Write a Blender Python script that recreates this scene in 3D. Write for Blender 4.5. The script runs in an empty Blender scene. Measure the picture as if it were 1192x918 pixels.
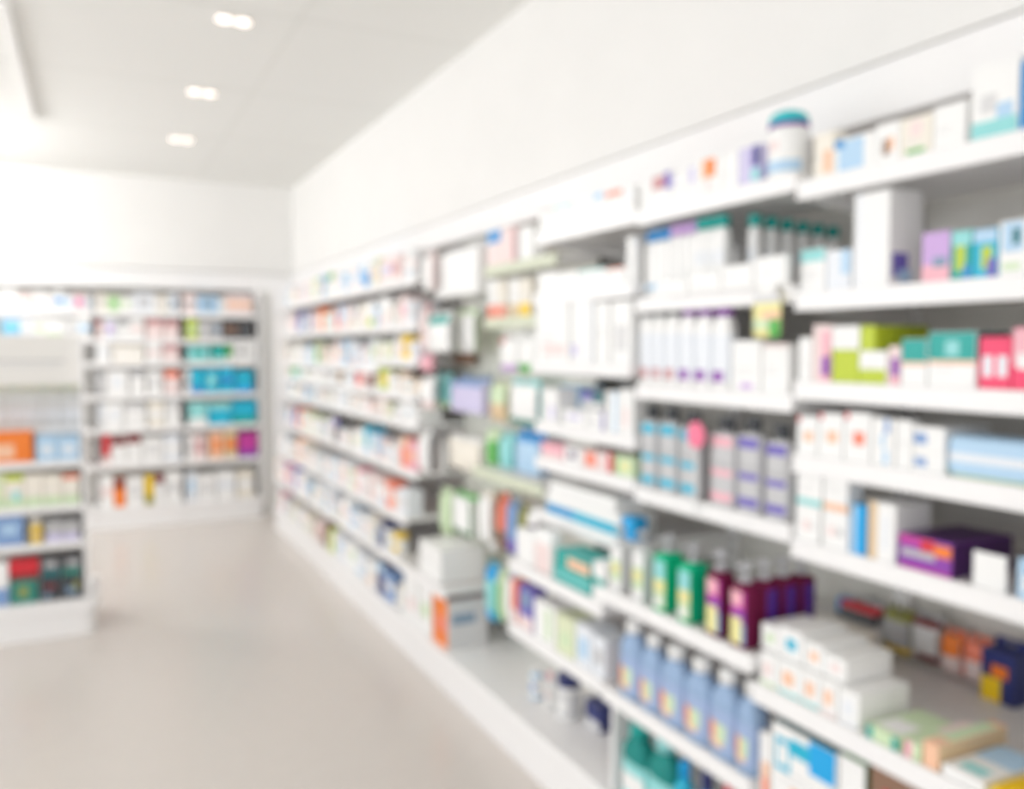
import bpy, math, random
from mathutils import Vector

sc = bpy.context.scene
COL = sc.collection
R = random.Random(7)

# ---------------------------------------------------------------- materials
def lin(c):
    return c / 12.92 if c <= 0.04045 else ((c + 0.055) / 1.055) ** 2.4

def rgb(h):
    return tuple(lin(int(h[i:i + 2], 16) / 255) for i in (0, 2, 4)) + (1,)

PAL = dict(
    wh='f3f3f2', cr='efe9dd', pw='e8ecf2', pp='f0dcda', pk='f0b4c0', hp='f0416e', rd='d02533', dr='7a1f22', co='f0856a', pe='f3c4a4',
    og='f07f26', ye='f5cf1c', py='ece5a0', yg='bccd2c', lg='cfe3bd', gr='4fae4a', dg='2f6f3a', gb='dfe6c4', tl='0fa49c', dt='0b6a70',
    aq='93d8d8', cy='19b4d4', bl='2f8fd0', sb='0fa6e6', lb='b4d4ee', nv='27306e', vi='6f62b8', li='c9a6dc', pu='8a3aa8', dp='4a1c60',
    mg='c23a9c', ma='6a1d40', gy='b9b9bb', lgy='d8d8d9', dgy='5a5c60', bk='24242a', bn='8a6a56', tn='dcc29c', dk='3c4046', mb='7f9fce',
    pl='cfc9e8', rs='c78d90', sl='7d97b0', tg='2c8577', ol='9a9a4a', bb='9fb4d8', vp='4b1f8a', mgy='c6c6c8', dpk='f47a9a', tc='18bcc4')

MATS = {}

def mat(key):
    """A printed or plastic surface of one palette colour."""
    if key in MATS:
        return MATS[key]
    m = bpy.data.materials.new('packaging_' + key.replace('~', '_hazed'))
    m.use_nodes = True
    b = m.node_tree.nodes['Principled BSDF']
    c = rgb(PAL[key.rstrip('~')])
    if key.endswith('~'):          # haze of the far bays mixed into the colour, towards off-white
        wv = rgb('f0f0ee')
        c = tuple(x * .6 + y * .4 for x, y in zip(c, wv))
    b.inputs['Base Color'].default_value = c
    b.inputs['Roughness'].default_value = 0.42
    MATS[key] = m
    return m

def clear_mat(name, col, rough=0.15, trans=0.75):
    if name in MATS:
        return MATS[name]
    m = bpy.data.materials.new(name)
    m.use_nodes = True
    b = m.node_tree.nodes['Principled BSDF']
    b.inputs['Base Color'].default_value = rgb(col)
    b.inputs['Roughness'].default_value = rough
    b.inputs['Transmission Weight'].default_value = trans
    b.inputs['IOR'].default_value = 1.2
    MATS[name] = m
    return m

def surf(name, col, rough=0.5, noise=0.0, scale=8.0, bump=0.0, metallic=0.0, spec=0.5):
    """A room surface: base colour varied by procedural noise."""
    if name in MATS:
        return MATS[name]
    m = bpy.data.materials.new(name)
    m.use_nodes = True
    nt = m.node_tree
    b = nt.nodes['Principled BSDF']
    b.inputs['Roughness'].default_value = rough
    b.inputs['Metallic'].default_value = metallic
    b.inputs['Specular IOR Level'].default_value = spec
    c = rgb(col)
    if noise:
        tc = nt.nodes.new('ShaderNodeTexCoord')
        nz = nt.nodes.new('ShaderNodeTexNoise')
        nz.inputs['Scale'].default_value = scale
        nz.inputs['Detail'].default_value = 6
        rp = nt.nodes.new('ShaderNodeValToRGB')
        rp.color_ramp.elements[0].position = 0.3
        rp.color_ramp.elements[1].position = 0.7
        rp.color_ramp.elements[0].color = tuple(max(0, x * (1 - noise)) for x in c[:3]) + (1,)
        rp.color_ramp.elements[1].color = tuple(min(1, x * (1 + noise)) for x in c[:3]) + (1,)
        nt.links.new(tc.outputs['Object'], nz.inputs['Vector'])
        nt.links.new(nz.outputs['Fac'], rp.inputs['Fac'])
        nt.links.new(rp.outputs['Color'], b.inputs['Base Color'])
        if bump:
            bp = nt.nodes.new('ShaderNodeBump')
            bp.inputs['Strength'].default_value = bump
            bp.inputs['Distance'].default_value = 0.002
            nt.links.new(nz.outputs['Fac'], bp.inputs['Height'])
            nt.links.new(bp.outputs['Normal'], b.inputs['Normal'])
    else:
        b.inputs['Base Color'].default_value = c
    MATS[name] = m
    return m

def emit(name, col, s):
    m = bpy.data.materials.new(name)
    m.use_nodes = True
    b = m.node_tree.nodes['Principled BSDF']
    b.inputs['Base Color'].default_value = rgb(col)
    b.inputs['Emission Color'].default_value = rgb(col)
    b.inputs['Emission Strength'].default_value = s
    MATS[name] = m
    return m

# ---------------------------------------------------------------- mesh collector
class MB:
    def __init__(self):
        self.v, self.f, self.m, self.s, self.mats = [], [], [], [], []

    def mi(self, m):
        if m not in self.mats:
            self.mats.append(m)
        return self.mats.index(m)

    def quad(self, pts, m, smooth=False):
        i = len(self.v)
        self.v += [tuple(p) for p in pts]
        self.f.append(tuple(range(i, i + len(pts))))
        self.m.append(self.mi(m))
        self.s.append(smooth)

    def box(self, x0, x1, y0, y1, z0, z1, m, bev=0.0015, patches=()):
        """Bevelled box; patches = (face, u0, v0, u1, v1, material) printed on its faces. Front is -y, u runs left to right seen from outside."""
        b = min(bev, (x1 - x0) * .3, (y1 - y0) * .3, (z1 - z0) * .3)
        X = (x0 + b, x1 - b); Y = (y0 + b, y1 - b); Z = (z0 + b, z1 - b)
        L = lambda a, t: a[0] + (a[1] - a[0]) * t
        faces = {
            'F': lambda u, v: (L(X, u), y0, L(Z, v)), 'K': lambda u, v: (L(X, 1 - u), y1, L(Z, v)),
            'R': lambda u, v: (x1, L(Y, u), L(Z, v)), 'L': lambda u, v: (x0, L(Y, 1 - u), L(Z, v)),
            'T': lambda u, v: (L(X, u), L(Y, v), z1), 'B': lambda u, v: (L(X, u), L(Y, 1 - v), z0)}
        for k, fn in faces.items():
            ps = [p for p in patches if p[0] == k]
            us = sorted({0, 1} | {p[1] for p in ps} | {p[3] for p in ps})
            vs = sorted({0, 1} | {p[2] for p in ps} | {p[4] for p in ps})
            for i in range(len(us) - 1):
                for j in range(len(vs) - 1):
                    cu, cv = (us[i] + us[i + 1]) / 2, (vs[j] + vs[j + 1]) / 2
                    mm = m
                    for p in ps:
                        if p[1] <= cu <= p[3] and p[2] <= cv <= p[4]:
                            mm = p[5]
                    self.quad([fn(us[i], vs[j]), fn(us[i + 1], vs[j]), fn(us[i + 1], vs[j + 1]), fn(us[i], vs[j + 1])], mm)
        if b > 0:
            for sx in (0, 1):
                ox = (x0, x1)[sx]; ix = X[sx]
                for sy in (0, 1):
                    oy = (y0, y1)[sy]; iy = Y[sy]
                    self.quad([(ox, iy, Z[0]), (ix, oy, Z[0]), (ix, oy, Z[1]), (ox, iy, Z[1])], m)
                    for sz in (0, 1):
                        oz = (z0, z1)[sz]; iz = Z[sz]
                        self.quad([(ox, iy, iz), (ix, oy, iz), (ix, iy, oz)], m)
                for sz in (0, 1):
                    oz = (z0, z1)[sz]; iz = Z[sz]
                    self.quad([(ox, Y[0], iz), (ix, Y[0], oz), (ix, Y[1], oz), (ox, Y[1], iz)], m)
            for sy in (0, 1):
                oy = (y0, y1)[sy]; iy = Y[sy]
                for sz in (0, 1):
                    oz = (z0, z1)[sz]; iz = Z[sz]
                    self.quad([(X[0], oy, iz), (X[0], iy, oz), (X[1], iy, oz), (X[1], oy, iz)], m)

    def loft(self, prof, n, m, e=2.0, cx=0, cy=0, cap=True, pick=None, smooth=True):
        """Stack of superellipse rings (rx, ry, z); pick(u, v) may choose another material, u = 0..1 across the front half."""
        rings = []
        for rx, ry, z in prof:
            ring = []
            for k in range(n):
                a = 2 * math.pi * (k + .5) / n
                c, s = math.cos(a), math.sin(a)
                ring.append(len(self.v))
                self.v.append((cx + rx * math.copysign(abs(c) ** (2 / e), c), cy + ry * math.copysign(abs(s) ** (2 / e), s), z))
            rings.append(ring)
        zt = prof[-1][2] - prof[0][2] or 1
        for i in range(len(rings) - 1):
            v = ((prof[i][2] + prof[i + 1][2]) / 2 - prof[0][2]) / zt
            for k in range(n):
                k2 = (k + 1) % n
                self.f.append((rings[i][k], rings[i][k2], rings[i + 1][k2], rings[i + 1][k]))
                a = math.degrees(2 * math.pi * (k + 1) / n) % 360
                mm = m
                if pick:
                    u = (a - 180) / 180 if a >= 180 else -1
                    mm = pick(u, v) or m
                self.m.append(self.mi(mm)); self.s.append(smooth)
        if cap:
            self.f.append(tuple(reversed(rings[0]))); self.m.append(self.mi(m)); self.s.append(False)
            self.f.append(tuple(rings[-1])); self.m.append(self.mi(m)); self.s.append(False)

    def cyl(self, p0, p1, r, m, n=10):
        a, b = Vector(p0), Vector(p1)
        d = (b - a).normalized()
        q = d.orthogonal().normalized(); w = d.cross(q)
        r0 = []; r1 = []
        for k in range(n):
            t = 2 * math.pi * k / n
            o = (q * math.cos(t) + w * math.sin(t)) * r
            r0.append(len(self.v)); self.v.append(tuple(a + o))
            r1.append(len(self.v)); self.v.append(tuple(b + o))
        for k in range(n):
            k2 = (k + 1) % n
            self.f.append((r0[k], r0[k2], r1[k2], r1[k])); self.m.append(self.mi(m)); self.s.append(True)
        self.f.append(tuple(reversed(r0))); self.m.append(self.mi(m)); self.s.append(False)
        self.f.append(tuple(r1)); self.m.append(self.mi(m)); self.s.append(False)

    def prism(self, poly, y0, y1, m):
        """Polygon in x, z extruded along y."""
        n = len(poly)
        self.quad([(x, y0, z) for x, z in poly], m)
        self.quad([(x, y1, z) for x, z in reversed(poly)], m)
        for i in range(n):
            a, b = poly[i], poly[(i + 1) % n]
            self.quad([(a[0], y0, a[1]), (a[0], y1, a[1]), (b[0], y1, b[1]), (b[0], y0, b[1])], m)

    def build(self, name, parent=None, loc=(0, 0, 0), rz=0.0):
        me = bpy.data.meshes.new(name)
        me.from_pydata(self.v, [], self.f)
        for m in self.mats:
            me.materials.append(m)
        me.polygons.foreach_set('material_index', self.m)
        me.polygons.foreach_set('use_smooth', self.s)
        me.update()
        o = bpy.data.objects.new(name, me)
        COL.objects.link(o)
        o.location = loc
        o.rotation_euler = (0, 0, rz)
        if parent:
            o.parent = parent
        return o

def empty(name, loc, rz=0.0):
    o = bpy.data.objects.new(name, None)
    o.empty_display_size = .05
    COL.objects.link(o)
    o.location = loc
    o.rotation_euler = (0, 0, rz)
    return o

def tag(o, label, cat, group=None):
    o['label'] = label
    o['category'] = cat
    if group:
        o['group'] = group
    return o

def structure(o):
    o['kind'] = 'structure'
    return o

# ---------------------------------------------------------------- products (front faces -y, origin at the base)
def pm(ps):
    return [p[:5] + (mat(p[5]),) for p in ps]

def carton(root_loc, rz, w, h, d, base, ps, name='carton'):
    """Printed carton: tuck-flap seam on top and faint rows of small print on the front, both part of the print."""
    mb = MB()
    extra = [('T', 0, .1, 1, .1 + min(.05, .002 / d), 'lgy')]
    free = all(p[0] != 'F' or (p[4] - p[2]) < .6 for p in ps)
    if base in ('wh', 'cr', 'pw', 'pp') and free and w > .035:
        a = R.uniform(.3, .5)
        for k in range(2):
            extra.append(('F', .14, a + k * .1, R.uniform(.5, .86), a + k * .1 + .025, 'lgy'))
    mb.box(-w / 2, w / 2, -d / 2, d / 2, 0, h, mat(base), .0012, pm(extra) + pm(ps))
    return mb.build(name, None, root_loc, rz)

def label_sleeve(root, w, d, z0, z1, e, base, ps, name='label', arc=None):
    """A label that follows the bottle; ps = (u0, v0, u1, v1, colour) on its front half."""
    vs = sorted({0, 1} | {p[1] for p in ps} | {p[3] for p in ps})
    mb = MB()
    def pick(u, v):
        r = None
        for p in ps:
            if p[0] <= u <= p[2] and p[1] <= v <= p[3]:
                r = mat(p[4])
        return r
    mb.loft([(w / 2 * 1.012, d / 2 * 1.012, z0 + (z1 - z0) * v) for v in vs], 32, mat(base), e, cap=False, pick=pick)
    if arc:                     # a sticker on one side only: keep the faces on that side
        keep = []
        for i, f in enumerate(mb.f):
            cx = sum(mb.v[q][0] for q in f) / 4; cy = sum(mb.v[q][1] for q in f) / 4
            if (arc == 'front' and cy < -d * .40) or (arc == 'side' and cx > w * .40 and abs(cy) < d * .34):
                keep.append(i)
        mb.f = [mb.f[i] for i in keep]; mb.m = [mb.m[i] for i in keep]; mb.s = [mb.s[i] for i in keep]
        used = sorted({q for f in mb.f for q in f}); mp = {q: i for i, q in enumerate(used)}
        mb.v = [mb.v[q] for q in used]; mb.f = [tuple(mp[q] for q in f) for f in mb.f]
    return mb.build(name, root)

def cap_bottle(loc, rz, w, h, d, body, capc, label=None, ps=(), e=2.2, capf=.2, capw=.96, name='bottle', bm=None, lz=(.1, .68)):
    """Bottle with a wide flip-top or screw cap."""
    root = empty(name, loc, rz)
    bm = bm or mat(body)
    zc = h * (1 - capf)
    mb = MB()
    mb.loft([(w * .44, d * .44, 0), (w * .5, d * .5, h * .02), (w * .5, d * .5, zc * .86), (w * .47 * max(capw, .7), d * .47 * max(capw, .7), zc * .96), (w * .44 * capw, d * .44 * capw, zc)], 24, bm, e)
    mb.build('bottle_body', root)
    mb = MB()
    cw, cd = w / 2 * capw, d / 2 * capw
    mb.loft([(cw, cd, zc + .0006), (cw, cd, h * .97), (cw * .9, cd * .9, h)], 24, mat(capc), min(e, 2.4))
    mb.build('cap', root)
    if label:
        label_sleeve(root, w, d, h * lz[0], h * lz[1], e, label, ps)
    return root

def neck_bottle(loc, rz, w, h, d, bm, capc, label, ps, name='mouthwash_bottle', e=3.2, capw=.5, lz=(.1, .55)):
    """Shouldered bottle with neck and screw cap."""
    root = empty(name, loc, rz)
    mb = MB()
    r = w * capw / 2
    mb.loft([(w * .45, d * .45, 0), (w * .5, d * .5, h * .02), (w * .5, d * .5, h * .62), (w * .46, d * .46, h * .7), (w * .34, d * .34, h * .77), (r * .8, r * .8, h * .82), (r * .8, r * .8, h * .86)], 24, bm, e)
    mb.build('bottle_body', root)
    mb = MB()
    n = 20
    mb.loft([(r, r, h * .84), (r, r, h * .98), (r * .86, r * .86, h)], n, mat(capc))
    mb.build('cap', root)
    if label:
        label_sleeve(root, w, d, h * lz[0], h * lz[1], e, label, ps)
    return root

def pump_bottle(loc, rz, w, h, d, bm, label, ps, head, name='pump_bottle', e=5.0, lz=(.06, .68), arc='front'):
    """Flat-sided bottle with collar, stem and a pump head whose nozzle points to the front."""
    root = empty(name, loc, rz)
    mb = MB()
    mb.loft([(w * .46, d * .46, 0), (w * .5, d * .5, h * .015), (w * .5, d * .5, h * .71), (w * .48, d * .48, h * .735), (w * .3, d * .34, h * .755), (w * .22, w * .22, h * .77)], 24, bm, e)
    mb.build('bottle_body', root)
    if label:
        label_sleeve(root, w, d, h * lz[0], h * lz[1], e, label, ps, arc=arc)
    hd = MB()
    hd.loft([(w * .26, w * .26, h * .771), (w * .26, w * .26, h * .83), (w * .2, w * .2, h * .845)], 16, head)
    hd.cyl((0, 0, h * .84), (0, 0, h * .91), w * .09, head)
    p = hd.build('pump', root)
    nz = MB()
    nz.loft([(w * .2, w * .2, h * .905), (w * .24, w * .24, h * .93), (w * .2, w * .2, h)], 16, head)
    nz.box(-w * .07, w * .07, -d * .5, -w * .1, h * .94, h * .985, head, .001)
    nz.build('nozzle', p)
    return root

def jar(loc, rz, w, h, capc, body='wh', ring=None, label=None, ps=(), capf=.25, name='jar', dome=False):
    root = empty(name, loc, rz)
    zc = h * (1 - capf)
    r = w / 2
    mb = MB()
    mb.loft([(r * .9, r * .9, 0), (r, r, h * .03), (r, r, zc * .93), (r * .92, r * .92, zc)], 28, mat(body))
    mb.build('jar_body', root)
    if label:
        label_sleeve(root, w, w, h * .08, zc * .85, 2.0, label, ps)
    mb = MB()
    z = zc + .0006
    if ring:
        rg = MB()
        rg.loft([(r * 1.0, r * 1.0, z), (r * 1.0, r * 1.0, z + h * .05)], 28, mat(ring))
        rg.build('collar', root)
        z += h * .05 + .0004
    if dome:
        mb.loft([(r * .98, r * .98, z), (r * .96, r * .96, z + (h - z) * .45), (r * .8, r * .8, z + (h - z) * .8), (r * .5, r * .5, h)], 28, mat(capc))
    else:
        mb.loft([(r * .98, r * .98, z), (r * .98, r * .98, h * .97), (r * .9, r * .9, h)], 28, mat(capc))
    mb.build('lid', root)
    return root

def soft_pack(loc, rz, w, h, d, base, ps, name='wipes_pack'):
    """Soft film pack with crimped ends."""
    root = empty(name, loc, rz)
    mb = MB()
    n = 28
    prof = []
    vs = sorted({0, .06, .15, .3, .5, .7, .85, .94, 1} | {p[1] for p in ps} | {p[3] for p in ps})
    for v in vs:
        k = 1 - abs(2 * v - 1) ** 10 * .2
        prof.append((w / 2 * (1 - abs(2 * v - 1) ** 6 * .06), d / 2 * k, h * v))
    def pick(u, v):
        r = None
        for p in ps:
            if p[0] <= u <= p[2] and p[1] <= v <= p[3]:
                r = mat(p[4])
        return r
    mb.loft(prof, n, mat(base), 9.0, pick=pick)
    mb.build('film', root)
    mb = MB()
    for s in (-1, 1):
        mb = MB()
        mb.box(s * w * .5 - .006, s * w * .5 + .006, -.0015, .0015, h * .15, h * .85, mat(base), .0004)
        mb.build('crimped_end', root)
    return root

def hanging_pack(loc, rz, w, h, d, cardc, packc, ps=(), hole=True, style='blister', name='hanging_pack'):
    """Card with euro slot and a blister or pouch in front; the origin is at the bottom edge."""
    root = empty(name, loc, rz)
    mb = MB()
    c = mat(cardc)
    t = .0015
    sw, sh = min(w * .3, .028), .006
    zs = h - .016
    # card built round its hanging slot
    mb.box(-w / 2, w / 2, 0, t, 0, zs, c, 0, pm(ps))
    mb.box(-w / 2, -sw / 2, 0, t, zs, zs + sh, c, 0)
    mb.box(sw / 2, w / 2, 0, t, zs, zs + sh, c, 0)
    mb.box(-w / 2, w / 2, 0, t, zs + sh, h, c, 0)
    mb.build('backing_card', root)
    if style == 'blister':
        b = MB()
        prof = [(w * .43, h * .3, 0), (w * .42, h * .295, d * .6), (w * .36, h * .26, d)]
        mm = mat(packc)
        # rings stacked outwards along -y
        rings = []
        n = 24
        for rx, rz_, y in prof:
            ring = []
            for k in range(n):
                a = 2 * math.pi * (k + .5) / n
                cc, ss = math.cos(a), math.sin(a)
                ring.append(len(b.v))
                b.v.append((rx * math.copysign(abs(cc) ** .5, cc), -y - .0003, h * .4 + rz_ * math.copysign(abs(ss) ** .5, ss)))
            rings.append(ring)
        for i in range(2):
            for k in range(n):
                k2 = (k + 1) % n
                b.f.append((rings[i][k], rings[i][k2], rings[i + 1][k2], rings[i + 1][k])); b.m.append(b.mi(mm)); b.s.append(True)
        b.f.append(tuple(rings[2])); b.m.append(b.mi(mm)); b.s.append(False)
        b.build('blister', root)
    elif style == 'box':
        b = MB()
        b.box(-w * .5, w * .5, -d, -.0003, 0, h * .86, mat(packc), .0012, pm(ps))
        b.build('carton', root)
    else:
        b = MB()
        mm = mat(packc)
        prof = []
        for v in sorted({0, .1, .3, .55, .8, .92, 1} | {p[2] for p in ps} | {p[4] for p in ps}):
            k = max(.06, 1 - abs(2 * v - 1) ** 2.5)
            prof.append((w * .5 * (1 - .06 * k), d * .5 * k, h * .88 * v))
        def pick(u, v):
            r = None
            for p in ps:
                if p[1] <= u <= p[3] and p[2] <= v <= p[4]:
                    r = mat(p[5])
            return r
        b.loft(prof, 24, mm, 3.0, cy=-d * .5 - .0004, pick=pick)
        b.build('pouch', root)
    return root

# ---------------------------------------------------------------- room
XB = 1.95            # back of the shelving on the long wall
YB = 8.10            # front of the shelving on the far wall
CEIL = 3.07
M_wall = surf('wall_paint', 'ebeae8', .6, .012, 3.0)
M_wall2 = surf('fascia_paint', 'f4f3f3', .45, .008, 3.0)
M_ceil = surf('ceiling_tile', 'ecece9', .7, .01, 40.0)
M_seam = surf('ceiling_seam', 'e2e2de', .7)
M_floor = surf('floor_vinyl', 'd5cec8', .26, .015, 14.0, .03)
M_shelf = surf('shelf_enamel', 'f3f2f2', .35)
M_deck = surf('shelf_deck', 'dedbda', .45, .02, 30.0)
M_panel = surf('back_panel', 'dad8d2', .55, .015, 10.0)
M_steel = surf('steel', 'a5a5a5', .3, metallic=1.0)
M_green = surf('pale_green_rail', 'd3d8c2', .45)
M_dark = surf('upright_slots', '8b8b88', .5, metallic=.6)
M_peg = surf('peg_board_paint', 'e4e4dc', .5)
M_frost = surf('sign_face', 'e6e4e0', .5)

mb = MB(); mb.box(-4.2, 2.2, -3.5, 8.9, -.1, 0, M_floor, 0); structure(mb.build('floor'))
mb = MB()
mb.box(-4.2, 2.2, -3.5, 8.9, CEIL, CEIL + .1, M_ceil, 0)
for x in (.9, -.6, -2.1, -3.6):       # tile seams, pressed 2 mm proud
    mb.box(x - .006, x + .006, -3.5, 8.3, CEIL - .002, CEIL, M_seam, 0)
for k in range(9):
    y = -2.2 + k * 1.25
    mb.box(-4.2, 1.75, y - .006, y + .006, CEIL - .002, CEIL, M_seam, 0)
structure(mb.build('ceiling'))
mb = MB()
mb.box(XB + .012, 2.2, -3.5, 8.9, 0, CEIL, M_wall, 0)
structure(mb.build('wall_right'))
mb = MB()
mb.box(1.75, XB + .012, -3.5, 8.9, 2.262, CEIL, M_wall, 0)
structure(mb.build('wall_right_bulkhead'))
mb = MB()
mb.box(1.738, XB + .01, -3.5, 8.3, 2.118, 2.252, M_wall2, .003)
structure(mb.build('trim_1'))
mb = MB()
mb.box(-4.2, XB + .012, 8.56, 8.9, 0, CEIL, M_wall, 0)
mb.box(-4.2, 1.75, 8.3, 8.56, 2.26, CEIL, M_wall, 0)
structure(mb.build('wall_back'))
mb = MB()
mb.box(-4.2, 1.737, 8.288, 8.56, 2.09, 2.25, M_wall2, .003)
structure(mb.build('trim_2'))
mb = MB()
mb.box(1.40, XB + .01, 8.212, 8.55, 0, 2.088, M_wall, .004)
structure(mb.build('trim_3'))
# side and front walls, with the shop windows the daylight comes through
LW = [(-2.6, -.2), (.3, 2.7), (3.2, 5.2), (5.6, 8.0)]
mb = MB()
mb.box(-4.2, -4.0, -3.5, 8.9, 0, .35, M_wall, 0)
mb.box(-4.2, -4.0, -3.5, 8.9, 2.9, CEIL, M_wall, 0)
e = [-3.5] + [t for a in LW for t in a] + [8.9]
for i in range(0, len(e), 2):
    mb.box(-4.2, -4.0, e[i], e[i + 1], .35, 2.9, M_wall, 0)
structure(mb.build('wall_left'))
M_glass = clear_mat('window_glass', 'fbfdfd', 0.0, 1.0)
for i, (a, b) in enumerate(LW):
    mb = MB()
    for y in (a, (a + b) / 2 - .025, b - .05):
        mb.box(-4.13, -4.07, y, y + .05, .35, 2.9, M_shelf, .004)
    for z in (.35, 2.85):
        mb.box(-4.13, -4.07, a, b, z, z + .05, M_shelf, .004)
    structure(mb.build('window_%d' % (i + 1)))
mb = MB()
mb.box(-4.2, 2.2, -3.7, -3.5, 0, .3, M_wall, 0)
mb.box(-4.2, 2.2, -3.7, -3.5, 2.8, CEIL, M_wall, 0)
for x in (-4.2, -1.9, .3, 2.1):
    mb.box(x, x + .1, -3.7, -3.5, .3, 2.8, M_wall, 0)
structure(mb.build('wall_front'))

# ---------------------------------------------------------------- ceiling fittings
M_lamp = emit('lamp_glow', 'fff0e2', 9.0)
M_trimw = surf('fitting_white', 'f2f1ef', .4)
def downlight(x, y, label):
    root = tag(empty('downlight', (x, y, CEIL)), label, 'light', 'twin spot downlights in the ceiling')
    mb = MB()                       # frame with two round openings suggested by the rims
    mb.box(-.088, .088, -.046, .046, -.008, -.0005, M_trimw, .002)
    mb.build('frame', root)
    for s in (-1, 1):
        r = MB()
        r.loft([(.038, .038, -.014), (.038, .038, -.0085)], 24, M_trimw, cx=s * .041)
        rim = r.build('rim', root)
        l = MB()
        l.loft([(.032, .032, -.018), (.032, .032, -.0145)], 24, M_lamp, cx=s * .041)
        l.build('lamp', rim)
    ld = bpy.data.lights.new('downlight_lamp', 'SPOT')
    ld.energy = DL_W; ld.spot_size = 2.5; ld.spot_blend = .9; ld.shadow_soft_size = .12; ld.color = (1, .96, .92)
    lo = bpy.data.objects.new('downlight_beam', ld); COL.objects.link(lo)
    lo.location = (0, 0, -.06); lo.parent = root
DL_W = 12
for x, y, lb in [(.625, 4.17, 'twin warm downlight in the ceiling nearest the viewer'),
              (.625, 5.41, 'middle of the three warm twin downlights in the ceiling'),
              (.625, 6.67, 'twin warm downlight in the ceiling closest to the far wall')]:
    downlight(x, y, lb)
# the same row goes on over the viewer's head, and a second row runs over the next aisle
for x, y in [(.625, 2.93), (.625, 1.69), (.625, .45), (.625, -.79), (-2.2, 6.0), (-2.2, 3.6), (-2.2, 1.2), (-2.2, -1.2)]:
    downlight(x, y, 'twin warm downlight in the ceiling over the aisle outside the picture')
root = tag(empty('ceiling_track', (-.30, 4.4, CEIL)), 'white track rail along the ceiling in the upper left corner', 'track rail')
mb = MB(); mb.box(-.018, .018, .0205, 2.0795, -.035, -.0005, M_trimw, .003); mb.build('rail', root)
mb = MB()
for y in (0, 2.1):
    mb = MB(); mb.box(-.02, .02, y - .02, y + .02, -.037, -.0003, M_trimw, .003); mb.build('end_cap', root)

# added globe lamp, unseen beyond the left edge, to wash out the far wall
def added_pendant(x, y, z, label, watts):
    root = tag(empty('added_wash_lamp', (x, y, CEIL)), label, 'lamp', 'globe lamps added out of view to brighten the far wall')
    mb = MB(); mb.cyl((0, 0, -.0005), (0, 0, -.03), .05, M_trimw, 20); mb.build('ceiling_rose', root)
    mb = MB(); mb.cyl((0, 0, -.03), (0, 0, z + .16 - CEIL), .004, M_trimw, 8); mb.build('cord', root)
    mb = MB()
    prof = [(.16 * math.sin(math.pi * t / 12), .16 * math.sin(math.pi * t / 12), z - CEIL - .16 * math.cos(math.pi * t / 12)) for t in range(1, 12)]
    mb.loft(prof, 28, emit('added_globe_glow', 'fffaf4', 30.0) if 'added_globe_glow' not in MATS else MATS['added_globe_glow']); mb.build('globe', root)
    ld = bpy.data.lights.new('added_wash_light', 'POINT'); ld.energy = watts; ld.shadow_soft_size = .17; ld.color = (1, 1, 1)
    lo = bpy.data.objects.new('added_wash_light', ld); COL.objects.link(lo); lo.location = (0, 0, z - CEIL); lo.parent = root
added_pendant(-1.45, 7.1, 2.66, 'white globe lamp added out of view to brighten the far wall', 2600)

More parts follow.
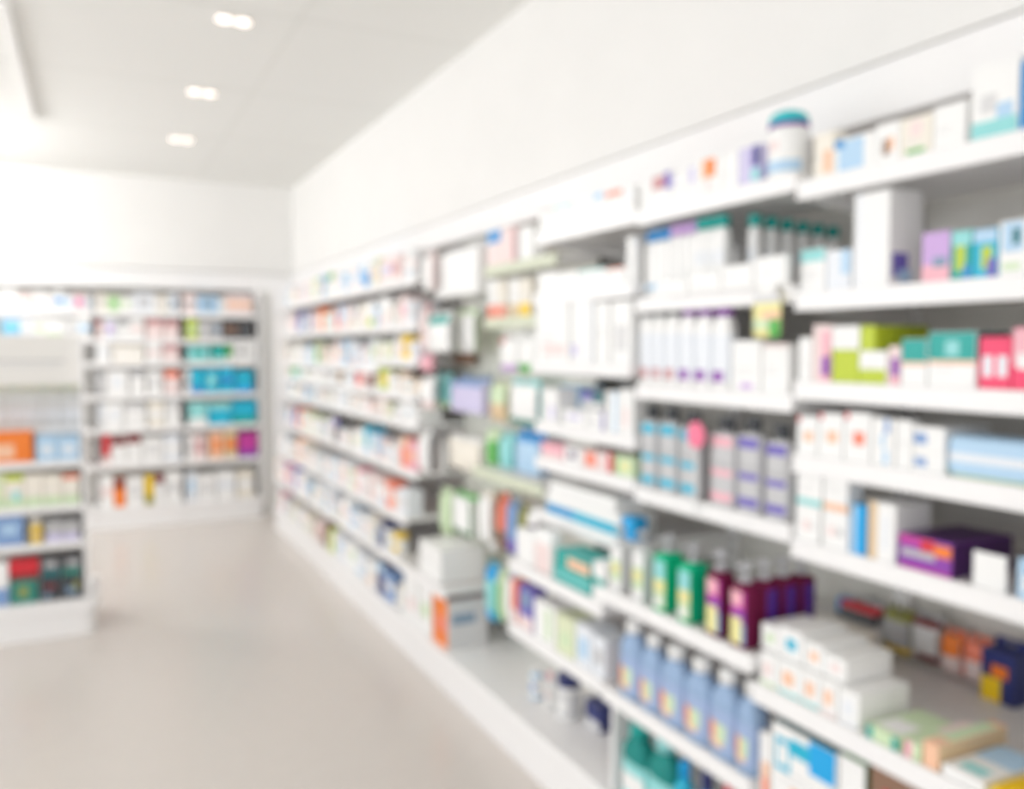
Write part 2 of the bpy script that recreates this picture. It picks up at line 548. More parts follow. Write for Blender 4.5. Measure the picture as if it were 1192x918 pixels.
# ---------------------------------------------------------------- shelving units
def unit(name, origin, rz, w, shelves, label, depth, base_front, z_top=2.08, group=None, brackets=False, hooks=(), end=None, panel=None, rail=None, zbase=.19, divider=None, pegs=0.0):
    """Local frame: x across (left to right seen from the aisle), -y to the aisle, back panel at y = 0. shelves = (z, how far the front stands out)."""
    root = tag(empty(name, origin, rz), label, 'shelving', group)
    pm_ = panel or M_panel
    mb = MB(); mb.box(-w / 2, w / 2, -.02, 0, zbase, z_top, pm_, .001); mb.build('back_panel', root)
    if pegs:
        mb = MB(); mb.box(-w / 2 + .001, w / 2 - .001, -pegs, -pegs + .016, zbase + .001, z_top - .001, M_peg, .001)
        for i in range(11):                 # punched holes of the peg board
            for j in range(34):
                hx, hz = -w / 2 + .06 + i * .054, .3 + j * .054
                if hz < z_top - .05:
                    mb.quad([(hx - .003, -pegs - .0003, hz - .003), (hx + .003, -pegs - .0003, hz - .003), (hx + .003, -pegs - .0003, hz + .003), (hx - .003, -pegs - .0003, hz + .003)], M_dark)
        mb.build('peg_board', root)
    for s in (-1, 1):
        mb = MB()
        x = s * (w / 2 - .012)
        mb.box(x - .0115, x + .0115, -.05, -.021, .02, z_top, M_shelf, .002)
        for k in range(int((z_top - .25) / .05)):      # slots
            mb.box(x - .004, x + .004, -.0506, -.0500, .22 + k * .05, .245 + k * .05, M_dark, 0)
        mb.build('upright', root)
    for z, f in shelves:
        sh = MB()
        sh.box(-w / 2 + .001, w / 2 - .001, -f + .012, -max(.052, pegs + .002) if z > .5 else -(pegs + .002 if pegs else .052), z - .025, z, M_shelf, .002, [('T', .004, .01, .996, .99, M_deck)])
        so = sh.build('shelf', root)
        rl = MB()
        prof = [(0, 0), (.011, 0), (.011, .006), (.0105, .04), (.004, .046), (0, .046)]
        rl.box(-w / 2 + .002, w / 2 - .002, -f, -f + .0115, z - .042, z + .003, rail or M_shelf, .002)
        rl.box(-w / 2 + .002, w / 2 - .002, -f - .002, -f - .0003, z - .042, z - .037, rail or M_shelf, .0005)
        rl.build('price_rail', so)
        if brackets:
            for s in (-1, 1):
                b = MB()
                x = s * (w / 2 - .012)
                L = f - .06
                yy = [(-.052, z - .0255), (-.052, z - .085), (-.052 - L * .35, z - .07), (-.052 - L, z - .0265 - .012), (-.052 - L, z - .0255)]
                i0 = len(b.v)
                for xx in (x - .0015, x + .0015):
                    b.v += [(xx, a, c) for a, c in yy]
                n = len(yy)
                b.f += [tuple(range(i0, i0 + n)), tuple(reversed(range(i0 + n, i0 + 2 * n)))]
                for k in range(n):
                    k2 = (k + 1) % n
                    b.f.append((i0 + k, i0 + n + k, i0 + n + k2, i0 + k2))
                b.m += [b.mi(M_shelf)] * (n + 2); b.s += [False] * (n + 2)
                b.build('bracket', so)
    mb = MB()
    mb.box(-w / 2 + .0008, w / 2 - .0008, -base_front, -.001, zbase - .045, zbase, M_shelf, .004, [('T', 0.003, .02, .997, .99, M_shelf)])
    mb.build('base_shelf', root)
    mb = MB()
    mb.box(-w / 2 + .0008, w / 2 - .0008, -base_front + .012, -base_front + .035, 0.0, zbase - .046, M_shelf, .003)
    mb.build('kick_plate', root)
    for s in (end or ()):
        mb = MB()
        x = s * w / 2
        mb.box(min(x, x + s * .022), max(x, x + s * .022), -base_front + .03, 0, 0, z_top, M_shelf, .003)
        mb.build('end_panel', root)
    if divider:
        mb = MB(); mb.box(-w / 2 + .001, -w / 2 + .019, -base_front + .035, -.052, zbase + .0005, divider, M_shelf, .002); mb.build('divider', root)
    for hx, hz, hy0, hy1 in hooks:
        hk = MB()
        hk.cyl((hx, -hy0, hz), (hx, -hy1, hz), .0025, M_steel, 8)
        hk.cyl((hx, -hy1, hz), (hx, -hy1 - .004, hz + .014), .0025, M_steel, 8)
        ho = hk.build('peg_hook', root)
    return root
ITEMS = [
('upright_carton', 'carton', 1.5447, 1.4825, 1.9503, -90, 0.059, 0.103, 0.0413, 'white carton with tan edge, top shelf, nearest right-wall bay', 'box', 'box stock, top shelf, nearest right-wall bay', ('cr', [('F', 0.5, 0.1, 0.95, 0.6, 'pe')])),
('carton', 'carton', 1.5632, 1.394, 1.9503, -90, 0.112, 0.077, 0.0784, 'white carton with sky-blue panel, top shelf, nearest right-wall bay', 'box', 'box stock, top shelf, nearest right-wall bay', ('wh', [('F', 0.1, 0.05, 0.75, 0.95, 'lb'), ('F', 0.0, 0.75, 0.25, 1, 'bl')])),
('upright_carton', 'carton', 1.5454, 1.3055, 1.9503, -90, 0.061, 0.085, 0.0427, 'white carton with small brown figure, top shelf, nearest right-wall bay', 'box', 'box stock, top shelf, nearest right-wall bay', ('wh', [('F', 0.3, 0.2, 0.6, 0.6, 'bn'), ('F', 0.55, 0.3, 0.8, 0.65, 'pe')])),
('carton', 'carton', 1.5506, 1.2353, 1.9503, -90, 0.0753, 0.082, 0.0532, 'cream carton with green mark, top shelf, nearest right-wall bay', 'box', 'box stock, top shelf, nearest right-wall bay', ('cr', [('F', 0.2, 0.08, 0.8, 0.2, 'gr'), ('F', 0.3, 0.5, 0.7, 0.9, 'pp')])),
('carton', 'carton', 1.594, 1.1597, 1.9503, -90, 0.0713, 0.088, 0.14, 'plain white wide carton, top shelf, nearest right-wall bay', 'box', 'box stock, top shelf, nearest right-wall bay', ('wh', [])),
('upright_carton', 'carton', 1.584, 1.066, 1.9503, -90, 0.094, 0.141, 0.12, 'tall white carton with pale aqua foot, top shelf, nearest right-wall bay', 'box', 'box stock, top shelf, nearest right-wall bay', ('wh', [('F', 0, 0, 1, 0.25, 'aq'), ('F', 0.55, 0.25, 0.9, 0.45, 'lb'), ('F', 0.2, 0.35, 0.55, 0.6, 'lgy')])),
('upright_carton', 'carton', 1.584, 0.9835, 1.9503, -90, 0.065, 0.126, 0.12, 'tall blue carton, top shelf, nearest right-wall bay', 'box', 'box stock, top shelf, nearest right-wall bay', ('bl', [('F', 0.2, 0.3, 0.9, 0.6, 'lb')])),
('upright_carton', 'carton', 1.5534, 1.5095, 1.6903, -90, 0.077, 0.101, 0.0588, 'small white carton with aqua top, second shelf, nearest right-wall bay', 'box', 'box stock, second shelf, nearest right-wall bay', ('wh', [('F', 0, 0.72, 1, 1, 'aq'), ('T', 0, 0, 1, 1, 'aq')])),
('upright_carton', 'carton', 1.5481, 1.4315, 1.6903, -90, 0.069, 0.091, 0.0483, 'small white carton with blue corner, second shelf, nearest right-wall bay', 'box', 'box stock, second shelf, nearest right-wall bay', ('pw', [('F', 0.62, 0.4, 1, 1, 'lb')])),
('upright_carton', 'carton', 1.574, 1.342, 1.6903, -90, 0.094, 0.207, 0.1, 'tall white carton with violet mark, second shelf, nearest right-wall bay', 'box', 'box stock, second shelf, nearest right-wall bay', ('wh', [('R', 0.1, 0.1, 0.6, 0.35, 'vi'), ('R', 0.3, 0.05, 0.7, 0.18, 'lb'), ('F', 0.1, 0, 0.25, 1, 'pw')])),
('upright_carton', 'carton', 1.549, 1.1818, 1.6903, -90, 0.0643, 0.102, 0.05, 'violet and pink carton, second shelf, nearest right-wall bay', 'box', 'box stock, second shelf, nearest right-wall bay', ('li', [('F', 0, 0, 1, 0.35, 'pk'), ('F', 0.4, 0.3, 0.9, 0.5, 'sl'), ('R', 0, 0, 1, 1, 'gr')])),
('upright_carton', 'carton', 1.549, 1.1255, 1.6903, -90, 0.0436, 0.098, 0.05, 'teal carton with yellow stripe, second shelf, nearest right-wall bay', 'box', 'box stock, second shelf, nearest right-wall bay', ('tl', [('F', 0.2, 0.2, 0.7, 0.7, 'yg'), ('F', 0, 0.7, 1, 1, 'aq'), ('F', 0.6, 0, 1, 0.3, 'bl')])),
('upright_carton', 'carton', 1.549, 1.0762, 1.6903, -90, 0.0503, 0.095, 0.05, 'blue carton with lime stripe, second shelf, nearest right-wall bay', 'box', 'box stock, second shelf, nearest right-wall bay', ('cy', [('F', 0.35, 0.2, 0.8, 0.65, 'yg'), ('F', 0.6, 0, 1, 0.4, 'vi'), ('F', 0, 0.75, 1, 1, 'lb')])),
('upright_carton', 'carton', 1.564, 1.018, 1.6903, -90, 0.06, 0.104, 0.08, 'white carton with blue eye-like disc, second shelf, nearest right-wall bay', 'box', 'box stock, second shelf, nearest right-wall bay', ('wh', [('F', 0.1, 0.45, 0.8, 0.98, 'lb'), ('F', 0.42, 0.58, 0.68, 0.86, 'dt'), ('F', 0.1, 0.12, 0.7, 0.25, 'lg')])),
('upright_carton', 'carton', 1.5443, 1.528, 1.4803, -90, 0.04, 0.105, 0.0406, 'plain white small carton, third shelf, nearest right-wall bay', 'box', 'box stock, third shelf, nearest right-wall bay', ('wh', [])),
('upright_carton', 'carton', 1.5429, 1.476, 1.4803, -90, 0.054, 0.134, 0.0378, 'pink and violet slim carton, third shelf, nearest right-wall bay', 'box', 'box stock, third shelf, nearest right-wall bay', ('pp', [('F', 0.45, 0.0, 1, 0.9, 'pk'), ('F', 0.5, 0.12, 1, 0.45, 'pu')])),
('carton', 'carton', 1.559, 1.406, 1.4803, -90, 0.074, 0.076, 0.07, 'lime carton, third shelf, nearest right-wall bay', 'box', 'box stock, third shelf, nearest right-wall bay', ('yg', [('F', 0.0, 0.0, 1, 0.9, 'yg')])),
('carton', 'carton', 1.564, 1.407, 1.5567, -90, 0.078, 0.0536, 0.08, 'white carton stacked on lime carton, third shelf, nearest right-wall bay', 'box', 'box stock, third shelf, nearest right-wall bay', ('wh', [])),
('carton', 'carton', 1.569, 1.3305, 1.4803, -90, 0.073, 0.074, 0.09, 'white carton with lime foot, third shelf, nearest right-wall bay', 'box', 'box stock, third shelf, nearest right-wall bay', ('wh', [('F', 0, 0, 1, 0.45, 'yg')])),
('upright_carton', 'carton', 1.609, 1.3455, 1.5547, -90, 0.039, 0.0546, 0.17, 'olive green carton stacked on white carton, third shelf, nearest right-wall bay', 'box', 'box stock, third shelf, nearest right-wall bay', ('yg', [('R', 0, 0, 1, 1, 'yg')])),
('upright_carton', 'carton', 1.549, 1.275, 1.4803, -90, 0.028, 0.084, 0.05, 'slim violet and cream carton, third shelf, nearest right-wall bay', 'box', 'box stock, third shelf, nearest right-wall bay', ('pp', [('F', 0.2, 0, 1, 0.7, 'pu'), ('F', 0.2, 0, 1, 0.25, 'pk')])),
('upright_carton', 'carton', 1.569, 1.2265, 1.4803, -90, 0.061, 0.099, 0.09, 'small teal and white carton, third shelf, nearest right-wall bay', 'box', 'box stock, third shelf, nearest right-wall bay', ('wh', [('F', 0, 0.52, 1, 1, 'tl'), ('F', 0, 0.44, 1, 0.52, 'pe'), ('R', 0, 0.52, 1, 1, 'tl'), ('T', 0, 0, 1, 1, 'aq')])),
('carton', 'carton', 1.574, 1.14, 1.4803, -90, 0.104, 0.112, 0.1, 'wide teal and white carton, third shelf, nearest right-wall bay', 'box', 'box stock, third shelf, nearest right-wall bay', ('wh', [('F', 0, 0.5, 1, 1, 'tl'), ('F', 0, 0.42, 1, 0.5, 'pe'), ('F', 0.35, 0.58, 0.65, 0.85, 'aq'), ('R', 0, 0.5, 1, 1, 'dt'), ('T', 0, 0, 1, 1, 'aq')])),
('upright_carton', 'carton', 1.584, 1.0495, 1.4803, -90, 0.063, 0.101, 0.12, 'hot pink carton with two pale ovals, third shelf, nearest right-wall bay', 'box', 'box stock, third shelf, nearest right-wall bay', ('hp', [('F', 0.1, 0.25, 0.42, 0.65, 'pw'), ('F', 0.58, 0.25, 0.9, 0.65, 'pw'), ('T', 0, 0, 1, 1, 'dt')])),
('upright_carton', 'carton', 1.584, 0.986, 1.4803, -90, 0.06, 0.117, 0.12, 'salmon pink carton with white oval, third shelf, nearest right-wall bay', 'box', 'box stock, third shelf, nearest right-wall bay', ('hp', [('F', 0, 0.4, 1, 1, 'pk'), ('F', 0.15, 0.35, 0.6, 0.6, 'wh')])),
('upright_carton', 'carton', 1.5481, 1.5165, 1.3053, -90, 0.063, 0.094, 0.0483, 'white red-cornered carton, peach spot, first such from left, fourth shelf, nearest right-wall bay', 'box', 'box stock, fourth shelf, nearest right-wall bay', ('wh', [('F', 0, 0.85, 0.16, 1, 'rd'), ('F', 0.35, 0.35, 0.8, 0.62, 'pe')])),
('upright_carton', 'carton', 1.5489, 1.4445, 1.3053, -90, 0.071, 0.105, 0.0497, 'white red-cornered carton, peach spot, second such from left, fourth shelf, nearest right-wall bay', 'box', 'box stock, fourth shelf, nearest right-wall bay', ('wh', [('F', 0, 0.85, 0.16, 1, 'rd'), ('F', 0.35, 0.35, 0.8, 0.62, 'pe')])),
('upright_carton', 'carton', 1.5492, 1.368, 1.3053, -90, 0.072, 0.112, 0.0504, 'white red-cornered carton, coral spot, fourth shelf, nearest right-wall bay', 'box', 'box stock, fourth shelf, nearest right-wall bay', ('wh', [('F', 0, 0.85, 0.16, 1, 'rd'), ('F', 0.35, 0.35, 0.8, 0.62, 'co')])),
('upright_carton', 'carton', 1.5439, 1.2985, 1.3053, -90, 0.057, 0.104, 0.0399, 'white carton with blue diagonal marks, fourth shelf, nearest right-wall bay', 'box', 'box stock, fourth shelf, nearest right-wall bay', ('wh', [('F', 0.55, 0.7, 0.8, 1, 'mb'), ('F', 0.4, 0.4, 0.6, 0.7, 'lb'), ('F', 0.5, 0.05, 0.75, 0.35, 'lb')])),
('upright_carton', 'carton', 1.539, 1.246, 1.3053, -90, 0.038, 0.104, 0.03, 'plain white narrow carton, fourth shelf, nearest right-wall bay', 'box', 'box stock, fourth shelf, nearest right-wall bay', ('wh', [])),
('flat_box', 'carton', 1.594, 1.187, 1.3053, -90, 0.074, 0.042, 0.14, 'flat white carton with blue spot, fourth shelf, nearest right-wall bay', 'box', 'box stock, fourth shelf, nearest right-wall bay', ('wh', [('F', 0.05, 0.3, 0.45, 0.75, 'mb')])),
('carton', 'carton', 1.594, 1.187, 1.3477, -90, 0.072, 0.0526, 0.14, 'flat white carton with blue spot, stacked on another, fourth shelf, nearest right-wall bay', 'box', 'box stock, fourth shelf, nearest right-wall bay', ('wh', [('F', 0, 0.3, 0.45, 0.75, 'mb')])),
('wipes_pack', 'wipes', 1.569, 1.0415, 1.3053, -90, 0.211, 0.083, 0.09, 'long pale blue wipes pack with green foot, fourth shelf, nearest right-wall bay', 'pack', 'pack stock, fourth shelf, nearest right-wall bay', ('lb', [(0, 0, 0.08, 0.25, 'gr'), (0, 0, 1, 0.1, 'lg'), (0.55, 0, 0.65, 0.28, 'gr'), (0.1, 0.4, 0.9, 0.6, 'pw')])),
('carton', 'carton', 1.5516, 1.51, 1.1003, -90, 0.076, 0.085, 0.0553, 'lower white carton with faint red mark, fifth shelf, nearest right-wall bay', 'box', 'box stock, fifth shelf, nearest right-wall bay', ('wh', [('F', 0.3, 0.3, 0.6, 0.6, 'pp'), ('F', 0.65, 0.35, 0.8, 0.55, 'lgy')])),
('carton', 'carton', 1.5503, 1.4255, 1.1003, -90, 0.075, 0.085, 0.0525, 'lower white carton with faint coral mark, fifth shelf, nearest right-wall bay', 'box', 'box stock, fifth shelf, nearest right-wall bay', ('wh', [('F', 0.2, 0.3, 0.5, 0.6, 'pp'), ('F', 0.6, 0.35, 0.8, 0.55, 'gy')])),
('carton', 'carton', 1.5513, 1.507, 1.1857, -90, 0.078, 0.0906, 0.0546, 'upper white carton with aqua band, fifth shelf, nearest right-wall bay', 'box', 'box stock, fifth shelf, nearest right-wall bay', ('wh', [('F', 0, 0, 1, 0.18, 'aq'), ('R', 0, 0, 1, 0.18, 'aq'), ('L', 0, 0, 1, 0.18, 'aq')])),
('upright_carton', 'carton', 1.5489, 1.4265, 1.1857, -90, 0.071, 0.0906, 0.0497, 'upper white carton with peach band, fifth shelf, nearest right-wall bay', 'box', 'box stock, fifth shelf, nearest right-wall bay', ('wh', [('F', 0, 0, 1, 0.2, 'pe'), ('R', 0, 0, 1, 0.2, 'pe'), ('L', 0, 0, 1, 0.2, 'pe')])),
('upright_carton', 'carton', 1.549, 1.361, 1.1003, -90, 0.04, 0.111, 0.05, 'bright blue upright carton, fifth shelf, nearest right-wall bay', 'box', 'box stock, fifth shelf, nearest right-wall bay', ('sb', [('F', 0, 0, 0.35, 1, 'lb')])),
('upright_carton', 'carton', 1.579, 1.298, 1.1003, -90, 0.072, 0.127, 0.11, 'white carton with tan side stripe, fifth shelf, nearest right-wall bay', 'box', 'box stock, fifth shelf, nearest right-wall bay', ('wh', [('F', 0, 0, 0.35, 1, 'tn'), ('F', 0.55, 0.2, 0.75, 0.8, 'pw')])),
('flat_box', 'carton', 1.619, 1.19, 1.1003, -90, 0.124, 0.071, 0.19, 'purple carton with orange blaze, fifth shelf, nearest right-wall bay', 'box', 'box stock, fifth shelf, nearest right-wall bay', ('pu', [('F', 0, 0.75, 0.45, 1, 'mg'), ('F', 0.42, 0.62, 0.7, 0.98, 'rd'), ('F', 0.68, 0.55, 1, 0.9, 'og'), ('F', 0.04, 0.38, 0.7, 0.6, 'gy'), ('F', 0, 0, 1, 0.1, 'mg'), ('R', 0, 0, 1, 1, 'dp'), ('T', 0, 0, 1, 1, 'dp')])),
('price_card', 'card', 1.526, 1.0485, 1.1003, -90, 0.067, 0.07, 0.03, 'blank white price card standing on shelf edge, fifth shelf, nearest right-wall bay', 'card holder', 'card holder stock, fifth shelf, nearest right-wall bay', ('wh', [])),
('upright_carton', 'carton', 1.549, 0.9685, 1.1003, -90, 0.049, 0.075, 0.05, 'pale blue carton beside blank price card, fifth shelf, nearest right-wall bay', 'box', 'box stock, fifth shelf, nearest right-wall bay', ('lb', [('F', 0.2, 0.2, 0.8, 0.6, 'wh')])),
('upright_carton', 'carton', 1.49, 1.517, 0.7653, -90, 0.056, 0.075, 0.15, 'white bottom-tier carton with peach mark, first such from left, sixth shelf, nearest right-wall bay', 'box', 'box stock, sixth shelf, nearest right-wall bay', ('wh', [('F', 0.2, 0.3, 0.7, 0.75, 'pp'), ('F', 0, 0, 1, 0.1, 'lg')])),
('carton', 'carton', 1.49, 1.449, 0.7653, -90, 0.072, 0.075, 0.15, 'white bottom-tier carton with peach mark, second such from left, sixth shelf, nearest right-wall bay', 'box', 'box stock, sixth shelf, nearest right-wall bay', ('wh', [('F', 0.2, 0.3, 0.7, 0.75, 'pe'), ('F', 0, 0, 1, 0.1, 'aq')])),
('upright_carton', 'carton', 1.49, 1.384, 0.7653, -90, 0.052, 0.075, 0.15, 'white bottom-tier carton with peach mark, third such from left, sixth shelf, nearest right-wall bay', 'box', 'box stock, sixth shelf, nearest right-wall bay', ('wh', [('F', 0.2, 0.3, 0.7, 0.75, 'pe'), ('F', 0, 0, 1, 0.1, 'aq')])),
('upright_carton', 'carton', 1.49, 1.332, 0.7653, -90, 0.046, 0.075, 0.15, 'white bottom-tier carton with peach mark, fourth such from left, sixth shelf, nearest right-wall bay', 'box', 'box stock, sixth shelf, nearest right-wall bay', ('wh', [('F', 0.2, 0.3, 0.7, 0.75, 'pe'), ('F', 0, 0, 1, 0.1, 'pp')])),
('upright_carton', 'carton', 1.49, 1.277, 0.7653, -90, 0.054, 0.075, 0.15, 'white bottom-tier carton with pale lilac mark, sixth shelf, nearest right-wall bay', 'box', 'box stock, sixth shelf, nearest right-wall bay', ('wh', [('F', 0.2, 0.3, 0.7, 0.75, 'pw'), ('F', 0, 0, 1, 0.1, 'pw')])),
('carton', 'carton', 1.505, 1.5345, 0.8418, -90, 0.057, 0.06, 0.14, 'white upper-tier carton with green mark, sixth shelf, nearest right-wall bay', 'box', 'box stock, sixth shelf, nearest right-wall bay', ('wh', [('F', 0.3, 0.3, 0.75, 0.7, 'lg')])),
('carton', 'carton', 1.505, 1.4665, 0.8418, -90, 0.073, 0.07, 0.14, 'white upper-tier carton with blue mark, sixth shelf, nearest right-wall bay', 'box', 'box stock, sixth shelf, nearest right-wall bay', ('wh', [('F', 0.3, 0.3, 0.75, 0.7, 'cy')])),
('carton', 'carton', 1.505, 1.3965, 0.8418, -90, 0.055, 0.06, 0.14, 'white upper-tier carton with peach mark, sixth shelf, nearest right-wall bay', 'box', 'box stock, sixth shelf, nearest right-wall bay', ('wh', [('F', 0.3, 0.3, 0.75, 0.7, 'pe')])),
('carton', 'carton', 1.505, 1.335, 0.8418, -90, 0.062, 0.05, 0.14, 'white upper-tier carton with pale pink mark, sixth shelf, nearest right-wall bay', 'box', 'box stock, sixth shelf, nearest right-wall bay', ('wh', [('F', 0.3, 0.3, 0.75, 0.7, 'pp')])),
('carton', 'carton', 1.67, 1.6185, 0.7653, -90, 0.083, 0.09, 0.14, 'cream carton at back of pile, first such from left, sixth shelf, nearest right-wall bay', 'box', 'box stock, sixth shelf, nearest right-wall bay', ('cr', [('F', 0.3, 0.3, 0.7, 0.6, 'gy')])),
('carton', 'carton', 1.67, 1.53, 0.7653, -90, 0.082, 0.09, 0.14, 'cream carton at back of pile, second such from left, sixth shelf, nearest right-wall bay', 'box', 'box stock, sixth shelf, nearest right-wall bay', ('cr', [('F', 0.3, 0.3, 0.7, 0.6, 'gy')])),
('flat_pack', 'carton', 1.489, 1.1865, 0.7653, -90, 0.079, 0.028, 0.16, 'flat green and white pack with teal corners, sixth shelf, nearest right-wall bay', 'pack', 'pack stock, sixth shelf, nearest right-wall bay', ('lg', [('F', 0, 0, 0.2, 1, 'tl'), ('F', 0.8, 0, 1, 1, 'tl'), ('T', 0.1, 0.1, 0.9, 0.5, 'wh')])),
('flat_pack', 'carton', 1.499, 1.116, 0.7653, -90, 0.038, 0.035, 0.18, 'flat green pack with pink end, sixth shelf, nearest right-wall bay', 'pack', 'pack stock, sixth shelf, nearest right-wall bay', ('lg', [('F', 0, 0, 0.5, 1, 'pk'), ('T', 0, 0.5, 1, 1, 'pp')])),
('flat_pack', 'carton', 1.509, 1.0755, 0.7653, -90, 0.033, 0.05, 0.2, 'flat peach pack with tan side, sixth shelf, nearest right-wall bay', 'pack', 'pack stock, sixth shelf, nearest right-wall bay', ('pe', [('R', 0, 0, 1, 1, 'tn'), ('T', 0, 0.2, 1, 0.9, 'lg')])),
('flat_pack', 'carton', 1.494, 1.0085, 0.7653, -90, 0.085, 0.022, 0.17, 'flat white pack with pale blue lid, sixth shelf, nearest right-wall bay', 'pack', 'pack stock, sixth shelf, nearest right-wall bay', ('wh', [('T', 0, 0.5, 1, 1, 'lb'), ('T', 0.2, 0.1, 0.8, 0.3, 'aq')])),
('tube', 'tube', 1.471, 0.9415, 0.7653, -90, 0.019, 0.032, 0.14, 'yellow tube lying on its side, first such from left, sixth shelf, nearest right-wall bay', 'tube', 'tube stock, sixth shelf, nearest right-wall bay', ('ye',)),
('tube', 'tube', 1.471, 0.921, 0.7653, -90, 0.018, 0.032, 0.14, 'yellow tube lying on its side, second such from left, sixth shelf, nearest right-wall bay', 'tube', 'tube stock, sixth shelf, nearest right-wall bay', ('ye',)),
('tube', 'tube', 1.471, 0.9015, 0.7653, -90, 0.017, 0.032, 0.14, 'yellow tube lying on its side, third such from left, sixth shelf, nearest right-wall bay', 'tube', 'tube stock, sixth shelf, nearest right-wall bay', ('ye',)),
('tube', 'tube', 1.471, 0.882, 0.7653, -90, 0.018, 0.032, 0.14, 'yellow tube lying on its side, fourth such from left, sixth shelf, nearest right-wall bay', 'tube', 'tube stock, sixth shelf, nearest right-wall bay', ('ye',)),
('upright_carton', 'carton', 1.469, 1.517, 0.5003, -90, 0.034, 0.152, 0.12, 'white carton with coral stripe, seventh shelf, nearest right-wall bay', 'box', 'box stock, seventh shelf, nearest right-wall bay', ('wh', [('F', 0.2, 0, 1, 0.55, 'pe'), ('F', 0.3, 0.05, 0.9, 0.3, 'co')])),
('carton', 'carton', 1.489, 1.3975, 0.5003, -90, 0.191, 0.195, 0.16, 'white carton with cyan ring and teal lid, seventh shelf, nearest right-wall bay', 'box', 'box stock, seventh shelf, nearest right-wall bay', ('wh', [('F', 0.05, 0.45, 0.3, 0.85, 'cy'), ('F', 0.09, 0.52, 0.26, 0.78, 'wh'), ('F', 0.3, 0.7, 0.6, 0.9, 'cy'), ('F', 0.6, 0.6, 1, 1, 'sb'), ('T', 0, 0, 1, 1, 'dt'), ('F', 0.3, 0.1, 0.45, 0.3, 'pe')])),
('upright_carton', 'carton', 1.469, 1.2595, 0.5003, -90, 0.067, 0.201, 0.12, 'white carton with green edge, seventh shelf, nearest right-wall bay', 'box', 'box stock, seventh shelf, nearest right-wall bay', ('wh', [('R', 0, 0, 1, 1, 'dg'), ('T', 0, 0, 1, 1, 'gr')])),
('upright_carton', 'carton', 1.469, 1.1355, 0.5003, -90, 0.153, 0.22, 0.12, 'brown carton with red print, seventh shelf, nearest right-wall bay', 'box', 'box stock, seventh shelf, nearest right-wall bay', ('bn', [('F', 0.2, 0.5, 0.8, 0.8, 'rd')])),
('hanging_pack', 'hang', 1.86, 1.643, 0.7523, -90, 0.144, 0.137, 0.03, 'grey hanging pack with red ends, hung in nearest right-wall bay', 'pack', 'pack stock, on hooks, nearest right-wall bay', ('gy', 'dgy', [('F', 0, 0.84, 1, 1, 'rd'), ('F', 0, 0, 1, 0.18, 'co'), ('F', 0, 0.7, 0.3, 1, 'bl')], 'pouch')),
('hanging_pack', 'hang', 1.86, 1.515, 0.7793, -90, 0.078, 0.111, 0.03, 'grey hanging pack with yellow ends, hung in nearest right-wall bay', 'pack', 'pack stock, on hooks, nearest right-wall bay', ('ol', 'gy', [('F', 0, 0.85, 1, 1, 'ol'), ('F', 0, 0, 1, 0.2, 'ye')], 'pouch')),
('hanging_pack', 'hang', 1.86, 1.4305, 0.7843, -90, 0.075, 0.117, 0.03, 'grey hanging pack with dark red ends, hung in nearest right-wall bay', 'pack', 'pack stock, on hooks, nearest right-wall bay', ('gy', 'lgy', [('F', 0, 0.85, 1, 1, 'dr'), ('F', 0.4, 0, 1, 0.2, 'dr')], 'pouch')),
('hanging_pack', 'hang', 1.86, 1.358, 0.7773, -90, 0.05, 0.106, 0.03, 'orange and pink hanging pack, hung in nearest right-wall bay', 'pack', 'pack stock, on hooks, nearest right-wall bay', ('co', 'pp', [('F', 0, 0.5, 1, 1, 'og')], 'pouch')),
('hanging_pack', 'hang', 1.86, 1.2945, 0.7783, -90, 0.053, 0.108, 0.03, 'orange hanging pack with pale pink foot, hung in nearest right-wall bay', 'pack', 'pack stock, on hooks, nearest right-wall bay', ('co', 'pp', [('F', 0, 0.55, 1, 1, 'co')], 'pouch')),
('hanging_pack', 'hang', 1.86, 1.218, 0.7563, -90, 0.08, 0.145, 0.05, 'navy hanging box with yellow and orange print, hung in nearest right-wall bay', 'pack', 'pack stock, on hooks, nearest right-wall bay', ('nv', 'nv', [('F', 0, 0.05, 0.6, 0.5, 'ye'), ('F', 0.3, 0.52, 0.8, 0.75, 'og')], 'box')),
('jar', 'jar', 1.5588, 1.629, 1.9753, -90, 0.0975, 0.164, 0.0975, 'white jar with domed teal lid and purple collar, top shelf, second right-wall bay', 'jar', 'jar stock, top shelf, second right-wall bay', ('tc', 'wh', 'pu', 'wh', [(0.4, 0.55, 0.6, 0.85, 'pp'), (0, 0.0, 1, 0.3, 'lb')], True)),
('upright_carton', 'carton', 1.5412, 2.1905, 1.9753, -90, 0.045, 0.088, 0.0343, 'plain white low carton, top shelf, second right-wall bay', 'box', 'box stock, top shelf, second right-wall bay', ('wh', [])),
('carton', 'carton', 1.5597, 2.112, 1.9753, -90, 0.102, 0.099, 0.0714, 'white carton with red and violet top stripe, top shelf, second right-wall bay', 'box', 'box stock, top shelf, second right-wall bay', ('wh', [('F', 0.1, 0.55, 0.8, 0.95, 'rs'), ('F', 0.7, 0.5, 1, 1, 'vi'), ('T', 0, 0, 1, 1, 'rd')])),
('upright_carton', 'carton', 1.5468, 2.0245, 1.9753, -90, 0.065, 0.088, 0.0455, 'white carton with pale violet edge, top shelf, second right-wall bay', 'box', 'box stock, top shelf, second right-wall bay', ('wh', [('F', 0, 0.5, 0.2, 1, 'pl')])),
('upright_carton', 'carton', 1.5429, 1.962, 1.9753, -90, 0.054, 0.101, 0.0378, 'white carton with lilac mark, top shelf, second right-wall bay', 'box', 'box stock, top shelf, second right-wall bay', ('wh', [('F', 0.2, 0.45, 0.7, 0.9, 'pl')])),
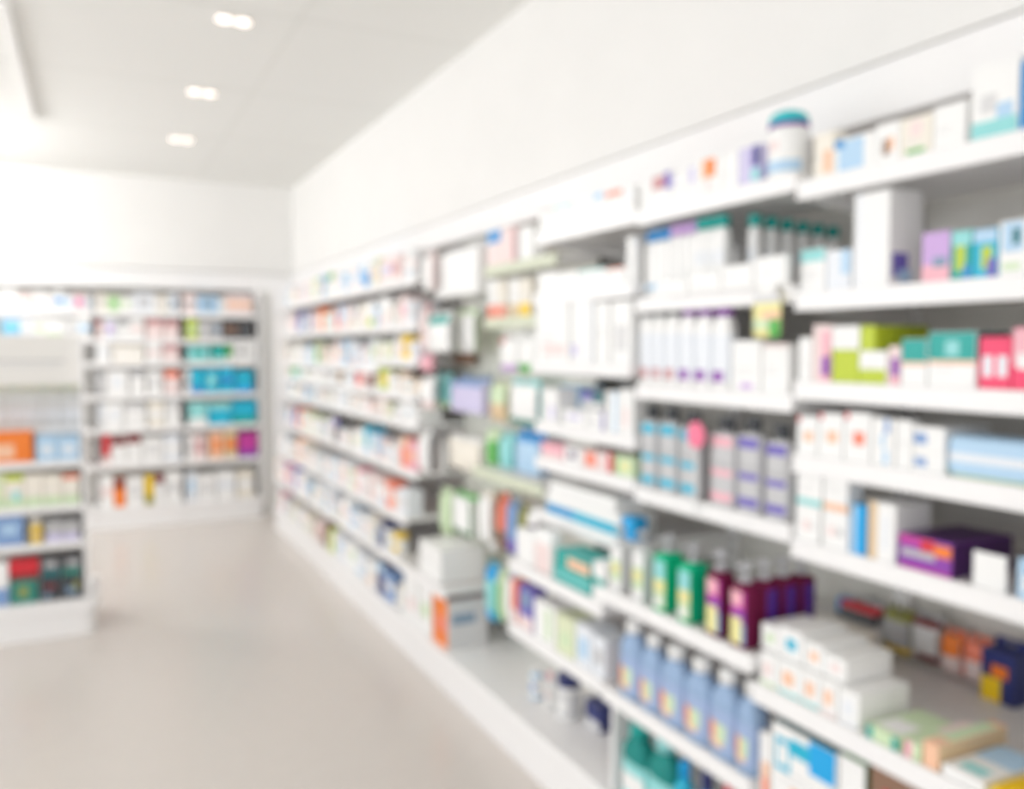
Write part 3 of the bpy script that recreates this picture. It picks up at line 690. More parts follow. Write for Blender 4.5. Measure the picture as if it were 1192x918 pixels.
('carton', 'carton', 1.5558, 1.8865, 1.9753, -90, 0.091, 0.105, 0.0637, 'white carton with orange blob, top shelf, second right-wall bay', 'box', 'box stock, top shelf, second right-wall bay', ('wh', [('F', 0.1, 0.45, 0.75, 0.95, 'pe'), ('F', 0.3, 0.5, 0.75, 0.95, 'og'), ('F', 0.3, 0.1, 0.6, 0.4, 'pp')])),
('upright_carton', 'carton', 1.5468, 1.8055, 1.9753, -90, 0.065, 0.098, 0.0455, 'plain white tall carton, top shelf, second right-wall bay', 'box', 'box stock, top shelf, second right-wall bay', ('wh', [])),
('upright_carton', 'carton', 1.551, 1.7315, 1.9753, -90, 0.077, 0.098, 0.0539, 'lilac carton with navy corner, top shelf, second right-wall bay', 'box', 'box stock, top shelf, second right-wall bay', ('pl', [('F', 0.6, 0.45, 1, 1, 'vi'), ('F', 0.75, 0.5, 1, 0.95, 'nv'), ('F', 0.6, 0.1, 1, 0.4, 'aq')])),
('bottle', 'cap', 1.556, 2.1986, 1.7103, -90, 0.0288, 0.205, 0.032, 'slim white bottle with blue cap, first such from left, second shelf, second right-wall bay', 'bottle', 'bottle stock, second shelf, second right-wall bay', ('bl', 'wh', 'wh', [(0.2, 0.05, 0.8, 0.2, 'lb')], 0.16, 0.96)),
('bottle', 'cap', 1.556, 2.161, 1.7103, -90, 0.0416, 0.205, 0.032, 'slim white bottle with blue cap, second such from left, second shelf, second right-wall bay', 'bottle', 'bottle stock, second shelf, second right-wall bay', ('bl', 'wh', 'wh', [(0.2, 0.05, 0.8, 0.2, 'lb')], 0.16, 0.96)),
('bottle', 'cap', 1.556, 2.1175, 1.7103, -90, 0.0406, 0.205, 0.032, 'slim white bottle with blue cap, third such from left, second shelf, second right-wall bay', 'bottle', 'bottle stock, second shelf, second right-wall bay', ('bl', 'wh', 'wh', [(0.2, 0.05, 0.8, 0.2, 'lb')], 0.16, 0.96)),
('bottle', 'cap', 1.556, 2.075, 1.7103, -90, 0.0396, 0.21, 0.032, 'slim white bottle with lilac cap, first such from left, second shelf, second right-wall bay', 'bottle', 'bottle stock, second shelf, second right-wall bay', ('li', 'wh', 'wh', [], 0.16, 0.96)),
('bottle', 'cap', 1.556, 2.034, 1.7103, -90, 0.0376, 0.209, 0.032, 'slim white bottle with lilac cap, second such from left, second shelf, second right-wall bay', 'bottle', 'bottle stock, second shelf, second right-wall bay', ('li', 'wh', 'wh', [], 0.16, 0.96)),
('bottle', 'cap', 1.556, 1.9939, 1.7103, -90, 0.0378, 0.209, 0.032, 'slim white bottle with lilac cap, third such from left, second shelf, second right-wall bay', 'bottle', 'bottle stock, second shelf, second right-wall bay', ('li', 'wh', 'wh', [], 0.16, 0.96)),
('bottle', 'cap', 1.556, 1.9506, 1.7103, -90, 0.0408, 0.213, 0.032, 'front-row white bottle with teal cap, first such from left, second shelf, second right-wall bay', 'bottle', 'bottle stock, second shelf, second right-wall bay', ('tl', 'wh', 'wh', [(0.3, 0.5, 0.7, 0.8, 'pw')], 0.16, 0.96)),
('bottle', 'cap', 1.556, 1.9088, 1.7103, -90, 0.0381, 0.212, 0.032, 'front-row white bottle with teal cap, second such from left, second shelf, second right-wall bay', 'bottle', 'bottle stock, second shelf, second right-wall bay', ('tl', 'wh', 'wh', [(0.3, 0.5, 0.7, 0.8, 'pw')], 0.16, 0.96)),
('bottle', 'cap', 1.556, 1.8667, 1.7103, -90, 0.0413, 0.211, 0.032, 'front-row white bottle with teal cap, third such from left, second shelf, second right-wall bay', 'bottle', 'bottle stock, second shelf, second right-wall bay', ('tl', 'wh', 'wh', [(0.3, 0.5, 0.7, 0.8, 'pw')], 0.16, 0.96)),
('bottle', 'cap', 1.6, 1.79, 1.7103, -90, 0.034, 0.205, 0.034, 'teal-capped white bottle in back-running file, first such from left, second shelf, second right-wall bay', 'bottle', 'bottle stock, second shelf, second right-wall bay', ('tl', 'wh', 'wh', [(0.3, 0.5, 0.7, 0.8, 'pw')], 0.16, 0.96)),
('bottle', 'cap', 1.652, 1.786, 1.7103, -90, 0.034, 0.201, 0.034, 'teal-capped white bottle in back-running file, second such from left, second shelf, second right-wall bay', 'bottle', 'bottle stock, second shelf, second right-wall bay', ('tl', 'wh', 'wh', [(0.3, 0.5, 0.7, 0.8, 'pw')], 0.16, 0.96)),
('bottle', 'cap', 1.704, 1.782, 1.7103, -90, 0.034, 0.197, 0.034, 'teal-capped white bottle in back-running file, third such from left, second shelf, second right-wall bay', 'bottle', 'bottle stock, second shelf, second right-wall bay', ('tl', 'wh', 'wh', [(0.3, 0.5, 0.7, 0.8, 'pw')], 0.16, 0.96)),
('bottle', 'cap', 1.756, 1.778, 1.7103, -90, 0.034, 0.193, 0.034, 'teal-capped white bottle in back-running file, fourth such from left, second shelf, second right-wall bay', 'bottle', 'bottle stock, second shelf, second right-wall bay', ('tl', 'wh', 'wh', [(0.3, 0.5, 0.7, 0.8, 'pw')], 0.16, 0.96)),
('bottle', 'cap', 1.808, 1.774, 1.7103, -90, 0.034, 0.189, 0.034, 'teal-capped white bottle in back-running file, fifth such from left, second shelf, second right-wall bay', 'bottle', 'bottle stock, second shelf, second right-wall bay', ('tl', 'wh', 'wh', [(0.3, 0.5, 0.7, 0.8, 'pw')], 0.16, 0.96)),
('bottle', 'cap', 1.86, 1.77, 1.7103, -90, 0.034, 0.185, 0.034, 'teal-capped white bottle in back-running file, sixth such from left, second shelf, second right-wall bay', 'bottle', 'bottle stock, second shelf, second right-wall bay', ('tl', 'wh', 'wh', [(0.3, 0.5, 0.7, 0.8, 'pw')], 0.16, 0.96)),
('flat_box', 'carton', 1.4985, 2.004, 1.7103, -90, 0.14, 0.042, 0.02, 'blank low white carton, first such from left, second shelf, second right-wall bay', 'box', 'box stock, second shelf, second right-wall bay', ('wh', [])),
('flat_box', 'carton', 1.4985, 1.861, 1.7103, -90, 0.13, 0.053, 0.02, 'blank low white carton, second such from left, second shelf, second right-wall bay', 'box', 'box stock, second shelf, second right-wall bay', ('wh', [])),
('flat_box', 'carton', 1.4985, 1.731, 1.7103, -90, 0.118, 0.063, 0.02, 'blank low white carton, third such from left, second shelf, second right-wall bay', 'box', 'box stock, second shelf, second right-wall bay', ('wh', [])),
('carton', 'carton', 1.4985, 1.613, 1.7103, -90, 0.106, 0.073, 0.02, 'blank low white carton, fourth such from left, second shelf, second right-wall bay', 'box', 'box stock, second shelf, second right-wall bay', ('wh', [])),
('promotional_tag', 'tag', 1.494, 1.625, 1.5853, -90, 0.095, 0.13, 0.012, 'yellow and green promotional pouch hanging from shelf edge, second shelf, second right-wall bay', 'tag', 'tag stock, second shelf, second right-wall bay', ('py',)),
('bottle', 'cap', 1.54, 2.182, 1.4473, -90, 0.058, 0.233, 0.04, 'tall white bottle with grey cap, first such from left, third shelf, second right-wall bay', 'bottle', 'bottle stock, third shelf, second right-wall bay', ('dgy', 'wh', 'pw', [(0.1, 0.0, 0.6, 0.22, 'rs')], 0.1, 0.8)),
('bottle', 'cap', 1.54, 2.12, 1.4473, -90, 0.056, 0.233, 0.04, 'tall white bottle with grey cap, second such from left, third shelf, second right-wall bay', 'bottle', 'bottle stock, third shelf, second right-wall bay', ('dgy', 'wh', 'pw', [(0.1, 0.0, 0.6, 0.22, 'rs')], 0.1, 0.8)),
('bottle', 'cap', 1.54, 2.0545, 1.4473, -90, 0.065, 0.231, 0.04, 'tall white bottle with grey cap, third such from left, third shelf, second right-wall bay', 'bottle', 'bottle stock, third shelf, second right-wall bay', ('dgy', 'wh', 'pw', [(0.1, 0.0, 0.6, 0.22, 'rs')], 0.1, 0.8)),
('bottle', 'cap', 1.54, 1.984, 1.4473, -90, 0.066, 0.228, 0.04, 'tall white bottle with purple cap, first such from left, third shelf, second right-wall bay', 'bottle', 'bottle stock, third shelf, second right-wall bay', ('pu', 'wh', 'pw', [(0.1, 0.0, 0.6, 0.22, 'pu')], 0.1, 0.8)),
('bottle', 'cap', 1.54, 1.911, 1.4473, -90, 0.07, 0.225, 0.04, 'tall white bottle with purple cap, second such from left, third shelf, second right-wall bay', 'bottle', 'bottle stock, third shelf, second right-wall bay', ('pu', 'wh', 'pw', [(0.1, 0.0, 0.6, 0.22, 'pu')], 0.1, 0.8)),
('bottle', 'cap', 1.54, 1.8345, 1.4473, -90, 0.073, 0.221, 0.04, 'tall white bottle with purple cap, third such from left, third shelf, second right-wall bay', 'bottle', 'bottle stock, third shelf, second right-wall bay', ('pu', 'wh', 'pw', [(0.1, 0.0, 0.6, 0.22, 'pu')], 0.1, 0.8)),
('carton', 'carton', 1.5615, 1.7325, 1.4473, -90, 0.107, 0.133, 0.0749, 'blank white carton with lilac mark, third shelf, second right-wall bay', 'box', 'box stock, third shelf, second right-wall bay', ('wh', [('F', 0.3, 0.05, 0.75, 0.16, 'li')])),
('upright_carton', 'carton', 1.5562, 1.626, 1.4473, -90, 0.092, 0.124, 0.0644, 'white carton with pink top edge, third shelf, second right-wall bay', 'box', 'box stock, third shelf, second right-wall bay', ('wh', [('F', 0, 0.93, 1, 1, 'pp')])),
('bottle', 'cap', 1.547, 2.1695, 1.1303, -90, 0.077, 0.252, 0.05, 'pale grey bottle with cyan stripes, first such from left, fourth shelf, second right-wall bay', 'bottle', 'bottle stock, fourth shelf, second right-wall bay', ('dk', 'mgy', 'mgy', [(0.12, 0.82, 0.8, 0.96, 'cy'), (0.15, 0.52, 0.8, 0.6, 'gy'), (0.15, 0.4, 0.8, 0.49, 'cy'), (0.1, 0.04, 0.75, 0.16, 'cy')], 0.15, 0.55, 'lz')),
('bottle', 'cap', 1.547, 2.0715, 1.1303, -90, 0.085, 0.255, 0.05, 'pale grey bottle with cyan stripes, second such from left, fourth shelf, second right-wall bay', 'bottle', 'bottle stock, fourth shelf, second right-wall bay', ('dk', 'mgy', 'mgy', [(0.12, 0.82, 0.8, 0.96, 'cy'), (0.15, 0.52, 0.8, 0.6, 'gy'), (0.15, 0.4, 0.8, 0.49, 'cy'), (0.1, 0.04, 0.75, 0.16, 'cy')], 0.15, 0.55, 'lz')),
('bottle', 'cap', 1.547, 1.9695, 1.1303, -90, 0.087, 0.247, 0.05, 'pale grey bottle with cyan stripes, third such from left, fourth shelf, second right-wall bay', 'bottle', 'bottle stock, fourth shelf, second right-wall bay', ('dk', 'mgy', 'mgy', [(0.12, 0.82, 0.8, 0.96, 'cy'), (0.15, 0.52, 0.8, 0.6, 'gy'), (0.15, 0.4, 0.8, 0.49, 'cy'), (0.1, 0.04, 0.75, 0.16, 'cy')], 0.15, 0.55, 'lz')),
('bottle', 'cap', 1.547, 1.8275, 1.1303, -90, 0.099, 0.242, 0.05, 'pale grey bottle with pink stripes, fourth shelf, second right-wall bay', 'bottle', 'bottle stock, fourth shelf, second right-wall bay', ('dk', 'mgy', 'mgy', [(0.12, 0.82, 0.8, 0.96, 'pk'), (0.15, 0.52, 0.8, 0.6, 'gy'), (0.15, 0.4, 0.8, 0.49, 'pk'), (0.1, 0.04, 0.75, 0.16, 'pk')], 0.15, 0.55, 'lz')),
('bottle', 'cap', 1.547, 1.7225, 1.1303, -90, 0.085, 0.25, 0.05, 'pale grey bottle with violet stripes, first such from left, fourth shelf, second right-wall bay', 'bottle', 'bottle stock, fourth shelf, second right-wall bay', ('dk', 'mgy', 'mgy', [(0.12, 0.82, 0.8, 0.96, 'vi'), (0.15, 0.52, 0.8, 0.6, 'gy'), (0.15, 0.4, 0.8, 0.49, 'vi'), (0.1, 0.04, 0.75, 0.16, 'vi')], 0.15, 0.55, 'lz')),
('bottle', 'cap', 1.547, 1.621, 1.1303, -90, 0.08, 0.24, 0.05, 'pale grey bottle with violet stripes, second such from left, fourth shelf, second right-wall bay', 'bottle', 'bottle stock, fourth shelf, second right-wall bay', ('dk', 'mgy', 'mgy', [(0.12, 0.82, 0.8, 0.96, 'vi'), (0.15, 0.52, 0.8, 0.6, 'gy'), (0.15, 0.4, 0.8, 0.49, 'vi'), (0.1, 0.04, 0.75, 0.16, 'vi')], 0.15, 0.55, 'lz')),
('promotional_disc', 'disc', 1.5, 1.902, 1.1353, -90, 0.075, 0.222, 0.004, 'round pink price-edge disc in front of grey bottles, fourth shelf, second right-wall bay', 'tag', 'tag stock, fourth shelf, second right-wall bay', ('hp',)),
('pump_bottle', 'pump', 1.43, 2.163, 0.8253, -90, 0.0547, 0.198, 0.05, 'clear pump bottle, pale green label, first such from left, fifth shelf, second right-wall bay', 'bottle', 'bottle stock, fifth shelf, second right-wall bay', ('clear', 'wh', [(0.2, 0.2, 0.8, 0.7, 'lg'), (0.3, 0.4, 0.7, 0.6, 'py')])),
('pump_bottle', 'pump', 1.43, 2.048, 0.8253, -90, 0.055, 0.207, 0.05, 'clear pump bottle, pale green label, second such from left, fifth shelf, second right-wall bay', 'bottle', 'bottle stock, fifth shelf, second right-wall bay', ('clear', 'wh', [(0.2, 0.2, 0.8, 0.7, 'lg'), (0.3, 0.4, 0.7, 0.6, 'py')])),
('pump_bottle', 'pump', 1.4425, 1.943, 0.8253, -90, 0.0555, 0.214, 0.075, 'green pump bottle, first such from left, fifth shelf, second right-wall bay', 'bottle', 'bottle stock, fifth shelf, second right-wall bay', ('green', 'aq', [(0, 0.0, 1, 0.45, 'lg'), (0.25, 0.35, 0.8, 0.6, 'py'), (0.1, 0.6, 0.9, 0.9, 'aq'), (0.2, 0.05, 0.6, 0.2, 'wh')])),
('pump_bottle', 'pump', 1.4425, 1.832, 0.8253, -90, 0.0532, 0.21, 0.075, 'green pump bottle, second such from left, fifth shelf, second right-wall bay', 'bottle', 'bottle stock, fifth shelf, second right-wall bay', ('green', 'aq', [(0, 0.0, 1, 0.45, 'lg'), (0.25, 0.35, 0.8, 0.6, 'py'), (0.1, 0.6, 0.9, 0.9, 'aq'), (0.2, 0.05, 0.6, 0.2, 'wh')])),
('pump_bottle', 'pump', 1.433, 1.71, 0.8253, -90, 0.0572, 0.22, 0.056, 'purple pump bottle, pink label, first such from left, fifth shelf, second right-wall bay', 'bottle', 'bottle stock, fifth shelf, second right-wall bay', ('plum', 'mg', [(0, 0.55, 1, 1, 'mg'), (0, 0.72, 0.6, 1, 'pk'), (0.45, 0.4, 1, 0.65, 'pu'), (0, 0, 0.6, 0.5, 'py'), (0, 0.0, 0.3, 0.6, 'lg'), (0.6, 0, 1, 0.4, 'mb')])),
('pump_bottle', 'pump', 1.433, 1.618, 0.8253, -90, 0.0572, 0.21, 0.056, 'purple pump bottle, pink label, second such from left, fifth shelf, second right-wall bay', 'bottle', 'bottle stock, fifth shelf, second right-wall bay', ('plum', 'mg', [(0, 0.55, 1, 1, 'mg'), (0, 0.72, 0.6, 1, 'pk'), (0.45, 0.4, 1, 0.65, 'pu'), (0, 0, 0.6, 0.5, 'py'), (0, 0.0, 0.3, 0.6, 'lg'), (0.6, 0, 1, 0.4, 'mb')])),
('pump_bottle', 'pump', 1.4935, 1.618, 0.8253, -90, 0.0572, 0.21, 0.056, 'purple pump bottle in back file, first such from left, fifth shelf, second right-wall bay', 'bottle', 'bottle stock, fifth shelf, second right-wall bay', ('plum', 'vp', [(0, 0, 1, 0.4, 'mb')], 'side')),
('pump_bottle', 'pump', 1.554, 1.618, 0.8253, -90, 0.0572, 0.21, 0.056, 'purple pump bottle in back file, second such from left, fifth shelf, second right-wall bay', 'bottle', 'bottle stock, fifth shelf, second right-wall bay', ('plum', 'vp', [(0, 0, 1, 0.4, 'mb')], 'side')),
('pump_bottle', 'pump', 1.6145, 1.618, 0.8253, -90, 0.0572, 0.21, 0.056, 'purple pump bottle in back file, third such from left, fifth shelf, second right-wall bay', 'bottle', 'bottle stock, fifth shelf, second right-wall bay', ('plum', 'vp', [(0, 0, 1, 0.4, 'mb')], 'side')),
('capped_bottle', 'neck', 1.437, 2.0974, 0.5203, -90, 0.1053, 0.234, 0.06, 'blue mouthwash bottle with white cap, first such from left, sixth shelf, second right-wall bay', 'bottle', 'bottle stock, sixth shelf, second right-wall bay', ('blue', 'wh', 'bb', [(0.0, 0.05, 0.5, 0.66, 'pe'), (0.06, 0.2, 0.42, 0.66, 'co'), (0.5, 0.2, 0.62, 0.66, 'lg')])),
('capped_bottle', 'neck', 1.437, 1.9947, 0.5203, -90, 0.0951, 0.222, 0.06, 'blue mouthwash bottle with white cap, second such from left, sixth shelf, second right-wall bay', 'bottle', 'bottle stock, sixth shelf, second right-wall bay', ('blue', 'wh', 'bb', [(0.0, 0.05, 0.5, 0.66, 'pe'), (0.06, 0.2, 0.42, 0.66, 'co'), (0.5, 0.2, 0.62, 0.66, 'lg')])),
('capped_bottle', 'neck', 1.437, 1.8902, 0.5203, -90, 0.1091, 0.223, 0.06, 'blue mouthwash bottle with white cap, third such from left, sixth shelf, second right-wall bay', 'bottle', 'bottle stock, sixth shelf, second right-wall bay', ('blue', 'wh', 'bb', [(0.0, 0.05, 0.5, 0.66, 'pe'), (0.06, 0.2, 0.42, 0.66, 'co'), (0.5, 0.2, 0.62, 0.66, 'lg')])),
('capped_bottle', 'neck', 1.437, 1.7815, 0.5203, -90, 0.1036, 0.225, 0.06, 'blue mouthwash bottle with white cap, fourth such from left, sixth shelf, second right-wall bay', 'bottle', 'bottle stock, sixth shelf, second right-wall bay', ('blue', 'wh', 'bb', [(0.0, 0.05, 0.5, 0.66, 'pe'), (0.06, 0.2, 0.42, 0.66, 'co'), (0.5, 0.2, 0.62, 0.66, 'lg')])),
('capped_bottle', 'neck', 1.437, 1.678, 0.5203, -90, 0.0986, 0.229, 0.06, 'blue mouthwash bottle with white cap, fifth such from left, sixth shelf, second right-wall bay', 'bottle', 'bottle stock, sixth shelf, second right-wall bay', ('blue', 'wh', 'bb', [(0.0, 0.05, 0.5, 0.66, 'pe'), (0.06, 0.2, 0.42, 0.66, 'co'), (0.5, 0.2, 0.62, 0.66, 'lg')])),
('capped_bottle', 'neck', 1.437, 1.5912, 0.5203, -90, 0.0703, 0.228, 0.06, 'blue mouthwash bottle with white cap, sixth such from left, sixth shelf, second right-wall bay', 'bottle', 'bottle stock, sixth shelf, second right-wall bay', ('blue', 'wh', 'bb', [(0.0, 0.05, 0.5, 0.66, 'pe'), (0.06, 0.2, 0.42, 0.66, 'co'), (0.5, 0.2, 0.62, 0.66, 'lg')])),
('capped_bottle', 'neck', 1.445, 2.078, 0.1903, -90, 0.126, 0.26, 0.07, 'teal bottle with teal cap, base shelf, second right-wall bay', 'bottle', 'bottle stock, base shelf, second right-wall bay', ('teal', 'tl', 'aq', [(0.2, 0.2, 0.8, 0.7, 'wh')])),
('capped_bottle', 'neck', 1.445, 1.948, 0.1903, -90, 0.116, 0.274, 0.07, 'teal bottle with pale cap, base shelf, second right-wall bay', 'bottle', 'bottle stock, base shelf, second right-wall bay', ('teal', 'aq', 'aq', [(0.2, 0.2, 0.8, 0.6, 'wh')])),
('bottle', 'cap', 1.4435, 1.862, 0.1903, -90, 0.0511, 0.236, 0.0511, 'bright cyan bottle, base shelf, second right-wall bay', 'bottle', 'bottle stock, base shelf, second right-wall bay', ('sb', 'cy', 'cy', [(0.2, 0.3, 0.8, 0.7, 'lb')], 0.2, 0.6)),
('bottle', 'cap', 1.4401, 1.762, 0.1903, -90, 0.0502, 0.252, 0.0502, 'royal blue bottle, base shelf, second right-wall bay', 'bottle', 'bottle stock, base shelf, second right-wall bay', ('nv', 'bl', 'bl', [(0.2, 0.3, 0.8, 0.7, 'lb')], 0.2, 0.6)),
('bottle', 'cap', 1.4392, 1.672, 0.1903, -90, 0.0485, 0.264, 0.0485, 'red bottle, base shelf, second right-wall bay', 'bottle', 'bottle stock, base shelf, second right-wall bay', ('rd', 'rd', 'rd', [(0.2, 0.3, 0.8, 0.7, 'wh')], 0.2, 0.6)),
('carton', 'carton', 1.5611, 2.821, 1.9853, -90, 0.106, 0.088, 0.0742, 'white carton with grey top, top shelf, third right-wall bay', 'box', 'box stock, top shelf, third right-wall bay', ('wh', [('F', 0, 0.9, 1, 1, 'gy')])),
('carton', 'carton', 1.5695, 2.696, 1.9853, -90, 0.13, 0.085, 0.091, 'white carton with aqua top, top shelf, third right-wall bay', 'box', 'box stock, top shelf, third right-wall bay', ('wh', [('F', 0, 0.9, 1, 1, 'aq')])),
('carton', 'carton', 1.5681, 2.562, 1.9853, -90, 0.126, 0.08, 0.0882, 'plain white carton, top shelf, third right-wall bay', 'box', 'box stock, top shelf, third right-wall bay', ('wh', [])),
('upright_carton', 'carton', 1.5464, 2.461, 1.9853, -90, 0.064, 0.09, 0.0448, 'white carton with blue top, top shelf, third right-wall bay', 'box', 'box stock, top shelf, third right-wall bay', ('wh', [('F', 0, 0.75, 1, 1, 'lb')])),
('carton', 'carton', 1.5615, 2.3705, 1.9853, -90, 0.107, 0.081, 0.0749, 'white carton with red top edge, top shelf, third right-wall bay', 'box', 'box stock, top shelf, third right-wall bay', ('wh', [('F', 0.1, 0.78, 1, 1, 'co')])),
('upright_carton', 'carton', 1.5457, 2.281, 1.9853, -90, 0.062, 0.082, 0.0434, 'slim white carton with pale mark, top shelf, third right-wall bay', 'box', 'box stock, top shelf, third right-wall bay', ('wh', [('F', 0.2, 0.5, 0.8, 0.8, 'pw')])),
('flat_box', 'carton', 1.5568, 2.7805, 1.7603, -90, 0.145, 0.076, 0.1015, 'low white carton, first such from left, second shelf, third right-wall bay', 'box', 'box stock, second shelf, third right-wall bay', ('wh', [])),
('flat_box', 'carton', 1.5546, 2.6325, 1.7603, -90, 0.139, 0.067, 0.0973, 'low white carton, second such from left, second shelf, third right-wall bay', 'box', 'box stock, second shelf, third right-wall bay', ('wh', [])),
('flat_box', 'carton', 1.5673, 2.4695, 1.7603, -90, 0.175, 0.063, 0.1225, 'low white carton with aqua rim, second shelf, third right-wall bay', 'box', 'box stock, second shelf, third right-wall bay', ('wh', [('F', 0, 0.9, 1, 1, 'aq')])),
('flat_box', 'carton', 1.5428, 2.3258, 1.7603, -90, 0.1023, 0.056, 0.0735, 'low white carton with coral rim, second shelf, third right-wall bay', 'box', 'box stock, second shelf, third right-wall bay', ('wh', [('F', 0, 0.9, 1, 1, 'co')])),
('upright_carton', 'carton', 1.529, 2.2521, 1.7603, -90, 0.0403, 0.144, 0.0301, 'narrow upright white carton, second shelf, third right-wall bay', 'box', 'box stock, second shelf, third right-wall bay', ('wh', [])),
('carton', 'carton', 1.564, 2.74, 1.5103, -90, 0.246, 0.214, 0.12, 'wide white carton with lilac foot, third shelf, third right-wall bay', 'box', 'box stock, third shelf, third right-wall bay', ('wh', [('F', 0.2, 0.1, 0.9, 0.3, 'pp')])),
('upright_carton', 'carton', 1.564, 2.528, 1.5103, -90, 0.142, 0.207, 0.12, 'white carton with grey edge, third shelf, third right-wall bay', 'box', 'box stock, third shelf, third right-wall bay', ('wh', [('F', 0.85, 0, 1, 1, 'pw'), ('F', 0, 0.1, 0.3, 0.3, 'pl')])),
('upright_carton', 'carton', 1.564, 2.398, 1.5103, -90, 0.084, 0.201, 0.12, 'slim white carton, third shelf, third right-wall bay', 'box', 'box stock, third shelf, third right-wall bay', ('wh', [])),
('upright_carton', 'carton', 1.564, 2.287, 1.5103, -90, 0.108, 0.199, 0.12, 'white carton with pale grey panel, third shelf, third right-wall bay', 'box', 'box stock, third shelf, third right-wall bay', ('wh', [('F', 0.2, 0.2, 0.8, 0.6, 'lgy')])),
('carton', 'carton', 1.5656, 2.7915, 1.2853, -90, 0.119, 0.126, 0.0833, 'plain white upright carton, fourth shelf, third right-wall bay', 'box', 'box stock, fourth shelf, third right-wall bay', ('wh', [('F', 0.5, 0.1, 0.8, 0.5, 'pl')])),
('carton', 'carton', 1.6615, 2.7915, 1.2853, -90, 0.147, 0.134, 0.1029, 'pale blue upright carton, fourth shelf, third right-wall bay', 'box', 'box stock, fourth shelf, third right-wall bay', ('lb', [('F', 0, 0, 1, 0.3, 'wh')])),
('carton', 'carton', 1.6632, 2.629, 1.2853, -90, 0.152, 0.119, 0.1064, 'white carton with dark teal and violet top, fourth shelf, third right-wall bay', 'box', 'box stock, fourth shelf, third right-wall bay', ('wh', [('F', 0, 0.75, 0.6, 1, 'vi'), ('F', 0.5, 0.7, 1, 1, 'dt')])),
('flat_box', 'carton', 1.559, 2.615, 1.2853, -90, 0.156, 0.058, 0.07, 'low white carton with lilac print, fourth shelf, third right-wall bay', 'box', 'box stock, fourth shelf, third right-wall bay', ('wh', [('F', 0.2, 0.4, 0.8, 0.7, 'pl')])),
('flat_box', 'carton', 1.559, 2.4685, 1.2853, -90, 0.115, 0.064, 0.07, 'low white carton with violet edge, fourth shelf, third right-wall bay', 'box', 'box stock, fourth shelf, third right-wall bay', ('wh', [('F', 0.85, 0, 1, 1, 'vi'), ('F', 0.1, 0.3, 0.6, 0.6, 'lgy')])),
('upright_carton', 'carton', 1.5506, 2.362, 1.2853, -90, 0.076, 0.135, 0.0532, 'white carton with blue stripe, fourth shelf, third right-wall bay', 'box', 'box stock, fourth shelf, third right-wall bay', ('wh', [('F', 0.55, 0, 0.8, 1, 'lb')])),
('upright_carton', 'carton', 1.5495, 2.2825, 1.2853, -90, 0.073, 0.144, 0.0511, 'white carton with pink mark, fourth shelf, third right-wall bay', 'box', 'box stock, fourth shelf, third right-wall bay', ('wh', [('F', 0.2, 0.15, 0.6, 0.6, 'pp')])),
('flat_box', 'carton', 1.559, 2.7745, 1.1503, -90, 0.165, 0.058, 0.07, 'low pink carton, fifth shelf, third right-wall bay', 'box', 'box stock, fifth shelf, third right-wall bay', ('pk', [('F', 0, 0, 1, 0.3, 'pp')])),
('flat_box', 'carton', 1.559, 2.6225, 1.1503, -90, 0.115, 0.061, 0.07, 'low white carton with violet dot, fifth shelf, third right-wall bay', 'box', 'box stock, fifth shelf, third right-wall bay', ('wh', [('F', 0.3, 0.3, 0.7, 0.75, 'dp')])),
('flat_box', 'carton', 1.559, 2.5, 1.1503, -90, 0.106, 0.062, 0.07, 'low coral carton, fifth shelf, third right-wall bay', 'box', 'box stock, fifth shelf, third right-wall bay', ('pp', [('F', 0.2, 0.1, 0.8, 0.9, 'co')])),
('carton', 'carton', 1.559, 2.399, 1.1503, -90, 0.084, 0.064, 0.07, 'low pink carton with red end, fifth shelf, third right-wall bay', 'box', 'box stock, fifth shelf, third right-wall bay', ('pp', [('F', 0.6, 0, 1, 1, 'rd')])),
('carton', 'carton', 1.559, 2.295, 1.1503, -90, 0.104, 0.065, 0.07, 'low pale green carton, fifth shelf, third right-wall bay', 'box', 'box stock, fifth shelf, third right-wall bay', ('lg', [('F', 0, 0, 0.1, 1, 'gr'), ('F', 0.3, 0.3, 0.8, 0.7, 'py')])),
('flat_box', 'carton', 1.586, 2.5523, 0.9503, -90, 0.4953, 0.075, 0.14, 'long flat white carton with cyan lower edge, sixth shelf, third right-wall bay', 'box', 'box stock, sixth shelf, third right-wall bay', ('wh', [('F', 0, 0.0, 1, 0.5, 'cy'), ('F', 0.0, 0.1, 0.4, 0.45, 'bl')])),
('flat_box', 'carton', 1.58, 2.56, 1.0257, -90, 0.442, 0.045, 0.12, 'long white pad laid on cyan-edged carton, sixth shelf, third right-wall bay', 'box', 'box stock, sixth shelf, third right-wall bay', ('wh', [])),
('carton', 'carton', 1.549, 2.2692, 0.9503, -90, 0.0663, 0.072, 0.05, 'small blue carton, sixth shelf, third right-wall bay', 'box', 'box stock, sixth shelf, third right-wall bay', ('sb', [])),
('film_pack', 'pouchup', 1.434, 2.7755, 0.7703, -90, 0.139, 0.122, 0.05, 'white upright film pack, seventh shelf, third right-wall bay', 'pack', 'pack stock, seventh shelf, third right-wall bay', ('wh', [])),
('film_pack', 'pouchup', 1.434, 2.635, 0.7703, -90, 0.128, 0.15, 0.05, 'white film pack with pink stripe, seventh shelf, third right-wall bay', 'pack', 'pack stock, seventh shelf, third right-wall bay', ('wh', [(0.3, 0, 0.7, 0.7, 'pp')])),
('flat_box', 'carton', 1.469, 2.428, 0.7703, -90, 0.236, 0.055, 0.12, 'teal carton with stripes, lower of two, seventh shelf, third right-wall bay', 'box', 'box stock, seventh shelf, third right-wall bay', ('tl', [('F', 0, 0.3, 1, 0.5, 'aq'), ('F', 0, 0.75, 1, 0.85, 'aq')])),
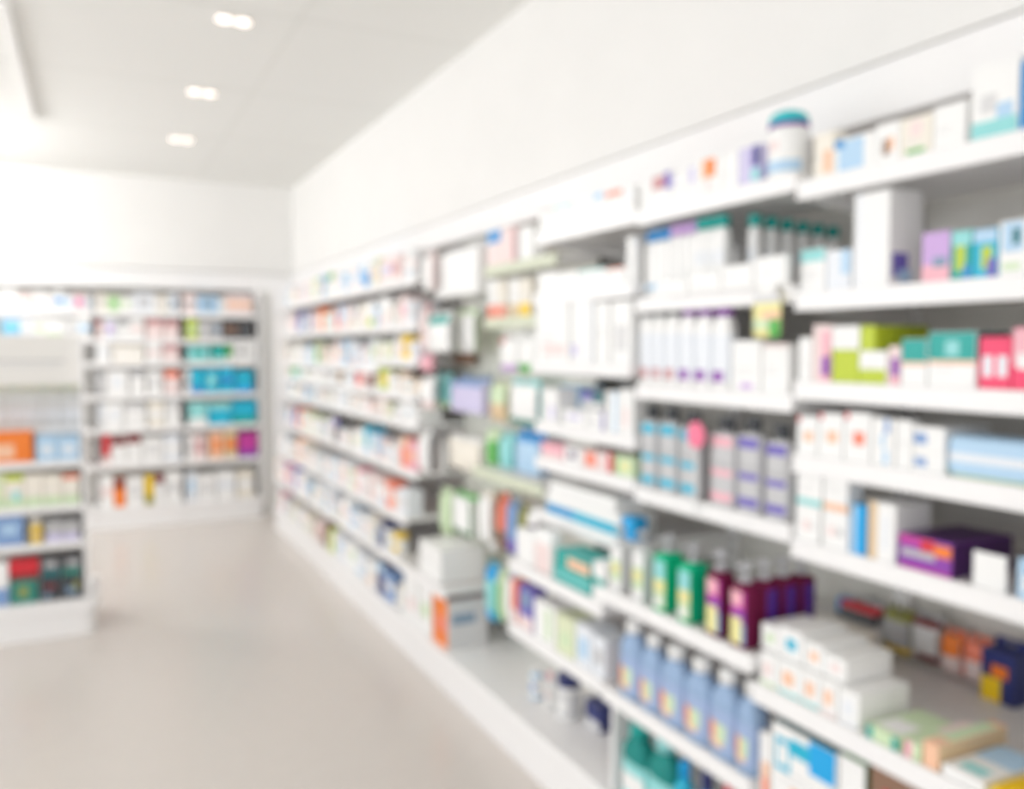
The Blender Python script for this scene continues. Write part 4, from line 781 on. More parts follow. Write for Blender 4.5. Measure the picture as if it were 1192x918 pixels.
('flat_box', 'carton', 1.464, 2.4245, 0.8257, -90, 0.219, 0.055, 0.11, 'teal carton with peach panel, upper of two, seventh shelf, third right-wall bay', 'box', 'box stock, seventh shelf, third right-wall bay', ('tl', [('F', 0.35, 0.1, 1, 0.75, 'pe')])),
('upright_carton', 'carton', 1.449, 2.2575, 0.7703, -90, 0.073, 0.121, 0.08, 'white carton with teal stripe beside teal cartons, seventh shelf, third right-wall bay', 'box', 'box stock, seventh shelf, third right-wall bay', ('wh', [('F', 0, 0.4, 1, 0.6, 'tl')])),
('upright_carton', 'carton', 1.439, 2.854, 0.5303, -90, 0.048, 0.161, 0.06, 'red upright carton, eighth shelf, third right-wall bay', 'box', 'box stock, eighth shelf, third right-wall bay', ('co', [('F', 0, 0, 1, 0.3, 'pp')])),
('upright_carton', 'carton', 1.439, 2.7605, 0.5303, -90, 0.111, 0.158, 0.06, 'violet-blue carton with pink foot, eighth shelf, third right-wall bay', 'box', 'box stock, eighth shelf, third right-wall bay', ('vi', [('F', 0, 0, 1, 0.3, 'pp'), ('F', 0.2, 0.5, 0.8, 0.9, 'sl')])),
('carton', 'carton', 1.459, 2.6155, 0.5303, -90, 0.153, 0.137, 0.1, 'white carton with green diagonal, eighth shelf, third right-wall bay', 'box', 'box stock, eighth shelf, third right-wall bay', ('wh', [('F', 0.55, 0.1, 0.8, 0.9, 'lg')])),
('carton', 'carton', 1.459, 2.469, 0.5303, -90, 0.116, 0.13, 0.1, 'pale green carton, eighth shelf, third right-wall bay', 'box', 'box stock, eighth shelf, third right-wall bay', ('gb', [('F', 0.2, 0.2, 0.8, 0.6, 'lg')])),
('upright_carton', 'carton', 1.459, 2.3505, 0.5303, -90, 0.097, 0.135, 0.1, 'pale blue-grey carton, eighth shelf, third right-wall bay', 'box', 'box stock, eighth shelf, third right-wall bay', ('pw', [('F', 0.2, 0.2, 0.8, 0.7, 'lb')])),
('upright_carton', 'carton', 1.459, 2.2565, 0.5303, -90, 0.071, 0.126, 0.1, 'grey-blue carton, eighth shelf, third right-wall bay', 'box', 'box stock, eighth shelf, third right-wall bay', ('pw', [('F', 0.2, 0.3, 0.8, 0.7, 'gy')])),
('bottle', 'cap', 1.545, 2.929, 0.1903, -90, 0.054, 0.124, 0.054, 'pale blue bottle, base shelf, third right-wall bay', 'bottle', 'bottle stock, base shelf, third right-wall bay', ('wh', 'lb', 'wh', [(0.2, 0.3, 0.8, 0.7, 'mb')], 0.2, 0.6)),
('bottle', 'cap', 1.5424, 2.819, 0.1903, -90, 0.0327, 0.138, 0.0327, 'slim white bottle with pink cap, base shelf, third right-wall bay', 'bottle', 'bottle stock, base shelf, third right-wall bay', ('pk', 'wh', 'wh', [(0.2, 0.3, 0.8, 0.7, 'pp')], 0.2, 0.6)),
('jar', 'jar', 1.5677, 2.718, 0.1903, -90, 0.0895, 0.162, 0.0895, 'white jar with navy lid, base shelf, third right-wall bay', 'jar', 'jar stock, base shelf, third right-wall bay', ('nv', 'wh', None, 'lgy', [(0.2, 0.2, 0.8, 0.7, 'wh')], False)),
('carton', 'carton', 1.623, 2.592, 0.1903, -90, 0.1, 0.094, 0.06, 'navy carton, base shelf, third right-wall bay', 'box', 'box stock, base shelf, third right-wall bay', ('nv', [('F', 0, 0, 1, 0.35, 'lgy')])),
('carton', 'carton', 1.644, 3.4725, 1.9203, -90, 0.141, 0.159, 0.06, 'pink carton with blue top, top shelf, fourth right-wall bay', 'box', 'box stock, top shelf, fourth right-wall bay', ('pp', [('F', 0, 0.65, 1, 1, 'bl')])),
('carton', 'carton', 1.644, 3.3265, 1.9203, -90, 0.135, 0.152, 0.06, 'lilac-pink carton, top shelf, fourth right-wall bay', 'box', 'box stock, top shelf, fourth right-wall bay', ('pp', [('F', 0.75, 0, 1, 1, 'rs')])),
('carton', 'carton', 1.644, 3.173, 1.9203, -90, 0.14, 0.137, 0.06, 'white carton with grey edge, top shelf, fourth right-wall bay', 'box', 'box stock, top shelf, fourth right-wall bay', ('wh', [('F', 0, 0, 0.2, 1, 'gy')])),
('upright_carton', 'carton', 1.639, 3.497, 1.6903, -90, 0.082, 0.176, 0.05, 'white carton with red foot, second shelf, fourth right-wall bay', 'box', 'box stock, second shelf, fourth right-wall bay', ('wh', [('F', 0, 0, 1, 0.35, 'co')])),
('upright_carton', 'carton', 1.639, 3.3985, 1.6903, -90, 0.079, 0.165, 0.05, 'cream carton with red foot, second shelf, fourth right-wall bay', 'box', 'box stock, second shelf, fourth right-wall bay', ('cr', [('F', 0, 0, 1, 0.35, 'co')])),
('upright_carton', 'carton', 1.639, 3.276, 1.6903, -90, 0.082, 0.16, 0.05, 'white carton with yellow foot, second shelf, fourth right-wall bay', 'box', 'box stock, second shelf, fourth right-wall bay', ('wh', [('F', 0, 0, 1, 0.35, 'tn')])),
('upright_carton', 'carton', 1.639, 3.172, 1.6903, -90, 0.094, 0.156, 0.05, 'cream carton with yellow foot, second shelf, fourth right-wall bay', 'box', 'box stock, second shelf, fourth right-wall bay', ('cr', [('F', 0, 0, 1, 0.35, 'ye')])),
('hanging_pack', 'hang', 1.67, 3.4025, 1.4583, -90, 0.165, 0.166, 0.03, 'white hanging pack with red corner, hung in fourth right-wall bay', 'pack', 'pack stock, on hooks, fourth right-wall bay', ('wh', 'wh', [('F', 0, 0.8, 0.4, 1, 'rd'), ('F', 0, 0, 1, 0.2, 'li')], 'pouch')),
('hanging_pack', 'hang', 1.67, 3.2275, 1.4553, -90, 0.167, 0.173, 0.03, 'white hanging pack with green foot, hung in fourth right-wall bay', 'pack', 'pack stock, on hooks, fourth right-wall bay', ('wh', 'wh', [('F', 0.1, 0, 0.8, 0.25, 'gr')], 'pouch')),
('hanging_pack', 'hang', 1.67, 3.5145, 1.2303, -90, 0.165, 0.179, 0.03, 'tan and pale green hanging pack, hung in fourth right-wall bay', 'pack', 'pack stock, on hooks, fourth right-wall bay', ('gb', 'tn', [('F', 0, 0.5, 1, 1, 'lg')], 'pouch')),
('hanging_pack', 'hang', 1.67, 3.262, 1.2353, -90, 0.252, 0.19, 0.03, 'white hanging pack with teal rim, hung in fourth right-wall bay', 'pack', 'pack stock, on hooks, fourth right-wall bay', ('aq', 'wh', [('F', 0, 0, 1, 0.15, 'tg')], 'pouch')),
('hanging_pack', 'hang', 1.67, 3.5795, 1.0023, -90, 0.133, 0.191, 0.03, 'lime green hanging pack, hung in fourth right-wall bay', 'pack', 'pack stock, on hooks, fourth right-wall bay', ('lg', 'lg', [('F', 0.4, 0, 1, 0.8, 'gr')], 'pouch')),
('hanging_pack', 'hang', 1.67, 3.4285, 1.0063, -90, 0.133, 0.181, 0.03, 'pale teal hanging pack, hung in fourth right-wall bay', 'pack', 'pack stock, on hooks, fourth right-wall bay', ('aq', 'aq', [('F', 0, 0, 0.2, 1, 'dt')], 'pouch')),
('hanging_pack', 'hang', 1.69, 3.2325, 0.9963, -90, 0.225, 0.219, 0.05, 'pale blue hanging pack with blue ends, hung in fourth right-wall bay', 'pack', 'pack stock, on hooks, fourth right-wall bay', ('bl', 'lb', [('F', 0, 0.85, 1, 1, 'bl'), ('F', 0.4, 0, 1, 0.15, 'dt')], 'pouch')),
('hanging_pack', 'hang', 1.65, 3.5315, 0.6303, -90, 0.085, 0.277, 0.03, 'tan hanging pack, hung in fourth right-wall bay', 'pack', 'pack stock, on hooks, fourth right-wall bay', ('tn', 'wh', [], 'pouch')),
('hanging_pack', 'hang', 1.65, 3.435, 0.6593, -90, 0.09, 0.255, 0.03, 'coral red hanging pack, hung in fourth right-wall bay', 'pack', 'pack stock, on hooks, fourth right-wall bay', ('co', 'co', [('F', 0, 0, 1, 0.4, 'bn')], 'pouch')),
('hanging_pack', 'hang', 1.65, 3.3305, 0.6623, -90, 0.103, 0.246, 0.03, 'slate blue hanging pack, hung in fourth right-wall bay', 'pack', 'pack stock, on hooks, fourth right-wall bay', ('sl', 'mb', [('F', 0.0, 0.0, 1, 0.3, 'vi')], 'pouch')),
('hanging_pack', 'hang', 1.65, 3.2295, 0.7033, -90, 0.065, 0.191, 0.03, 'olive hanging pack, hung in fourth right-wall bay', 'pack', 'pack stock, on hooks, fourth right-wall bay', ('ol', 'ol', [], 'pouch')),
('hanging_pack', 'hang', 1.62, 3.08, 0.7023, -90, 0.084, 0.212, 0.03, 'white hanging pack with purple blot, hung in fourth right-wall bay', 'pack', 'pack stock, on hooks, fourth right-wall bay', ('wh', 'wh', [('F', 0.4, 0.3, 1, 0.75, 'dp')], 'pouch')),
('hanging_pack', 'hang', 1.6, 3.4425, 0.3443, -90, 0.101, 0.261, 0.03, 'cyan hanging pack, hung in fourth right-wall bay', 'pack', 'pack stock, on hooks, fourth right-wall bay', ('cy', 'aq', [('F', 0, 0, 0.8, 0.2, 'sb'), ('F', 0, 0.8, 1, 1, 'sb')], 'pouch')),
('hanging_pack', 'hang', 1.6, 3.3385, 0.3743, -90, 0.071, 0.228, 0.03, 'green and white hanging pack, hung in fourth right-wall bay', 'pack', 'pack stock, on hooks, fourth right-wall bay', ('lg', 'lg', [('F', 0, 0, 0.5, 0.8, 'gr')], 'pouch')),
('hanging_pack', 'hang', 1.6, 3.2605, 0.3963, -90, 0.051, 0.201, 0.03, 'pale lilac hanging pack, hung in fourth right-wall bay', 'pack', 'pack stock, on hooks, fourth right-wall bay', ('pl', 'wh', [], 'pouch')),
('hanging_pack', 'hang', 1.565, 4.125, 1.8523, -90, 0.136, 0.194, 0.03, 'pale pink hanging pack, hung in fifth right-wall bay', 'pack', 'pack stock, on hooks, fifth right-wall bay', ('pp', 'wh', [('F', 0.7, 0, 1, 1, 'pp')], 'pouch')),
('hanging_pack', 'hang', 1.65, 3.863, 1.8123, -90, 0.53, 0.246, 0.06, 'large white hanging box with grey frame, hung in fifth right-wall bay', 'pack', 'pack stock, on hooks, fifth right-wall bay', ('gy', 'wh', [], 'box')),
('hanging_pack', 'hang', 1.565, 4.1795, 1.5473, -90, 0.089, 0.246, 0.03, 'rose hanging pack, hung in fifth right-wall bay', 'pack', 'pack stock, on hooks, fifth right-wall bay', ('rs', 'pp', [], 'pouch')),
('hanging_pack', 'hang', 1.565, 3.982, 1.5393, -90, 0.282, 0.198, 0.03, 'white hanging pack with green top, hung in fifth right-wall bay', 'pack', 'pack stock, on hooks, fifth right-wall bay', ('wh', 'wh', [('F', 0.1, 0.78, 0.9, 1, 'tl')], 'pouch')),
('hanging_pack', 'hang', 1.65, 3.8555, 1.5393, -90, 0.235, 0.208, 0.03, 'pale green hanging pack, hung in fifth right-wall bay', 'pack', 'pack stock, on hooks, fifth right-wall bay', ('lg', 'wh', [('F', 0, 0, 0.3, 1, 'lg')], 'pouch')),
('hanging_pack', 'hang', 1.565, 4.164, 1.4413, -90, 0.152, 0.088, 0.03, 'small pink hanging pack, hung in fifth right-wall bay', 'pack', 'pack stock, on hooks, fifth right-wall bay', ('pk', 'pk', [], 'pouch')),
('hanging_pack', 'hang', 1.75, 4.118, 1.4763, -90, 0.276, 0.057, 0.03, 'small brown hanging pack, hung in fifth right-wall bay', 'pack', 'pack stock, on hooks, fifth right-wall bay', ('bn', 'bn', [], 'box')),
('hanging_pack', 'hang', 1.565, 4.148, 1.2473, -90, 0.164, 0.168, 0.03, 'white hanging pack with pink foot, hung in fifth right-wall bay', 'pack', 'pack stock, on hooks, fifth right-wall bay', ('wh', 'wh', [('F', 0, 0, 1, 0.3, 'pp')], 'pouch')),
('hanging_pack', 'hang', 1.65, 4.155, 1.2533, -90, 0.22, 0.178, 0.03, 'mint green hanging pack, hung in fifth right-wall bay', 'pack', 'pack stock, on hooks, fifth right-wall bay', ('aq', 'aq', [('F', 0, 0, 1, 0.2, 'lg')], 'pouch')),
('hanging_pack', 'hang', 1.67, 3.8095, 1.2503, -90, 0.379, 0.174, 0.05, 'lilac-blue hanging box, hung in fifth right-wall bay', 'pack', 'pack stock, on hooks, fifth right-wall bay', ('sl', 'pl', [('F', 0, 0.85, 1, 1, 'mb')], 'box')),
('hanging_pack', 'hang', 1.65, 4.182, 0.9093, -90, 0.124, 0.181, 0.03, 'slim white hanging pack, hung in fifth right-wall bay', 'pack', 'pack stock, on hooks, fifth right-wall bay', ('wh', 'wh', [], 'pouch')),
('hanging_pack', 'hang', 1.65, 3.8655, 0.9603, -90, 0.391, 0.169, 0.03, 'wide white hanging pack, hung in fifth right-wall bay', 'pack', 'pack stock, on hooks, fifth right-wall bay', ('wh', 'cr', [], 'pouch')),
('hanging_pack', 'hang', 1.565, 4.1975, 0.9213, -90, 0.155, 0.216, 0.03, 'white hanging pack with grey edge, hung in fifth right-wall bay', 'pack', 'pack stock, on hooks, fifth right-wall bay', ('wh', 'wh', [('F', 0.8, 0, 1, 1, 'gy')], 'pouch')),
('hanging_pack', 'hang', 1.61, 4.0115, 0.6193, -90, 0.141, 0.237, 0.03, 'pale green slim hanging pack, hung in fifth right-wall bay', 'pack', 'pack stock, on hooks, fifth right-wall bay', ('lg', 'lg', [], 'pouch')),
('hanging_pack', 'hang', 1.61, 3.7625, 0.6693, -90, 0.243, 0.199, 0.03, 'white hanging box with green border, hung in fifth right-wall bay', 'pack', 'pack stock, on hooks, fifth right-wall bay', ('gr', 'wh', [('F', 0.85, 0, 1, 1, 'dg'), ('F', 0, 0, 1, 0.1, 'dg')], 'box')),
('hanging_pack', 'hang', 1.61, 3.529, 0.6833, -90, 0.124, 0.228, 0.03, 'tall white hanging pack, hung in fifth right-wall bay', 'pack', 'pack stock, on hooks, fifth right-wall bay', ('cr', 'wh', [], 'pouch')),
('flat_box', 'carton', 1.54, 3.81, 0.4703, -90, 0.29, 0.155, 0.22, 'large white carton on the shelf corner, top shelf, fifth right-wall bay', 'box', 'box stock, top shelf, fifth right-wall bay', ('wh', [])),
('carton', 'carton', 1.525, 3.663, 0.1903, -90, 0.186, 0.225, 0.2, 'orange carton with dark red top, base shelf, fifth right-wall bay', 'box', 'box stock, base shelf, fifth right-wall bay', ('lgy', [('F', 0, 0, 1, 1, 'og'), ('F', 0.2, 0.3, 1, 0.6, 'co'), ('T', 0, 0, 1, 1, 'dr'), ('R', 0.1, 0.5, 0.7, 0.7, 'sl')])),
('carton', 'carton', 1.495, 4.0735, 0.1903, -90, 0.209, 0.231, 0.14, 'white low carton, base shelf, fifth right-wall bay', 'box', 'box stock, base shelf, fifth right-wall bay', ('wh', [('F', 0.3, 0.2, 0.8, 0.5, 'pp')])),
('upright_carton', 'carton', 1.495, 3.8615, 0.1903, -90, 0.167, 0.231, 0.14, 'white carton with pale green print, base shelf, fifth right-wall bay', 'box', 'box stock, base shelf, fifth right-wall bay', ('wh', [('F', 0.2, 0.3, 0.8, 0.6, 'lg')])),
('upright_carton', 'carton', 1.5635, 4.8079, 1.9303, -90, 0.1022, 0.1333, 0.0829, 'pale pink carton with light blue patch, top shelf, sixth right-wall bay', 'box', 'box stock, top shelf, sixth right-wall bay', ('pp', [('F', 0.25, 0.3, 0.75, 0.75, 'lb~')])),
('carton', 'carton', 1.5676, 4.6946, 1.9303, -90, 0.1164, 0.1452, 0.0912, 'pale pink carton with pale lilac band, top shelf, sixth right-wall bay', 'box', 'box stock, top shelf, sixth right-wall bay', ('pp', [('F', 0, 0.35, 1, 0.65, 'pl')])),
('carton', 'carton', 1.5914, 4.567, 1.9303, -90, 0.1308, 0.1437, 0.1388, 'pale pink carton with dusty rose band, top shelf, sixth right-wall bay', 'box', 'box stock, top shelf, sixth right-wall bay', ('pp', [('F', 0, 0.35, 1, 0.65, 'rs')])),
('jar', 'jar', 1.5645, 4.4385, 1.9303, -90, 0.085, 0.1105, 0.085, 'white tub with pale pink lid, top shelf, sixth right-wall bay', 'tub', 'tub stock, top shelf, sixth right-wall bay', ('pp', 'wh', None, 'wh', [(0.15, 0.2, 0.85, 0.7, 'pp')], False)),
('upright_carton', 'carton', 1.5724, 4.3409, 1.9303, -90, 0.0689, 0.1552, 0.1008, 'white carton with light blue foot, top shelf, sixth right-wall bay', 'box', 'box stock, top shelf, sixth right-wall bay', ('wh', [('F', 0, 0, 1, 0.3, 'lb~')])),
('upright_carton', 'carton', 1.573, 4.2652, 1.9303, -90, 0.0745, 0.1388, 0.102, 'light grey carton with pale pink band, top shelf, sixth right-wall bay', 'box', 'box stock, top shelf, sixth right-wall bay', ('lgy', [('F', 0, 0.35, 1, 0.65, 'pp')])),
('carton', 'carton', 1.5835, 4.7861, 1.6903, -90, 0.1458, 0.1631, 0.1231, 'white carton with pale pink foot, second shelf, sixth right-wall bay', 'box', 'box stock, second shelf, sixth right-wall bay', ('wh', [('F', 0, 0, 1, 0.3, 'pp')])),
('upright_carton', 'carton', 1.5866, 4.675, 1.6903, -90, 0.0684, 0.1335, 0.1293, 'white carton with pale peach band, second shelf, sixth right-wall bay', 'box', 'box stock, second shelf, sixth right-wall bay', ('wh', [('F', 0, 0.35, 1, 0.65, 'pe~')])),
('jar', 'jar', 1.5645, 4.5655, 1.6903, -90, 0.085, 0.1105, 0.085, 'white tub with cream lid, second shelf, sixth right-wall bay', 'tub', 'tub stock, second shelf, sixth right-wall bay', ('cr', 'wh', None, 'wh', [(0.15, 0.2, 0.85, 0.7, 'cr')], False)),
('upright_carton', 'carton', 1.5768, 4.4421, 1.6903, -90, 0.096, 0.1545, 0.1096, 'pale pink carton with pink band, second shelf, sixth right-wall bay', 'box', 'box stock, second shelf, sixth right-wall bay', ('pp', [('F', 0, 0.35, 1, 0.65, 'pk')])),
('carton', 'carton', 1.5907, 4.3301, 1.6903, -90, 0.12, 0.118, 0.1375, 'pale blue-white carton with light grey band, second shelf, sixth right-wall bay', 'box', 'box stock, second shelf, sixth right-wall bay', ('pw', [('F', 0, 0.35, 1, 0.65, 'lgy')])),
('upright_carton', 'carton', 1.5733, 4.8213, 1.5003, -90, 0.0754, 0.0954, 0.1025, 'white carton with pale pink band, third shelf, sixth right-wall bay', 'box', 'box stock, third shelf, sixth right-wall bay', ('wh', [('F', 0, 0.35, 1, 0.65, 'pp')])),
('carton', 'carton', 1.5717, 4.7193, 1.5003, -90, 0.1206, 0.092, 0.0993, 'pale olive carton with cream patch, third shelf, sixth right-wall bay', 'box', 'box stock, third shelf, sixth right-wall bay', ('gb', [('F', 0.25, 0.3, 0.75, 0.75, 'cr')])),
('bottle', 'cap', 1.5595, 4.6062, 1.5003, -90, 0.075, 0.1387, 0.075, 'white bottle with white cap, third shelf, sixth right-wall bay', 'bottle', 'bottle stock, third shelf, sixth right-wall bay', ('wh', 'wh', 'wh', [(0.2, 0.3, 0.8, 0.7, 'pp')], 0.18, 0.6)),
('jar', 'jar', 1.5625, 4.5129, 1.5003, -90, 0.081, 0.1053, 0.081, 'white tub with pale pink lid, third shelf, sixth right-wall bay', 'tub', 'tub stock, third shelf, sixth right-wall bay', ('pp', 'wh', None, 'wh', [(0.15, 0.2, 0.85, 0.7, 'pp')], False)),
('carton', 'carton', 1.5596, 4.4045, 1.5003, -90, 0.1278, 0.1287, 0.0751, 'yellow carton with tan band, third shelf, sixth right-wall bay', 'box', 'box stock, third shelf, sixth right-wall bay', ('ye', [('F', 0, 0.35, 1, 0.65, 'tn')])),
('carton', 'carton', 1.5615, 4.2823, 1.5003, -90, 0.1086, 0.0952, 0.0789, 'pale blue-white carton with light grey band, third shelf, sixth right-wall bay', 'box', 'box stock, third shelf, sixth right-wall bay', ('pw', [('F', 0, 0.35, 1, 0.65, 'lgy')])),
('carton', 'carton', 1.579, 4.7927, 1.3203, -90, 0.1326, 0.1228, 0.1139, 'lime carton with yellow band, fourth shelf, sixth right-wall bay', 'box', 'box stock, fourth shelf, sixth right-wall bay', ('yg', [('F', 0, 0.35, 1, 0.65, 'ye')])),
('upright_carton', 'carton', 1.581, 4.6803, 1.3203, -90, 0.0843, 0.1094, 0.1181, 'cream carton with pale blue-white patch, fourth shelf, sixth right-wall bay', 'box', 'box stock, fourth shelf, sixth right-wall bay', ('cr', [('F', 0.25, 0.3, 0.75, 0.75, 'pw')])),
('carton', 'carton', 1.5584, 4.5818, 1.3203, -90, 0.1046, 0.0803, 0.0727, 'white carton with light grey band, fourth shelf, sixth right-wall bay', 'box', 'box stock, fourth shelf, sixth right-wall bay', ('wh', [('F', 0, 0.35, 1, 0.65, 'lgy')])),
('jar', 'jar', 1.5645, 4.483, 1.3203, -90, 0.085, 0.1105, 0.085, 'cream tub with pale peach lid, fourth shelf, sixth right-wall bay', 'tub', 'tub stock, fourth shelf, sixth right-wall bay', ('pe~', 'cr', None, 'cr', [(0.15, 0.2, 0.85, 0.7, 'pe~')], False)),
('carton', 'carton', 1.5668, 4.3747, 1.3203, -90, 0.1236, 0.0798, 0.0896, 'cream carton with light blue band, fourth shelf, sixth right-wall bay', 'box', 'box stock, fourth shelf, sixth right-wall bay', ('cr', [('F', 0, 0.35, 1, 0.65, 'lb~')])),
('bottle', 'cap', 1.5595, 4.2684, 1.3203, -90, 0.075, 0.0769, 0.075, 'cream bottle with pale peach cap, fourth shelf, sixth right-wall bay', 'bottle', 'bottle stock, fourth shelf, sixth right-wall bay', ('pe~', 'cr', 'cr', [(0.2, 0.3, 0.8, 0.7, 'pe~')], 0.18, 0.6)),
('carton', 'carton', 1.5602, 4.8147, 1.1703, -90, 0.0886, 0.1093, 0.0765, 'pale pink carton with white band, fifth shelf, sixth right-wall bay', 'box', 'box stock, fifth shelf, sixth right-wall bay', ('pp', [('F', 0, 0.35, 1, 0.65, 'wh')])),
('carton', 'carton', 1.5776, 4.7154, 1.1703, -90, 0.102, 0.0755, 0.1113, 'pale olive carton with pale pink patch, fifth shelf, sixth right-wall bay', 'box', 'box stock, fifth shelf, sixth right-wall bay', ('gb', [('F', 0.25, 0.3, 0.75, 0.75, 'pp')])),
('bottle', 'cap', 1.5595, 4.6084, 1.1703, -90, 0.075, 0.0767, 0.075, 'pale blue-white bottle with white cap, fifth shelf, sixth right-wall bay', 'bottle', 'bottle stock, fifth shelf, sixth right-wall bay', ('wh', 'pw', 'pw', [(0.2, 0.3, 0.8, 0.7, 'pp')], 0.18, 0.6)),
('carton', 'carton', 1.5729, 4.5167, 1.1703, -90, 0.0714, 0.0747, 0.1017, 'white carton with light grey band, first such from left, fifth shelf, sixth right-wall bay', 'box', 'box stock, fifth shelf, sixth right-wall bay', ('wh', [('F', 0, 0.35, 1, 0.65, 'lgy')])),
('upright_carton', 'carton', 1.56, 4.4423, 1.1703, -90, 0.0696, 0.1021, 0.0759, 'white carton with light grey foot, fifth shelf, sixth right-wall bay', 'box', 'box stock, fifth shelf, sixth right-wall bay', ('wh', [('F', 0, 0, 1, 0.3, 'lgy')])),
('upright_carton', 'carton', 1.5789, 4.3674, 1.1703, -90, 0.0722, 0.0987, 0.1137, 'white carton with light blue band, fifth shelf, sixth right-wall bay', 'box', 'box stock, fifth shelf, sixth right-wall bay', ('wh', [('F', 0, 0.35, 1, 0.65, 'lb~')])),
('carton', 'carton', 1.5918, 4.2776, 1.1703, -90, 0.0993, 0.0877, 0.1395, 'white carton with light grey band, second such from left, fifth shelf, sixth right-wall bay', 'box', 'box stock, fifth shelf, sixth right-wall bay', ('wh', [('F', 0, 0.35, 1, 0.65, 'lgy')])),
('carton', 'carton', 1.5863, 4.7969, 0.9103, -90, 0.1243, 0.1216, 0.1287, 'pale pink carton with light blue band, sixth shelf, sixth right-wall bay', 'box', 'box stock, sixth shelf, sixth right-wall bay', ('pp', [('F', 0, 0.35, 1, 0.65, 'lb~')])),
('carton', 'carton', 1.5651, 4.6677, 0.9103, -90, 0.126, 0.097, 0.0861, 'white carton with light blue band, sixth shelf, sixth right-wall bay', 'box', 'box stock, sixth shelf, sixth right-wall bay', ('wh', [('F', 0, 0.35, 1, 0.65, 'lb~')])),
('upright_carton', 'carton', 1.5699, 4.5478, 0.9103, -90, 0.1058, 0.137, 0.0958, 'light grey carton with pale pink band, sixth shelf, sixth right-wall bay', 'box', 'box stock, sixth shelf, sixth right-wall bay', ('lgy', [('F', 0, 0.35, 1, 0.65, 'pp')])),
('upright_carton', 'carton', 1.569, 4.4335, 0.9103, -90, 0.1149, 0.164, 0.094, 'coral carton with peach top, sixth shelf, sixth right-wall bay', 'box', 'box stock, sixth shelf, sixth right-wall bay', ('co', [('F', 0, 0.7, 1, 1, 'pe')])),
('upright_carton', 'carton', 1.5658, 4.3191, 0.9103, -90, 0.1059, 0.154, 0.0875, 'pink carton with peach band, sixth shelf, sixth right-wall bay', 'box', 'box stock, sixth shelf, sixth right-wall bay', ('pk', [('F', 0, 0.35, 1, 0.65, 'pe')])),
('carton', 'carton', 1.5045, 4.7939, 0.6803, -90, 0.1303, 0.1482, 0.085, 'pale pink carton with white patch, seventh shelf, sixth right-wall bay', 'box', 'box stock, seventh shelf, sixth right-wall bay', ('pp', [('F', 0.25, 0.3, 0.75, 0.75, 'wh')])),
('carton', 'carton', 1.5263, 4.6549, 0.6803, -90, 0.1397, 0.1094, 0.1286, 'white carton with light blue foot, seventh shelf, sixth right-wall bay', 'box', 'box stock, seventh shelf, sixth right-wall bay', ('wh', [('F', 0, 0, 1, 0.3, 'lb~')])),
('carton', 'carton', 1.5029, 4.5196, 0.6803, -90, 0.1229, 0.1504, 0.0818, 'coral carton with white patch, seventh shelf, sixth right-wall bay', 'box', 'box stock, seventh shelf, sixth right-wall bay', ('co', [('F', 0.25, 0.3, 0.75, 0.75, 'wh')])),
('carton', 'carton', 1.5205, 4.4101, 0.6803, -90, 0.088, 0.1096, 0.1171, 'pale pink carton with pale peach band, seventh shelf, sixth right-wall bay', 'box', 'box stock, seventh shelf, sixth right-wall bay', ('pp', [('F', 0, 0.35, 1, 0.65, 'pe~')])),
('carton', 'carton', 1.5067, 4.2955, 0.6803, -90, 0.1334, 0.1377, 0.0895, 'pale blue-white carton with light grey band, seventh shelf, sixth right-wall bay', 'box', 'box stock, seventh shelf, sixth right-wall bay', ('pw', [('F', 0, 0.35, 1, 0.65, 'lgy')])),
('carton', 'carton', 1.4694, 4.7989, 0.4703, -90, 0.1203, 0.1094, 0.1149, 'pale blue-white carton with pale pink band, eighth shelf, sixth right-wall bay', 'box', 'box stock, eighth shelf, sixth right-wall bay', ('pw', [('F', 0, 0.35, 1, 0.65, 'pp')])),
('upright_carton', 'carton', 1.4749, 4.6941, 0.4703, -90, 0.0812, 0.1414, 0.1258, 'plain cream carton, eighth shelf, sixth right-wall bay', 'box', 'box stock, eighth shelf, sixth right-wall bay', ('cr', [])),
('jar', 'jar', 1.4496, 4.6119, 0.4703, -90, 0.0752, 0.0978, 0.0752, 'light blue tub with light grey lid, eighth shelf, sixth right-wall bay', 'tub', 'tub stock, eighth shelf, sixth right-wall bay', ('lgy', 'lb', None, 'lb', [(0.15, 0.2, 0.85, 0.7, 'lgy')], False)),
('upright_carton', 'carton', 1.4635, 4.5183, 0.4703, -90, 0.104, 0.1368, 0.1031, 'navy carton with grey top, eighth shelf, sixth right-wall bay', 'box', 'box stock, eighth shelf, sixth right-wall bay', ('nv', [('F', 0, 0.7, 1, 1, 'gy')])),
('upright_carton', 'carton', 1.4608, 4.4221, 0.4703, -90, 0.0803, 0.1088, 0.0975, 'pale blue-white carton with pale olive patch, eighth shelf, sixth right-wall bay', 'box', 'box stock, eighth shelf, sixth right-wall bay', ('pw', [('F', 0.25, 0.3, 0.75, 0.75, 'gb~')])),
('jar', 'jar', 1.4545, 4.3087, 0.4703, -90, 0.085, 0.1105, 0.085, 'white tub with yellow lid, eighth shelf, sixth right-wall bay', 'tub', 'tub stock, eighth shelf, sixth right-wall bay', ('ye', 'wh', None, 'wh', [(0.15, 0.2, 0.85, 0.7, 'ye')], False)),
('upright_carton', 'carton', 1.4832, 4.8079, 0.1903, -90, 0.1023, 0.1378, 0.1025, 'white carton with pale peach foot, base shelf, sixth right-wall bay', 'box', 'box stock, base shelf, sixth right-wall bay', ('wh', [('F', 0, 0, 1, 0.3, 'pe~')])),
